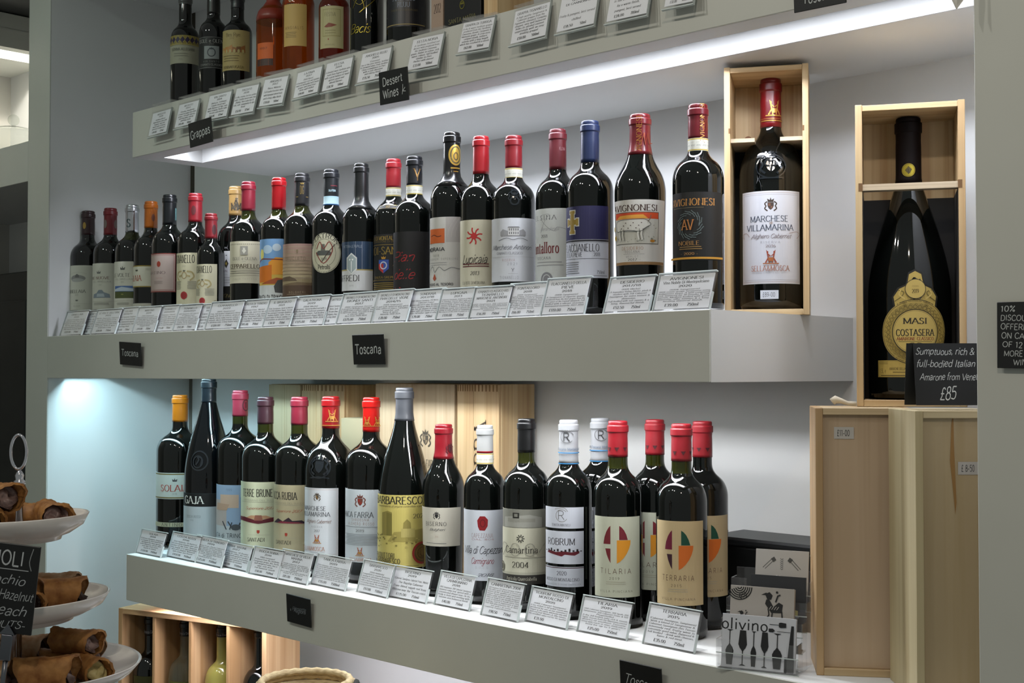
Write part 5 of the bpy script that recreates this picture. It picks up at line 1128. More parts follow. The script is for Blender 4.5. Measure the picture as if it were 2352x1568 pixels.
L_ = [
 (311, 371, 1217, 1279, 'leftmost on the lower shelf', ['SOLAIA', '2018'], ['(Cabernet Sauvignon, Sangiovese)', 'A complex & structured wine,', 'designed for long ageing,', 'with elegance, cassis, mint', 'and ripe fruit notes.', 'Superb & velvety'], ('£350.00', '1500ml')),
 (381, 452, 1224, 1289, 'before the tall sloping magnum', ['COSTA RUSSI', '1998'], ['(95% Nebbiolo, 5% Barbera)', 'An extremely complex wine with', 'aromas of ripe fruits, liquorice,', 'long length, it is approachable', 'and very elegant. Balanced', 'with power and finesse'], ('£450.00', '1500ml')),
 (434, 513, 1232, 1301, 'before the watercolour-labelled magnum', ['TENUTA DI TRINORO', '1999'], ['(Cabernet Franc, Merlot, Cabernet', 'Sauvignon, Petit Verdot)', 'Deep garnet in colour with', 'Bordeaux blend in balance &', 'with a long, impressive finish.', 'Much more complex than most', 'Bordeaux.', 'Medium/full bodied'], ('£375.00', '1500ml')),
 (491, 573, 1245, 1310, 'before the red ribbon magnum', ['TERRE BRUNE', '2017'], ['(95% Carignano, 5% Bovale)', 'Very deep in colour the red is', 'complemented with warmth & opulence', 'sweet spices, carob & fascinating', 'balsam, red plum intensity & supple', 'with smooth tannins'], ('£98.00', '1500ml')),
 (570, 640, 1257, 1328, 'before the mountain-labelled magnum', ['ROCCA RUBIA', '2018'], ['(100% Carignano)', 'Produced from the Sardinian', 'Carignano grape, this fresh,', 'well-weighted wine, has a', 'ripe, rich taste.', 'Full flavoured, smooth'], ('£58.00', '1500ml')),
 (632, 708, 1264, 1341, 'before the silvery labelled magnum', ['MARCHESE DI VILLA', 'MARINA', '2017'], ['(100% Cabernet Sauvignon)', 'A sophisticated & fine Sardinian', 'Cabernet Sauvignon. Rich, red-ruby', 'ruby red in colour, smooth & full-', 'bodied.', 'Open a few hours before serving to', 'enjoy it at its best'], ('£85.00', '1500ml')),
 (711, 797, 1275, 1354, 'before the scarlet-capped magnum', ['TANCA FARRA', '2019'], ['(50% Cannonau, 50% Cabernet Sauvignon)', 'A classy full-bodied Sardinian red made', 'from a successful blend of the', 'Cannonau & Cabernet Sauvignon', 'grapes. Clean & intense on the nose, dry', '& balanced on the palate, a', 'surprisingly elegant & generous finish', 'the perfect red which is an absolute'], ('£55.00', '1500ml')),
 (816, 894, 1288, 1371, 'before the yellow-labelled magnum', ['BARBARESCO', '2020'], ['(100% Nebbiolo)', 'A magnificent & complete Barbaresco,', 'stunning & solid mature with a typical', 'blend & red fruited nose. Full-bodied', 'with a lustrous depth & richness &', 'persisting finish. An exceedingly', 'pretty proud Barbaresco excellence.'], ('£97.00', '1500ml')),
 (892, 980, 1302, 1383, 'just left of the spaced-capitals bottle', ['BISERNO', '2019'], ['(Cabernet Sauvignon, Cabernet Franc, Merlot)', 'The flagship Cabernet', 'Franc blend, supple red from', 'Bibbona near the Tuscan coast.'], ('£135.00', '750ml')),
 (996, 1080, 1314, 1400, 'before the wax-seal bottle', ['VILLA DI CAPEZZANA', 'CARMIGNANO', '2018'], ['(80% Sangiovese, 20% Cabernet Sauvignon)', 'Intense ruby red, spiced with a', 'concentrated elegant nose. On the', 'body is bold and inviting with', 'tension and balanced finish'], ('£40.00', '750ml')),
 (1102, 1192, 1331, 1425, 'before the pale year bottle', ['CAMARTINA 2004'], ['(70% Sangiovese, 25% Cabernet Sauvignon, 5% Merlot)', 'This wine spent 18 months in French oak', 'boasts all the qualities of a beautiful,', 'intense Tuscan Cabernet which is rounded', 'with a wild, spicy & smoky bouquet.', 'Hints of smoke & ripe blackberry finish,', 'some of red fruit & smooth spices, long', '& deep, rich & impressive a wine', 'that will give pleasure for at least', 'ten years to come.', 'Completely Organic/Biodynamic/Vegan'], ('£98.50', '750ml')),
 (1203, 1306, 1351, 1441, 'before the three-strip label bottle', ["'ROBRUM' ROSSO DI", 'MONTALCINO', '2020'], ['(100% Cabernet Sauvignon)', 'A dry, medium to full bodied Tuscan wine', 'produced by one of our customers!', 'Elegant on the palate, deliciously oaky with', 'dark red fruit flavours & silky tannins.', 'An excellent value red for the quality!'], ('£31.00', '')),
 (1325, 1441, 1372, 1468, 'before the pale green label with emblem', ['TILARIA', '2019'], ['(30% Cabernet Sauvignon, 30% Syrah, 20%', 'Sangiovese, 10% Cabernet Franc & 10%', 'Pugnitello)', 'A dry, full bodied, oaky, rich & smooth', 'Super Tuscan from the Maremma coastal', 'district of southern Tuscany.', 'Great with roasts or stews. Drink now or', 'hold for up to 5 years.'], ('£25.00', '750ml')),
 (1475, 1597, 1390, 1497, 'before the tan label, last on the right of the lower shelf', ['TERRARIA', '2015'], ['(Cabernet Sauvignon, Sangiovese)', 'With a blend of Sangiovese &', 'Cabernet Sauvignon this Tuscan', 'intensely red, fruity wine is', 'extremely good value. Balanced &', 'full bodied - drink with cheeses,', 'hams & red meat.'], ('£35.00', '750ml')),
]
for i, (uL, uR, vT, vB, wh, hd, bd, pc) in enumerate(L_):
    # the row of the foot gives its distance from the front edge of the shelf
    r0 = ray((uL+uR)/2, (vB-4 if i < 12 else vB-7)); Y0 = max(1.456, min(ZB/r0[2]*r0[1], 1.50))
    card(0, 0, uL, uR, vT, vB, Y0, ZB, 'lower shelf price card, '+wh, hd, bd, pc, radians(-2-(i*29 % 4)*1.2), .30, group='price cards along the lower shelf')
# cards hooked over the front of the top shelf
def hcard(uL, uR, vT, vB, label, head, body, price, roll=0):
    Yt = YF-.006
    pa, da = atY(uL, vB, Yt-.014); pb, db = atY(uR, vB, Yt-.014); W = pb.x-pa.x-.006; cx = (pa.x+pb.x)/2
    D = (da+db)/2; H = atD((uL+uR)/2, vT, D).z-atD((uL+uR)/2, vB, D).z; H = H*.93-.004; tilt = .23
    z0 = atD((uL+uR)/2, vB+3, D).z
    t = thing('price_card', label, 'price card', (cx, YF-.007-H*sin(tilt), z0), 0, 'price cards hooked on the top shelf front')
    t.rotation_euler.y = roll
    c, s = cos(tilt), sin(tilt)
    a = MB(); mp = lambda x, y, h: (x, y*s-h*c, y*c+h*s)
    def plate(x0, x1, y0, y1, h0, h1, mt):
        vs = [mp(x, y, h) for h in (h0, h1) for y in (y0, y1) for x in (x0, x1)]
        a.add(vs, [(0, 2, 3, 1), (4, 5, 7, 6), (0, 1, 5, 4), (2, 6, 7, 3), (0, 4, 6, 2), (1, 3, 7, 5)], mt)
    plate(-W/2-.003, W/2+.003, -.004, H+.003, -.0022, -.0008, ACR); plate(-W/2-.003, W/2+.003, -.004, H+.003, .001, .002, ACR)
    plate(-W/2-.003, W/2+.003, -.0055, -.004, -.0022, .002, ACE); plate(W/2+.0022, W/2+.003, -.004, H+.003, -.0022, .002, ACE)
    zt_ = ZT-z0+.0015
    yb = H*s
    a.box(-W/2-.003, W/2+.003, yb-.0015, yb, H*c, max(zt_, H*c+.002)+.0014, ACR); a.box(-W/2-.003, W/2+.003, yb, yb+.032, zt_, zt_+.0014, ACR)
    a.build('card_holder', t)
    a = MB(); vs = [mp(x, y, h) for h in (-.0006, .0002) for y in (0, H) for x in (-W/2, W/2)]
    a.add(vs, [(0, 2, 3, 1), (4, 5, 7, 6), (0, 1, 5, 4), (2, 6, 7, 3), (0, 4, 6, 2), (1, 3, 7, 5)], M(CARDCOL, .5))
    pr = Print(a, W, H, lambda x, y, h: mp(x, y, h+.0002)); cardprint(pr, head, body, price); a.build('card', t)
H_ = [
 (338, 383, 240, 304, 'leftmost, over the free end of the shelf', ['MOSCATO', '2019'], ['Sardinian Muscat', 'Sweet dessert wine with', 'fragrant, ripe and', 'exotic notes of honey', 'apricot & orange peel'], ('£24.00', '375ml')),
 (398, 447, 220, 285, 'hooked left above the first chalk tag', ['RECIOTO', '2012'], ['(Corvina, Rondinella)', 'A sweet red made from dried', 'grapes, rich with cherries', 'and chocolate, velvety', 'and long finish'], ('£45.00', '500ml')),
 (467, 521, 199, 268, 'hooked right above the first chalk tag', ['VIN SANTO', '2004'], ['(Malvasia, Trebbiano)', 'Complex dessert wine', 'with flavours of figs, nuts', 'dates & honey. Perfect with', 'biscuits and cheeses'], ('£58.00', '375ml')),
 (528, 583, 182, 257, 'fourth from the left under the tan-labelled bottle', ['PASSITO', '2018'], ['A silky, creamy, luscious golden', 'amber. Excellent dessert wine from', 'Zibibbo. Very seductive &', 'rich, soft, complexity & ripe', 'fruit.'], ('£51.00', '375ml')),
 (592, 650, 162, 237, 'under the round-tagged amber bottle', ['ANGIALIS', '2017'], ['(Nasco, Malvasia)', 'Full bodied luscious wine', 'with honeyed dried fruit', 'and a long silky finish'], ('£39.00', '500ml')),
 (670, 730, 143, 215, 'under the peach-labelled bottle', ['LATINIA', '2017'], ['(100% Nasco)', 'A harmonious rich and opulent', 'sweet & full bodied with honey', 'grapes and dried fruit', 'Serve well chilled'], ('£28.00', '500ml')),
 (736, 800, 121, 200, 'under the single leaf bottle', ['FESTIA', '2014'], ['A blended sweet Sardinian wine', 'made from fragrant grapes', 'with a great balance of sweet', 'apricot, peach and', 'almond flavours'], ('£38.50', '500ml')),
 (817, 888, 98, 180, 'under the black bottle with gold script', ['ANGHELU RUJU', '2005'], ['(Cannonau)', 'One of the most famous, fortified', '& renowned wines from Sardinia', 'Close resemblance to Port', 'with a rich chocolate', 'and cherry finish'], ('£35.50', '750ml')),
 (932, 1007, 65, 152, 'right of the dessert wine chalk tag', ['FESTA NORIA'], ['A Sardinian fortified red', 'dessert wine produced from', 'the Sardinian Cannonau', 'grape. Amber in colour, rich,', 'sweet, robust, full bodied,', 'similar to Port.', 'Perfect with cheese!'], ('£33.00', '500ml')),
 (1047, 1124, 27, 111, 'under the black carton', ['GRAPPA DI TURRIGA'], ['A dry & warm Sardinian grappa', 'produced from the Sardinian', 'Cannonau, Bovale, Carignano &', 'Malvasia grape. A crisp nose,', 'compact mouth, outburst', 'velvety with a long length', 'which has resulted in a classic'], ('£62.00', '500ml')),
 (1169, 1255, -6, 88, 'first of the cut-off row right of the cartons', ['GRAPPA TIGNANELLO'], ['A high quality Sangiovese &', 'Cabernet grappa from the', 'Tignanello vineyard. Complex,', 'elegant, very well balanced', 'hides its alcohol content', 'surprisingly well: an easy', 'drinking grappa!'], ('£59.00', '500ml')),
 (1274, 1366, -34, 61, 'with large price lettering, cut by the frame', ['GRAPPA', 'DI CANNONAU'], ['', 'Fruity & pungent, best served', 'chilled'], ('£18.50', '50ml')),
 (1388, 1487, -58, 37, 'cut by the frame, only its last lines showing', ['GRAPPA'], ['A smooth grappa aged', 'in oak barrels followed', 'by a warm finish,', 'pungent, best served'], ('£28.00', '700ml')),
 (1520, 1593, -88, 6, 'cut by the frame, only its foot showing', ['GRAPPA'], ['A fine grappa', 'aged in oak'], ('£32.00', '500ml')),
]
for i, (a_, b_, c_, d_, wh, hd, bd, pc) in enumerate(H_):
    hcard(a_, b_, c_, d_, 'price card on the top shelf front, '+wh, hd, bd, pc, radians((i*31 % 5-2)*.9+1.0))

# ------------------------------------------------------------------ chalk tags
SLATE = M('0B0D0E', .5); CH = 'B9BDBD'
def chalk(uL, uR, vT, vB, Y, label, fn, roll=0, tilt=.08, X=None, W=None, H=None, z=None):
    pa, da = atY(uL, (vT+vB)/2, Y); pb, db = atY(uR, (vT+vB)/2, Y)
    W = pb.x-pa.x; D = (da+db)/2; zt = atD((uL+uR)/2, vT, D).z; zb = atD((uL+uR)/2, vB, D).z; H = zt-zb
    a = MB(); a.box(-W/2, W/2, 0, .0022, -H/2, H/2, SLATE, .0006)
    pr = Print(a, W, H, lambda x, y, h: (x, -h, y-H/2)); pr.rough = .9; fn(pr)
    o = a.build('chalk_tag'); o.location = ((pa.x+pb.x)/2, Y-.004, (zt+zb)/2+CZ); o.rotation_euler = (tilt, roll, 0)
    return tag(o, label, 'chalk sign')
chalk(438, 490, 277, 333, YF-.026, 'small black chalk tag reading Grappas on the top shelf', lambda p: p.T('Grappas', 0, .52, .34, 'chalk', CH, 1.75, 3, jit=.05), radians(-2))
chalk(875, 941, 161, 236, YF-.026, 'black chalk tag reading Dessert Wines on the top shelf', lambda p: (p.T('Dessert', -.05, .7, .24, 'chalk', CH, 1.4, 3, jit=.05), p.T('Wines', -.2, .32, .27, 'chalk', CH, 1.1, 3, jit=.05), [p.L([(0, 0), q_], .02, CH, .62, .3) for q_ in ((.02, .2), (.12, .1), (.14, -.02), (-.02, -.1))]), radians(1))
chalk(1826, 1946, -60, 19, YF-.012, 'black chalk tag cut off by the top edge of the photo', lambda p: (p.T('Toscana', 0, .35, .3, 'chalk', CH, 1.3, 0, jit=.05)), radians(1))
chalk(278, 327, 786, 839, YF-.005, 'smaller chalk tag reading Toscana, left on the middle shelf front', lambda p: p.T('Toscana', 0, .55, .28, 'chalk', CH, 1.6, 0, jit=.05), radians(3))
chalk(814, 886, 768, 837, YF-.005, 'larger chalk tag reading Toscana, centre of the middle shelf front', lambda p: p.T('Toscana', 0, .52, .32, 'chalk', CH, 1.7, 0, jit=.05), radians(0))
def f(p):
    p.T('Piemonte', .05, .56, .13, 'chalki', '6A7076', 1.15, 4, jit=.1); p.T('Regions', .1, .48, .13, 'chalki', '7A8086', 1.0, 2, jit=.1); p.R(-.66, .42, -.63, .5, '8A9096')
chalk(662, 717, 1368, 1434, YF-.005, 'chalk tag with smudged illegible writing on the lower shelf front', f, radians(2))
chalk(1428, 1524, 1523, 1617, YF-.005, 'chalk tag reading Toscana on the lower shelf front, cut by the bottom edge', lambda p: p.T('Toscana', 0, .55, .25, 'chalki', CH, 1.6, -3, jit=.05), radians(1))
def f(p):
    for k, (w_, x, l) in enumerate((('10%', -.85, .6), ('DISCOUNT', -.85, 1.4), ('OFFERED', -.85, 1.25), ('ON CASES', -.82, 1.4), ('OF 12 OR', -.78, 1.35), ('MORE', -.72, .75), ('WINES', -.35, .85))):
        p.T(w_, x, .90-k*.134, .085, 'chalk', CH, l, -2, al='l', jit=.05)
chalk(2293, 2412, 693, 846, YF-.005, 'black chalk sign about a case discount on the right side panel', f, radians(1), .03)

# ------------------------------------------------------------------ boxed magnums
def openbox(name, label, u, v, D, W, H, dep, yaw, zs, left=True, th=.009, wood_=(None, None)):
    """open-fronted wooden box whose front-left foot is at photo column u, depth D"""
    p = atD(u, v, D); t = thing(name, label, 'wooden box', (p.x, p.y, zs), yaw)
    Z, X = wood_[0] or PINEZ, wood_[1] or PINEX
    def bd(nm, *b):
        a = MB(); a.box(*b, nm_m(nm), .0006); o = a.build(nm, t); return o
    nm_m = lambda n: X if n in ('top_board', 'bottom_board', 'neck_rest') else Z
    bd('side_board', 0, th, 0, dep, 0, H); bd('side_board', W-th, W, 0, dep, 0, H)
    bd('top_board', th, W-th, .001, dep, H-th, H-.001); bd('bottom_board', th, W-th, .001, dep, 0, th)
    bd('back_board', th, W-th, dep-.006, dep, th, H-th)
    return t, Z, X
def local(t, x, y, z):  # box-local point -> lens-relative coordinates
    c, s = cos(t.rotation_euler.z), sin(t.rotation_euler.z)
    return (t.location.x+x*c-y*s, t.location.y+x*s+y*c, t.location.z-CZ+z)
# box 1
D1 = 1.945; W1 = .1255; H1 = .379; yaw1 = YAW-radians(14)
t, _, _ = openbox('wooden_box', 'open pine box holding the magnum with crest, right end of the middle shelf', 1665, 714, D1, W1, H1, .113, yaw1, ZM)
a = MB(); a.box(.0092, W1-.0092, .1, .1065, .0095, H1*.70, M('100E0B', .8)); a.build('dark_sheet', t)  # near-black sheet across the back, below the neck rest
a = MB(); zN = H1*.70
a.box(.009, .045, .012, .10, zN, zN+.006, PLY); a.box(.083, W1-.009, .012, .10, zN, zN+.006, PLY); a.build('neck_rest', t)
for x in (.0065, W1-.0088): a = MB(); a.box(x, x+.0025, .0-.0003, .01, zN+.012, zN+.02, M('7A5836', .8)); a.build('groove', t)
a = MB(); pr = Print(a, .113, H1, lambda x, y, h: (W1+h, .0565+x, y)); 
pr.T('CABERNET RISERVA', .0, .45, .022, 'wide', '6A4A30', None, 90); a.build('stencil', t)
a = MB(); pr = Print(a, W1-.018, H1, lambda x, y, h: (W1/2+x, .113-.0062-h, y)); pr.E(-.62, .745, .02, .024, '7A4A22'); pr.E(-.62, .745, .012, .014, '5E3416'); a.build('knot', t)
P1 = local(t, W1*.535, .061, .009)
Dm = -P1[0]*sin(YAW)*1+P1[1]*cos(YAW)
b = bottle(1766, 183, 148, None, P1[2], 'mag', 'magnum with red capsule and large white crest label inside the left wooden box', '9C0F1C', 281, rn=.32, D=Dm, capr=.3, group='boxed magnums')
b.o.location.x, b.o.location.y = P1[0], P1[1]
def f(p):
    p.R(-.97, .015, .97, .985, 'C2C2C6'); p.R(-.955, .02, .955, .98, '8A6A5A'); p.R(-.95, .0225, .95, .9775, 'BDBFC6'); p.R(-.90, .04, .90, .96, '7A6A6A'); p.R(-.893, .042, .893, .958, 'C0C2C9')
    p.crest(0, .835, .065, '3A2E26', '6E4A3A'); p.T('MARCHESE', 0, .70, .062, 'serif', '3A4454', (1720, 1804)); p.T('de', 0, .655, .03, 'script', '8A6A4A'); p.T('VILLAMARINA', 0, .605, .062, 'serif', '3A4454', (1712.5, 1815))
    p.T('Alghero Cabernet', 0, .512, .045, 'script', '6A5A5A', 1.2); p.L([(-.32, -.02), (-.34, .03), (-.28, .04), (-.24, 0)], .004, '8A6A5A', 0, .512, 1, 3); p.L([(.3, -.02), (.35, .02), (.3, .05), (.2, .03)], .004, '8A6A5A', 0, .512, 1, 3)
    p.T('RISERVA', 0, .445, .023, 'wide', '7A7A80', .6); p.T('2016', 0, .405, .028, 'serif', '7A6A6A', .3); p.twins(0, .285, .075, '8E3A20', '9A5A30')
    p.T('SELLA&MOSCA', 0, .165, .058, 'serif', '9A6248', (1722.5, 1805)); p.T('CASA FONDATA NEL 1899', 0, .115, .014, 'wide', '7A7A80', .85)
lab(b, 437.5, 651, 1, 60, f, 'C2C2C6')
raised(b, b.zv(381), 0, .023, lambda p: (p.crest(0, .55, .36, RAISED), p.ring(0, .5, .5, .42, .045, RAISED), p.ring(-.2, .62, .12, .12, .04, RAISED), p.ring(.2, .62, .12, .12, .04, RAISED), p.R(-.8, .08, .8, .13, RAISED), [p.E(-.35+k*.24, .97, .035, .035, RAISED, 8) for k in range(4)]))
capart(b, .08, .62, -20, gtw, 55); capart(b, 0, 1, 0, lambda p: (p.R(-1, .16, 1, .172, '*C08A50'), p.R(-1, .12, 1, .128, '*C08A50')), 150)
lab(b, 666, 686, 4, 16, lambda p: p.T('£89-00', -.05, .5, .5, 'sans', '4A4A50', 1.4), 'C6CCD6', 'price_sticker')
# lid behind box 1
a = MB(); a.box(0, .12, 0, .004, 0, H1*.88, PINEZ, .0005); o = a.build('box_lid')
q_ = local(t, -.006, .119, 0); o.location = (q_[0], q_[1], ZM+CZ); o.rotation_euler.z = yaw1; tag(o, 'thin pine lid standing upright just behind the left wooden box', 'box lid')

# right-hand stack: two closed boxes, one open box on top
def slidebox(label, u, v, D, W, dep, zs, H, yaw, mz, mx, th, lid, sticker, sx, sy, lidup=0):
    p = atD(u, v, D); t = thing('wooden_box', label, 'wooden box', (p.x, p.y, zs), yaw)
    def bd(nm, m_, *b): a = MB(); a.box(*b, m_, .0007); return a.build(nm, t)
    bd('side_board', mz, 0, th, 0, dep, 0, H); bd('side_board', mz, W-th, W, 0, dep, 0, H)
    bd('top_board', mx, th, W-th, .001, dep, H-th, H); bd('bottom_board', mx, th, W-th, 0, dep, 0, th)
    bd('back_board', mz, th, W-th, dep-.005, dep, th, H-th)
    bd('lid', lid, th, W-th, .007, .011, th, H-th*.9+lidup)
    a = MB(); cx, cz = th+(W-2*th)*sx, H*sy; w_, h_ = .0128, .0078
    a.add([(cx-w_, .0064, cz-h_), (cx+w_, .0064, cz-h_+.0), (cx+w_, .0062, cz+h_), (cx-w_, .0062, cz+h_)], [(0, 1, 2, 3)], M('B9B6B2', .6))
    pr = Print(a, 2*w_, 2*h_, lambda x, y, h: (cx+x, .0060-h, cz-h_+y)); pr.T(sticker, -.05, .5, .5, 'sans', '3A3A3C', 1.3); a.build('price_sticker', t)
    return t
H3 = .352
slidebox('closed pale wooden box beside the leaflet holder, sliding lid recessed in a frame', 1876, 1545, 1.695, .122, .105, ZB, H3, YAW-radians(9), wood('maple_frame', 'A98A62', 'B89A72', '8E7048', 'z', .7), wood('maple_frame_x', 'B39A74', 'C2AC88', '96805A', 'x', .7), .0095, wood('beech_lid', 'B0987C', 'B9A288', 'A48C70', 'z', .5), '£11-00', .27, .905)
slidebox('closed pale wooden box nearest the right side panel with small price sticker', 2107, 1560, 1.56, .108, .112, ZB, H3, YAW, wood('poplar_side', 'B2A27C', 'C4B792', '94805E', 'z', .6), PALEX, .0095, wood('poplar_lid', 'B09C7A', 'B8A684', 'A48E62', 'z', .35), '£ 8-50', .64, .80, .006)
t_ = [o for o in bpy.data.objects if o.name.startswith('wooden_box')][-1]
a = MB(); a.add([(.044, .0064, .29), (.046, .0064, .335), (.0485, .0064, .352), (.049, .0064, .31), (.0515, .0064, .24), (.050, .0064, .225), (.047, .0064, .26)], [(0, 1, 2, 3), (0, 3, 4, 6), (4, 5, 6)], M('9A7440', .6)); a.build('grain_streak', t_)
t, _, _ = openbox('wooden_box', 'open pine box with dark magnum standing on the two closed boxes', 1968, 925, 1.735, .1415, .41, .105, YAW-radians(16), ZB+H3+.0005)
a = MB(); a.box(.0092, .1323, .092, .0985, .0095, .404*.72, M('100E0B', .8)); a.box(.0092, .0100, .004, .092, .0095, .404*.72, M('14110C', .8)); a.box(.1315, .1323, .004, .092, .0095, .404*.72, M('14110C', .8)); a.build('dark_sheet', t)  # near-black sheets over back and sides, below the neck rest
a = MB(); zN = .404*.725; a.box(.006, .1355, .002, .02, zN, zN+.0085, PLY); a.build('neck_rest', t)
for x in (.004, .132): a = MB(); a.box(x, x+.0055, -.0003, .012, zN-.001, zN+.010, M('6E5030', .8)); a.build('groove', t)
P2 = local(t, .0705, .062, .010); D2 = -P2[0]*sin(YAW)+P2[1]*cos(YAW)
b = bottle(2090, 272, 192, None, P2[2], 'fat', 'dark sloping magnum with ornate gold oval label inside the right wooden box', M('0C0405', .6, 0, 0, .15), 412, rn=.30, D=D2, capr=.45, group='boxed magnums')
b.o.location.x, b.o.location.y = P2[0], P2[1]
def plate2(b, u0, v0, r_px, fn, nm):
    z = b.zv(v0); h = r_px*b.d/F; phi = (b.u-u0)*b.d/F/b.R; th = b.face-phi
    rr = lambda zz: rad_at(b.prof, zz)+.0005
    mp = lambda x, y, hh: ((rr(z-h+y)+hh)*cos(th+x/b.R), (rr(z-h+y)+hh)*sin(th+x/b.R), z-h+y)
    mb = MB(); pr = Print(mb, 2*h, 2*h, mp, True); fn(pr); return mb.build(nm, b.o)
G1, G2 = 'B59C50', '6E5E2C'
def f(p):
    p.E(0, .5, .5, .48, '15120A', 30); p.E(0, .5, .49, .47, G1, 30); p.ring(0, .5, .48, .46, .008, '4A3E1C', 44); p.ring(0, .5, .455, .435, .135, 'A08A46', 44)
    for k in range(36):
        a = k*pi/18; p.ring(cos(a)*.76, .5+sin(a)*.37, .032, .032, .009, G2, 8); 
        p.L([(0, 0), (.03*cos(a+1), .03*sin(a+1)), (.05*cos(a+2), .04*sin(a+2))], .007, G2, cos(a+.09)*.84, .5+sin(a+.09)*.4, 1, 2)
    p.ring(0, .5, .315, .335, .012, '2A2412', 44); p.E(0, .5, .3, .32, 'C0A75C', 30); p.ring(0, .5, .29, .31, .004, '6E5E2C', 44)
    p.T('MASI', 0, .66, .085, 'bold', '1E1A12', .64); p.T('COSTASERA', 0, .49, .095, 'cond', '1E1A12', 1.03); p.T('AMARONE CLASSICO', 0, .40, .045, 'bold', '7A1E16', 1.0); p.R(-.45, .355, .45, .36, '3A3218')
    p.L([(-.12, 0), (-.03, .02), (0, -.02), (.03, .02), (.12, 0)], .007, '3A3218', 0, .32, 1, 3)
plate2(b, 2102, 762, 76, f, 'label')
def f(p):
    p.P([(-.9, -.9), (.9, -.9), (1.0, -.3), (.75, .1), (.4, .25), (.3, .75), (0, .9), (-.3, .75), (-.4, .25), (-.75, .1), (-1.0, -.3)], '15120A', 0, .5, .52); p.P([(-.85, -.88), (.85, -.88), (.95, -.3), (.7, .05), (.36, .2), (.27, .7), (0, .84), (-.27, .7), (-.36, .2), (-.7, .05), (-.95, -.3)], G1, 0, .5, .5)
    for sg in (-1, 1):
        p.L([(sg*.9, -.5), (sg*.6, -.3), (sg*.5, -.1), (sg*.75, .0)], .02, G2, 0, .5, .5, 3); p.L([(sg*.45, -.4), (sg*.7, -.2), (sg*.62, .0)], .03, 'C9B168', 0, .5, .5, 3); p.ring(sg*.36, .52, .03, .03, .01, G2, 8)
        for k in range(6): p.ring(sg*(.42+.05*(k % 3)), .15+.06*(k//3), .022, .022, .006, G2, 7)
    p.E(0, .52, .225, .225, '3A3218', 20); p.E(0, .52, .21, .21, 'BBA258', 20); p.T('VENDEMMIA', 0, .58, .035, 'light', '4A4020', .3); p.T('2019', 0, .47, .085, 'serif', '2A2414', .3)
plate2(b, 2103, 665, 50, f, 'crown_label')
lab(b, 827, 866, 12, 36, lambda p: (p.R(-.98, .03, .98, .97, '8A7638'), p.R(-.97, .05, .97, .95, 'B39A4E'), p.T('1.5L e', -.75, .38, .26, 'sans', '5A4A20', .3), p.T('AMARONE DELLA VALPOLICELLA', .15, .5, .15, 'serif', '3A3018', 1.2), tbl(p, 2, .8, .9, .03, '7A6830', -.95, -.5), tbl(p, 1, .3, .3, .04, '5A4A20', -.4, .9), tbl(p, 1, .1, .1, .05, '5A4A20', -.9, .9)), 'B39A4E', 'lower_label')
b2 = b; z_ = b.zv(380); rr_ = rad_at(b.prof, z_)+.0014
a = MB(); hh_ = .0185
pr = Print(a, hh_, hh_, lambda x, y, h: ((rr_+h)*cos(b.face-radians(0)+x/rr_), (rr_+h)*sin(b.face+x/rr_), z_-hh_/2+y), True, dx=.002)
pr.E(0, .5, .5, .5, '*B5A23A'); pr.ring(0, .5, .46, .46, .03, '5A4E1A'); pr.P([(-.25, 0), (0, .3), (.25, .05), (.1, -.25), (-.1, -.2)], '4A3E14', 0, .5); pr.L([(0, -.3), (0, .1)], .06, '2A240C', 0, .5); a.build('gold_medal', b.o)
# cord hanging from the pale box lid
a = MB(); q0 = atD(1953, 921, 1.745); zz = ZB+H3
pts = [(0, 0, .007), (.004, .0, .010), (.012, 0, .008), (.02, 0, .005), (.032, .002, .0042)]
a.tube(catmull3(pts) if False else pts, [.0055, .0055, .0035, .003, .003], M('C2B8A4', .9), 8)
o = a.build('white_cord'); o.location = (q0.x-.01, q0.y-.03, zz+CZ); o.rotation_euler.z = YAW; tag(o, 'short knotted white cotton cord on top of the closed wooden box', 'cord')
# folded chalk card £85
p = atD(2090, 930, 1.585); t = thing('tent_sign', 'folded black chalk card with eighty-five pound price before the dark boxed magnum', 'chalk sign', (p.x, p.y, ZB+H3+.006), YAW)
Hs, Ws = .078, .098
a = MB(); tl = .16
mp = lambda x, y, h: (x+.008, y*sin(tl)-h, y*cos(tl))
vs = [mp(x, y, h) for h in (-.0008, 0) for y in (0, Hs) for x in (0, Ws)]
a.add(vs, [(0, 2, 3, 1), (4, 5, 7, 6), (0, 1, 5, 4), (2, 6, 7, 3), (0, 4, 6, 2), (1, 3, 7, 5)], SLATE)
pr = Print(a, Ws, Hs, lambda x, y, h: mp(Ws/2+x, y, h)); pr.rough = .9
for w_, x, y, l, s_ in (('Sumptuous, rich &', -.2, .87, 1.5, .11), ('full-bodied Italian', -.2, .67, 1.5, .11), ('Amarone from Veneto', -.1, .46, 1.55, .11), ('£85', -.2, .2, .42, .2)): pr.T(w_, x, y, s_, 'chalki', 'C9CCCC', l, 0, jit=.07)
a.build('front_panel', t)
a = MB(); mp2 = lambda x, y, h: (x+.0, Hs*sin(tl)+(Hs-y)*sin(.12)+h, y*cos(tl))
vs = [mp2(x, y, h) for h in (0, .0008) for y in (0, Hs) for x in (0, Ws)]
a.add(vs, [(0, 2, 3, 1), (4, 5, 7, 6), (0, 1, 5, 4), (2, 6, 7, 3), (0, 4, 6, 2), (1, 3, 7, 5)], SLATE); a.build('rear_panel', t)

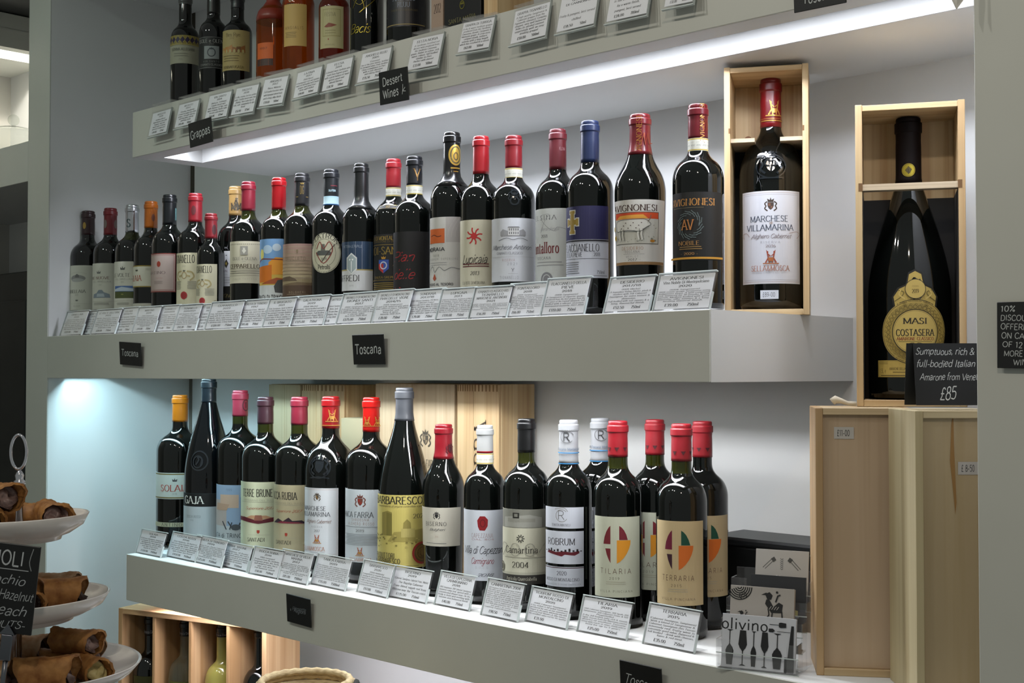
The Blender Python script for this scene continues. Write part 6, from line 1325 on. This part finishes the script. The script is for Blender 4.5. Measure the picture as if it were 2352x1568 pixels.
# ------------------------------------------------------------------ wooden cases at the back of the lower shelf
def case(label, u0, u1, Y, h, dep, m_, parts, fn=None, joints=False):
    pa, _ = atY(u0, 1000, Y); pb, _ = atY(u1, 1000, Y); W = pb.x-pa.x
    t = thing('wooden_case', label, 'wooden box', (pa.x, Y, ZB), 0, 'wooden cases behind the lower row')
    a = MB(); a.box(0, W, .0065, dep, 0, h, PINEZ, .001); a.build('case_body', t)
    xs = [W*k for k in parts]
    for x0, x1 in zip(xs, xs[1:]):
        a = MB(); a.box(x0+.0004, x1-.0004, 0, .0065, 0, h-.001, m_, .0006)
        if joints:
            n = 7
            for k in range(n):
                xx = x0+(x1-x0)*(k+.3)/n; a.box(xx, xx+(x1-x0)*.35/n, -.0004, .001, h-.014, h-.001, M('8E6E44', .7))
        o = a.build('front_board', t)
    for g in (fn if isinstance(fn, (list, tuple)) else [fn] if fn else []):
        a = MB(); pr = Print(a, W, h, lambda x, y, hh: (W/2+x, -.0006-hh, y)); g(pr); a.build('stamp', t)
    return t
YC = 1.735
case('plain pale case left of the others, behind the second red-purple capped magnum', 617, 690, YC, .372, .10, PALE, (0, .5, 1))
case('pine case with dark finger joints, second from the left at the back', 692, 791, YC, .372, .10, PINEZ, (0, .35, 1), None, True)
def stamp(x, n1, n2):
    return lambda p: (p.crest(x, .70, .042, '4A4438', '8A7A60'), p.T(n1, x, .575, .042, 'serif', '5A5244', .62), p.T(n2, x, .515, .03 if x > 0 else .042, 'serif', '5A5244', .4 if x > 0 else .62), p.T('ALGHERO ROSSO' if x > 0 else 'RISERVA', x, .47, .022, 'wide', '6A6250', .42))
f = [stamp(-.42, 'MARCHESE', 'VILLAMARINA'), stamp(.30, 'TANCA FARRA', 'SARDEGNA')]
case('wide pale case printed with two crests behind the grey-capped magnum', 862, 1044, YC, .376, .10, wood('white_pine', 'BCA98A', 'CDBD9E', 'A88A64', 'z', .8), (0, .48, 1), f)
case('tall pine case with vertical stamp, rightmost at the back of the lower shelf', 1050, 1146, YC, .376, .10, PINEZ, (0, .4, 1), lambda p: p.T('TANCA FARRA', .12, .42, .085, 'serif', '3E3020', None, 90), True)
t = case('low cream carton between the pine case and the crested case', 783, 834, YC-.03, .303, .09, M('A9A284', .6), (0, 1)); t['category'] = 'carton'
for ch in t.children: ch.data.materials.clear(); ch.data.materials.append(M('A9A284', .6))
# black carton lying behind the leaflet holder
pa, _ = atY(1640, 1240, 1.735); 
t = thing('black_case', 'long black case lying at the back behind the leaflet holder', 'box', (pa.x-.01, 1.735, ZB))
a = MB(); a.box(0, .50, 0, .10, 0, .121, M('0A0B0C', .45), .004); a.build('case_body', t)
a = MB(); a.box(-.002, .502, -.003, .102, .121, .134, M('17191B', .4), .004); a.build('lid', t)

# ------------------------------------------------------------------ leaflet holder
p = atD(1648, 1522, 1.735); yh = .30
t = thing('leaflet_holder', 'clear four-tier leaflet holder at the right end of the lower shelf', 'leaflet holder', (p.x, p.y, ZB), yh)
Wd = .108
a = MB()
for k in range(4):
    y0 = k*.0235; zf = k*.024
    a.box(0, Wd, y0, y0+.0018, zf, zf+.022, ACR); a.box(0, Wd, y0+.0215, y0+.0230, zf, zf+.052, ACR); a.box(0, Wd, y0, y0+.024, zf, zf+.0018, ACR)
    a.box(-.0018, 0, y0, y0+.024, 0, zf+.040, ACR); a.box(Wd, Wd+.0018, y0, y0+.024, 0, zf+.040, ACR)
    a.box(-.0018, .02, y0-.0004, y0+.0006, zf, zf+.040, ACR); a.box(Wd-.014, Wd+.0018, y0-.0004, y0+.0006, zf, zf+.040, ACR)
    a.box(-.0018, Wd+.0018, y0-.0006, y0+.0004, zf+.0214, zf+.0226, ACE); a.box(-.0018, Wd+.0018, y0-.0006, y0+.0004, zf-.0, zf+.001, ACE)
a.build('tier', t)
c_, s_ = cos(yh), sin(yh)
def leaf(label, x, y, z, W, H, n, col, fn, yaw=0.0, tl=.14):
    o_ = thing('leaflet_stack', label, 'leaflets', (t.location.x+x*c_-y*s_, t.location.y+x*s_+y*c_, ZB+z), yh+yaw)
    for k in range(n):
        a = MB(); mp = lambda X, Y, h, k=k: (X, Y*sin(tl)-h+k*.0013, Y*cos(tl)-k*.0004)
        vs = [mp(X, Y, h) for h in (-.0009, 0) for Y in (0, H) for X in (0, W)]
        a.add(vs, [(0, 2, 3, 1), (4, 5, 7, 6), (0, 1, 5, 4), (2, 6, 7, 3), (0, 4, 6, 2), (1, 3, 7, 5)], M(col, .45))
        if k == 0 and fn: pr = Print(a, W, H, lambda X, Y, h: mp(W/2+X, Y, h)); fn(pr)
        a.build('leaflet', o_)
def glass_up(p, x, y, h, w, col, up=1):
    p.P([(-w*.35, up*h*.5), (w*.35, up*h*.5), (w*.5, up*h*.1), (w*.3, -up*h*.02), (-w*.3, -up*h*.02), (-w*.5, up*h*.1)], col, x, y)
    p.P([(-w*.3, -up*h*.0), (w*.3, 0), (w*.05, -up*h*.1), (-w*.05, -up*h*.1)], col, x, y)
    p.L([(0, -up*h*.05), (0, -up*h*.48)], .018, col, x, y); p.P([(-w*.4, -up*h*.5), (w*.4, -up*h*.5), (w*.1, -up*h*.46), (-w*.1, -up*h*.46)], col, x, y)
def f(p):
    K = '17181A'
    p.T('olivino', -.37, .82, .2, 'sans', K, 1.3); p.T('olivino', -.365, .822, .2, 'sans', K, 1.3)
    for x, up, w_ in ((-.78, -1, .16), (-.42, 1, .17), (-.12, -1, .11), (.18, 1, .15), (.52, -1, .19)): glass_up(p, x, .38, .66, w_, K, up)
    p.P([(0, -.04), (.04, -.05), (.14, -.04), (.14, .04), (.04, .05), (0, .04)], K, .55, .87); p.R(.3, .865, .56, .875, K); p.P([(0, -.03), (.08, -.035), (.12, 0), (.08, .035), (0, .03)], K, .28, .76); p.R(.5, .745, .86, .753, K)
    p.R(.82, .1, .99, .9, K) if False else p.P([(0, 0), (.11, 0), (.11, .62), (.06, .62)], K, .80, .25); p.R(.72, .0, .98, .28, K)
leaf('front leaflets printed with black wine glasses, lowest tier of the holder', .004, .0025, .003, .100, .070, 5, 'C6C8CE', f)
def bird(p, x, y, s, K):
    p.P([(-.3, .1), (.0, -.3), (.5, -.28), (.55, .1), (.35, .2), (.1, -.02), (-.1, .3), (-.25, .3)], K, x, y, s); p.P([(-.2, .3), (-.32, .55), (-.1, .65), (.05, .5), (-.02, .3)], K, x, y, s); p.P([(-.5, .5), (-.25, .62), (-.2, .5)], K, x, y, s)
    p.L([(-.15, -.1), (-.1, -.4), (-.35, -.75)], .06*s, K, x, y, s); p.L([(.05, -.3), (.0, -.9)], .06*s, K, x, y, s); p.L([(.5, -.2), (.55, -.7), (.45, -1)], .06*s, K, x, y, s)
    for k in range(4): p.L([(-.1+.12*k, -.15), (.0+.12*k, .0)], .03*s, 'A9A39C', x, y, s)
    p.L([(.2, .2), (.3, .5), (.42, .55)], .07*s, K, x, y, s); p.E(x+.35*s*1.2, y+.66*s, .055*s*1, .055*s, K, 8)
def f(p):
    K = '1A1A1A'
    for r_ in (.05, .09, .13, .17, .21, .25): p.ring(-.72, .98, r_, r_, .022, K, 16, 200, 360)
    for r_ in (.04, .075): p.ring(-.6, .82, r_, r_, .015, K, 14)
    bird(p, .3, .66, .40, K); bird(p, -.58, .40, .22, K); p.ring(-.6, .08, .15, .07, .03, K, 18); p.ring(-.6, .08, .08, .04, .02, K, 12); p.ring(.0, .06, .05, .05, .015, K, 12); p.L([(-.05, -.1), (0, .1), (-.08, .2)], .03, K, .35, .05); p.L([(0, .1), (.1, .02)], .03, K, .35, .05); p.E(.35, .22, .02, .02, K, 6)
leaf('grey leaflets with black bird and rider figures, second tier of the holder', .008, .0265, .036, .088, .072, 5, 'A9A39C', f, .0)
leaf('dark charcoal leaflets with yellow corner, third tier of the holder', .030, .050, .051, .076, .070, 2, '2C2E32', lambda p: (p.P([(-.02, 0), (.13, 0), (.13, .1), (.02, .12)], 'B8AE6A', .5, .26), p.P([(0, -.14), (.1, .0), (.14, .12), (.02, .0)], 'C0B468', .5, .1), p.L([(-.15, .02), (0, -.03), (.15, .03)], .04, 'C4C6C8', .5, .22, 1, 3)), .0)
leaf('white card with thin diagonal tassel drawing at the back of the holder', .030, .0735, .075, .074, .078, 2, 'B6B3AF', lambda p: ([(p.L([(sg*.12, .08), (sg*.3, -.1)], .012, '5A5A58', 0, .76), p.L([(sg*.16, .1), (sg*.34, -.08)], .012, '5A5A58', 0, .76), p.P([(sg*.1, .04), (sg*.14, .1), (sg*.2, .06), (sg*.15, 0)], '4A4A48', 0, .78)) for sg in (-1, 1)], [p.L([(-.025, .02), (0, 0), (.025, .02)], .01, '5A5A58', 0, .66+k*.035) for k in range(6)], p.T('olivo', .0, .5, .11, 'sansb', 'D8D8DA', .85)), .0)

# ------------------------------------------------------------------ crate under the lower shelf
CR = wood('crate_pine', 'B48E62', 'C8A47A', '94683C', 'z', .8); CRX = wood('crate_pine_x', 'B48E62', 'C8A47A', '94683C', 'x', .8)
yc = radians(16); p = atD(272, 1388, 2.868)
t = thing('wooden_crate', 'four-compartment pine crate of bottles under the lower shelf', 'crate', (p.x, p.y, -.88), yc)
Hc = .355; Wc = .415; dc = .115
def bd(nm, m_, *b): a = MB(); a.box(*b, m_, .0008); return a.build(nm, t)
bd('side_board', CR, 0, .012, 0, dc, 0, Hc); bd('side_board', CR, Wc-.012, Wc, 0, dc, 0, Hc)
bd('top_board', CRX, .012, Wc-.012, 0, dc, Hc-.012, Hc); bd('bottom_board', CRX, .012, Wc-.012, 0, dc, 0, .012); bd('back_board', CR, .012, Wc-.012, dc-.008, dc, .012, Hc-.012)
for k in (1, 2, 3): bd('divider', CR, Wc*k/4-.004, Wc*k/4+.004, .001, dc-.009, .012, Hc-.012)
CG = mix_clear('clear_bottle_glass', 'E8EEE6', .02, 1.5, .10, 'B8BCA8'); YG = M('8A8440', .15, 0, .3); 
for k, (g_, c_lab, what) in enumerate(((GLASS, '3E3E16', 'dark bottle with olive label in the first crate compartment'), (CG, '5A5C2A', 'clear bottle with olive label in the second crate compartment'), (YG, '66661A', 'yellow-green bottle in the third crate compartment'), (GLASS, '4A4A1E', 'dark bottle in the fourth crate compartment'))):
    q_ = local(t, Wc*(k+.5)/4-.008, .056, .0125); D_ = -q_[0]*sin(YAW)+q_[1]*cos(YAW); u_ = 1176+F*(q_[0]*cos(YAW)+q_[1]*sin(YAW))/D_
    b = bottle(u_, 1412+k*10, 82, None, q_[2], 'round', what, '0C0B0D', 1465+k*2, glass=g_, rn=.35, D=D_, name='spirit_bottle', cat='bottle', group='bottles in the crate', capr=.3)
    b.o.location.x, b.o.location.y = q_[0], q_[1]
    z1 = b.H*.60; lab2(b, b.H*.15, z1, 5, 62, lambda p: (p.E(-.1, .66, .17, .17, 'A9ADA8'), p.E(-.1, .66, .125, .125, c_lab), p.T('GRAPPA', 0, .3, .08, 'serif', 'A9ADA8', 1.2)), c_lab, 'label', b.R+.0004)
    capart(b, .05, .35, 5, lambda p: p.T('Bresca Dorada', 0, .5, .5, 'serif', 'A9A9B0', 1.9), 80)
# round woven basket below the lower shelf
p = atD(702, 1560, 2.02)
t = thing('woven_basket', 'pale woven basket rim with dark trim below the lower shelf', 'basket', (p.x, p.y, -.88))
ST = noise_mat('woven_straw', 'B09A76', 'CDB990', 90, .8, .6, (1, 1, 4)); Rb = .075
a = MB(); hb = -.4865+.88
a.lathe([(Rb*.8, 0), (Rb*.92, hb*.5), (Rb, hb-.012), (Rb-.006, hb-.012), (Rb*.88, hb*.5), (Rb*.76, .006), (.001, .006)], ST, 40); a.build('basket_body', t)
for k, (r_, z__, rr2) in enumerate(((Rb, hb-.006, .0065), (Rb-.006, hb+.002, .006))):
    a = MB(); a.tube([(r_*cos(i*pi/24), r_*sin(i*pi/24), z__+.0008*((i % 2)*2-1)) for i in range(48)], rr2, ST, 8, True); a.build('rim_coil', t)
a = MB(); a.tube([((Rb+.004)*cos(radians(q)), (Rb+.004)*sin(radians(q)), hb-.004) for q in range(-80, 60, 8)], .006, M('14140F', .8), 8); a.build('dark_trim', t)

# ------------------------------------------------------------------ cake stand with cannoli
CER = M('DCD7D3', .22, 0, .25); CHR = M('C9C9D0', .12, 1)
DS = 1.46
pc = atD(44, 1200, DS)
zt1, zt2, zt3 = [atD(44, v, DS).z for v in (1180, 1365, 1526)]
t = thing('cake_stand', 'three-tier white cake stand with chrome ring handle, filled with cannoli', 'cake stand', (pc.x, pc.y, zt3-.02))
z0 = zt3-.02
def plate_(R, z, tiltv):
    a = MB(); prof = [(.001, .004), (R*.55, .003), (R*.72, .006), (R*.9, .014), (R, .0215), (R+.0012, .0205), (R*.93, .008), (R*.74, -.001), (R*.62, -.004), (R*.6, -.008), (R*.57, -.008), (R*.56, -.003), (.001, -.003)]
    a.lathe(catmull(prof[:5], False, 3)[:-1]+prof[4:], CER, 64); o = a.build('plate', t, (0, 0, z-z0)); o.rotation_euler = tiltv; return o
plate_(.0755, zt1-.0225, (.02, -.02, 0)); plate_(.099, zt2-.0225, (.02, -.02, 0)); plate_(.134, zt3-.0205, (0, 0, 0))
a = MB(); a.lathe([(.0042, -.01), (.0042, zt1-z0+.033), (.0065, zt1-z0+.034), (.0065, zt1-z0+.037), (.0042, zt1-z0+.039), (.005, zt1-z0+.044), (.0022, zt1-z0+.049), (.0005, zt1-z0+.050)], CHR, 20)
a.lathe([(.001, -.08), (.045, -.08), (.045, -.074), (.02, -.066), (.006, -.05), (.0042, -.008)], CHR, 32)
for zq in (zt1, zt2, zt3): a.lathe([(.0042, zq-z0-.020), (.010, zq-z0-.019), (.008, zq-z0-.015), (.0042, zq-z0-.012)], CHR, 20)
a.build('pole', t)
a = MB(); ca, sa = cos(YAW), sin(YAW); zr = atD(38, 1038, DS).z-z0
ring_ = [(.0090*cos(q*pi/18)*ca-.003, .0090*cos(q*pi/18)*sa, zr+.0195*sin(q*pi/18)) for q in range(36)]
a.tube(ring_, .0017, CHR, 10, True); a.build('ring_handle', t)
SHELLM = noise_mat('fried_pastry', '7A4A1E', 'B8844A', 70, .6, .8, lo=.3, hi=.72); CREAM = noise_mat('chocolate_cream', '3A221C', '9A807A', 60, .35, .5); YCR = noise_mat('pale_custard', 'B8A468', 'CFC088', 60, .5, .4); CHOC = noise_mat('dark_chocolate', '1C100A', '3E261C', 80, .4, .5)
DUST = noise_mat('dusted_pastry', '90602E', 'BCA080', 60, .7, .7, lo=.35, hi=.7)
def cannolo(label, x, y, z, yaw, pitch, L=.062, r=.0155, fill=CREAM, m_=None, group=None, seed=0):
    """crisp rolled tube with an overlapping flap and slanted mouths, filling at both ends"""
    rnd = random.Random(seed); mm = m_ or SHELLM
    o = thing('cannolo', label, 'pastry', (x, y, z), yaw, group); o.rotation_euler = (0, -pitch, yaw)
    a = MB(); n, m = 34, 14; vs = []; fs = []
    for lay in (0, 1):
        for i in range(m+1):
            for k in range(n+1):
                th = 2*pi*1.12*k/n; s = i/m*2-1
                rr = r*(1+.05*th/(2*pi)+.06*sin(3*th+seed)+.03*sin(7*s+th*2))*(1-.08*s*s*0)+(.0 if lay == 0 else -.0022)
                flare = 1+.10*s*s
                slant = .32*r*cos(th-.6)*s+.08*r*sin(5*th+seed)*s
                bump = .0006*sin(k*2.3+i*1.7+seed)
                vs.append((s*L/2+slant, (rr*flare+bump)*cos(th), (rr*flare+bump)*sin(th)))
    W_ = n+1; Q = W_*(m+1)
    for lay in (0, 1):
        for i in range(m):
            for k in range(n):
                f_ = (lay*Q+i*W_+k, lay*Q+i*W_+k+1, lay*Q+(i+1)*W_+k+1, lay*Q+(i+1)*W_+k); fs.append(f_)
    for k in range(n):
        fs.append((k, k+1, Q+k+1, Q+k)); fs.append((m*W_+k, m*W_+k+1, Q+m*W_+k+1, Q+m*W_+k))
    for i in range(m): fs.append((i*W_, (i+1)*W_, Q+(i+1)*W_, Q+i*W_)); fs.append((i*W_+n, (i+1)*W_+n, Q+(i+1)*W_+n, Q+i*W_+n))
    a.add(vs, fs, mm, True); a.build('shell', o)
    nn = 18
    for sg in (-1, 1):
        a = MB(); vs = []; fs = []; b0 = 0
        for j in range(6):
            rad = r*.86*cos(j/5*pi/2*.98); xx = sg*(L/2*.68+.004*sin(j/5*pi/2))
            for k in range(nn): th = 2*pi*k/nn; w_ = 1+.05*sin(4*th+j); vs.append((xx+sg*(.004*sin(th*2+j*1.3+seed)-.005*sin(th))*(1 if j < 5 else 0), rad*w_*cos(th), rad*w_*sin(th)))
        for j in range(5):
            for k in range(nn): fs.append((b0+j*nn+k, b0+j*nn+(k+1) % nn, b0+(j+1)*nn+(k+1) % nn, b0+(j+1)*nn+k))
        fs.append(tuple(b0+5*nn+k for k in range(nn)))
        a.add(vs, fs, fill, True); a.build('filling', o)
    return o
GCA = 'cannoli on the cake stand'
R_ = YAW
def can(label, tier, a_, f_, yaw, up=0, L=.06, r=.0155, **k):
    zq = (zt1-.0225, zt2-.0225, zt3-.0205)[tier]+.0042+r*1.12+up
    x = pc.x+a_*cos(YAW)-f_*sin(YAW); y = pc.y+a_*sin(YAW)+f_*cos(YAW)
    cannolo(label, x, y, zq, R_+yaw, 0, L=L, r=r, group=GCA, seed=int(abs(a_*1000)+abs(f_*700)), **k)
can('chocolate cannolo at the right edge of the top tier', 0, .040, -.008, -1.0, 0, .046, .0155)
can('cannolo lying sideways on the top tier behind the right one', 0, .016, .028, -.15, 0, .050, .0125)
can('top cannolo of the stacked pair beside the pole, cream mouth open', 0, -.016, -.030, -.6, .024, .058, .0155)
can('lower cannolo at the left of the top tier with dark mouth', 0, -.022, -.038, -.8, 0, .044, .0125, fill=CHOC)
can('cannolo at the back of the top tier behind the pole', 0, -.028, .024, .3, 0, .044, .0125)
can('plump smooth cannolo on the right of the second tier', 1, .050, .0, .35, 0, .044, .0175, fill=CHOC)
can('cannolo with dark mouth in the middle of the second tier', 1, .022, -.042, -1.0, 0, .046, .0155, fill=CHOC)
can('dusted cannolo at the back of the second tier', 1, .018, .045, .1, 0, .056, .0165, fill=CHOC, m_=DUST)
can('cannolo on the second tier half hidden behind the chalk sign', 1, -.036, -.018, -.5, 0, .05, .0150)
can('cannolo with pale yellow filling at the right of the bottom tier', 2, .084, -.010, -.8, 0, .052, .0135, fill=YCR)
can('rolled flap cannolo lying on top of the heap at the right of the bottom tier', 2, .060, .012, -.3, .025, .055, .0135)
can('large blistered cannolo at the front right of the bottom tier', 2, .052, -.062, .25, 0, .062, .0185)
can('plain cannolo beneath the rolled flap one on the bottom tier', 2, .046, .022, .2, 0, .05, .0135)
can('dusted cannolo at the back of the bottom tier, centre', 2, .040, .072, .05, 0, .055, .0165, m_=DUST)
can('dusted cannolo left of centre at the back of the bottom tier', 2, -.020, .070, .1, 0, .05, .0165, m_=DUST)
can('sugar-dusted cannolo at the front centre of the bottom tier', 2, -.006, -.078, .1, 0, .052, .0175, m_=DUST)
can('small dusted cannolo in the middle of the bottom tier', 2, .016, -.032, .3, 0, .042, .0145, m_=DUST)
can('cannolo at the far left of the bottom tier', 2, -.074, .028, -.2, 0, .05, .0155)
can('cannolo at the front left of the bottom tier', 2, -.066, -.048, .3, 0, .052, .0165)
can('cannolo left of the steel clip on the bottom tier', 2, -.038, -.005, -.5, 0, .045, .0145)
# chalk sign clipped to the stand
q = atD(31, 1352, DS-.122)
t = thing('cannoli_sign', 'tilted black chalk sign about cannoli flavours clipped before the cake stand', 'chalk sign', (q.x, q.y, q.z), YAW)
t.rotation_euler = (.05, radians(7), YAW)
a = MB(); W_, H_s = .100, .0935; xo = -.0265
a.box(-W_/2+xo, W_/2+xo, 0, .0025, -H_s/2, H_s/2, M('0A0C0D', .5), .0007)
pr = Print(a, W_, H_s, lambda x, y, h: (x+xo, -h, y-H_s/2)); pr.rough = .9
pr.T('CANNOLI', .02, .84, .16, 'chalk', 'B9BDC0', 1.35, 0, jit=.05); pr.R(-.8, .71, .8, .72, 'A9ADB0'); pr.L([(.02, .25), (-.01, .1), (.02, 0)], .01, '8A8E90', .82, .72, 1, 3)
for w_, x, y, s_, l in (('Pistachio', .2, .6, .1, 1.1), ('Chocolate &Hazelnut', .1, .43, .105, 1.7), ('£2.50 each', .15, .26, .11, 1.4), ('contain NUTS-', .1, .1, .08, 1.5)): pr.T(w_, x, y, s_, 'chalki', 'A9ADB0', l, 0, jit=.08)
a.build('slate', t)
a = MB(); CL = M('6E7076', .25, 1); dz = -.049
a.box(-.006, .006, -.004, .006, dz-.026, dz+.002, CL, .001)
a.add([(-.008, -.004, dz+.002), (.008, -.004, dz+.002), (0, -.004, dz+.013), (-.008, .006, dz+.002), (.008, .006, dz+.002), (0, .006, dz+.013)], [(0, 1, 2), (5, 4, 3), (0, 3, 4, 1), (1, 4, 5, 2), (2, 5, 3, 0)], CL)
a.tube([(0, 0, dz-.026), (0, 0, dz-.085)], .0028, CL, 10); a.build('steel_clip', t)
# counter under the stand
a = MB(); xa, ya = pc.x, pc.y
a.box(-.30, .10, -.5, .06, FLOOR-zt3+.10, -.0, noise_mat('counter_top', '3A3A38', '4A4A47', 5, .35), .003)
o = a.build('serving_counter'); o.location = (xa, ya, zt3-.10+CZ); o.rotation_euler.z = YAW; tag(o, 'dark serving counter beneath the cake stand, below the frame', 'counter')
# folded white ribbon end at the top right
q = atD(2203, 6, 1.47)
a = MB(); a.add([(-.008, 0, .05), (.002, .001, .05), (.003, 0, .0), (-.004, -.002, -.009), (-.009, 0, .004), (.009, .002, .05), (.012, .002, .012)], [(0, 1, 2, 3, 4), (1, 5, 6, 2), (2, 6, 3)], M('D2CFC8', .6)); 
o = a.build('paper_ribbon'); sm = o.modifiers.new('thick', 'SOLIDIFY'); sm.thickness = .0008
o.location = (q.x, q.y, q.z+CZ); o.rotation_euler.z = YAW; tag(o, 'small folded white ribbon end hanging at the top right', 'ribbon')
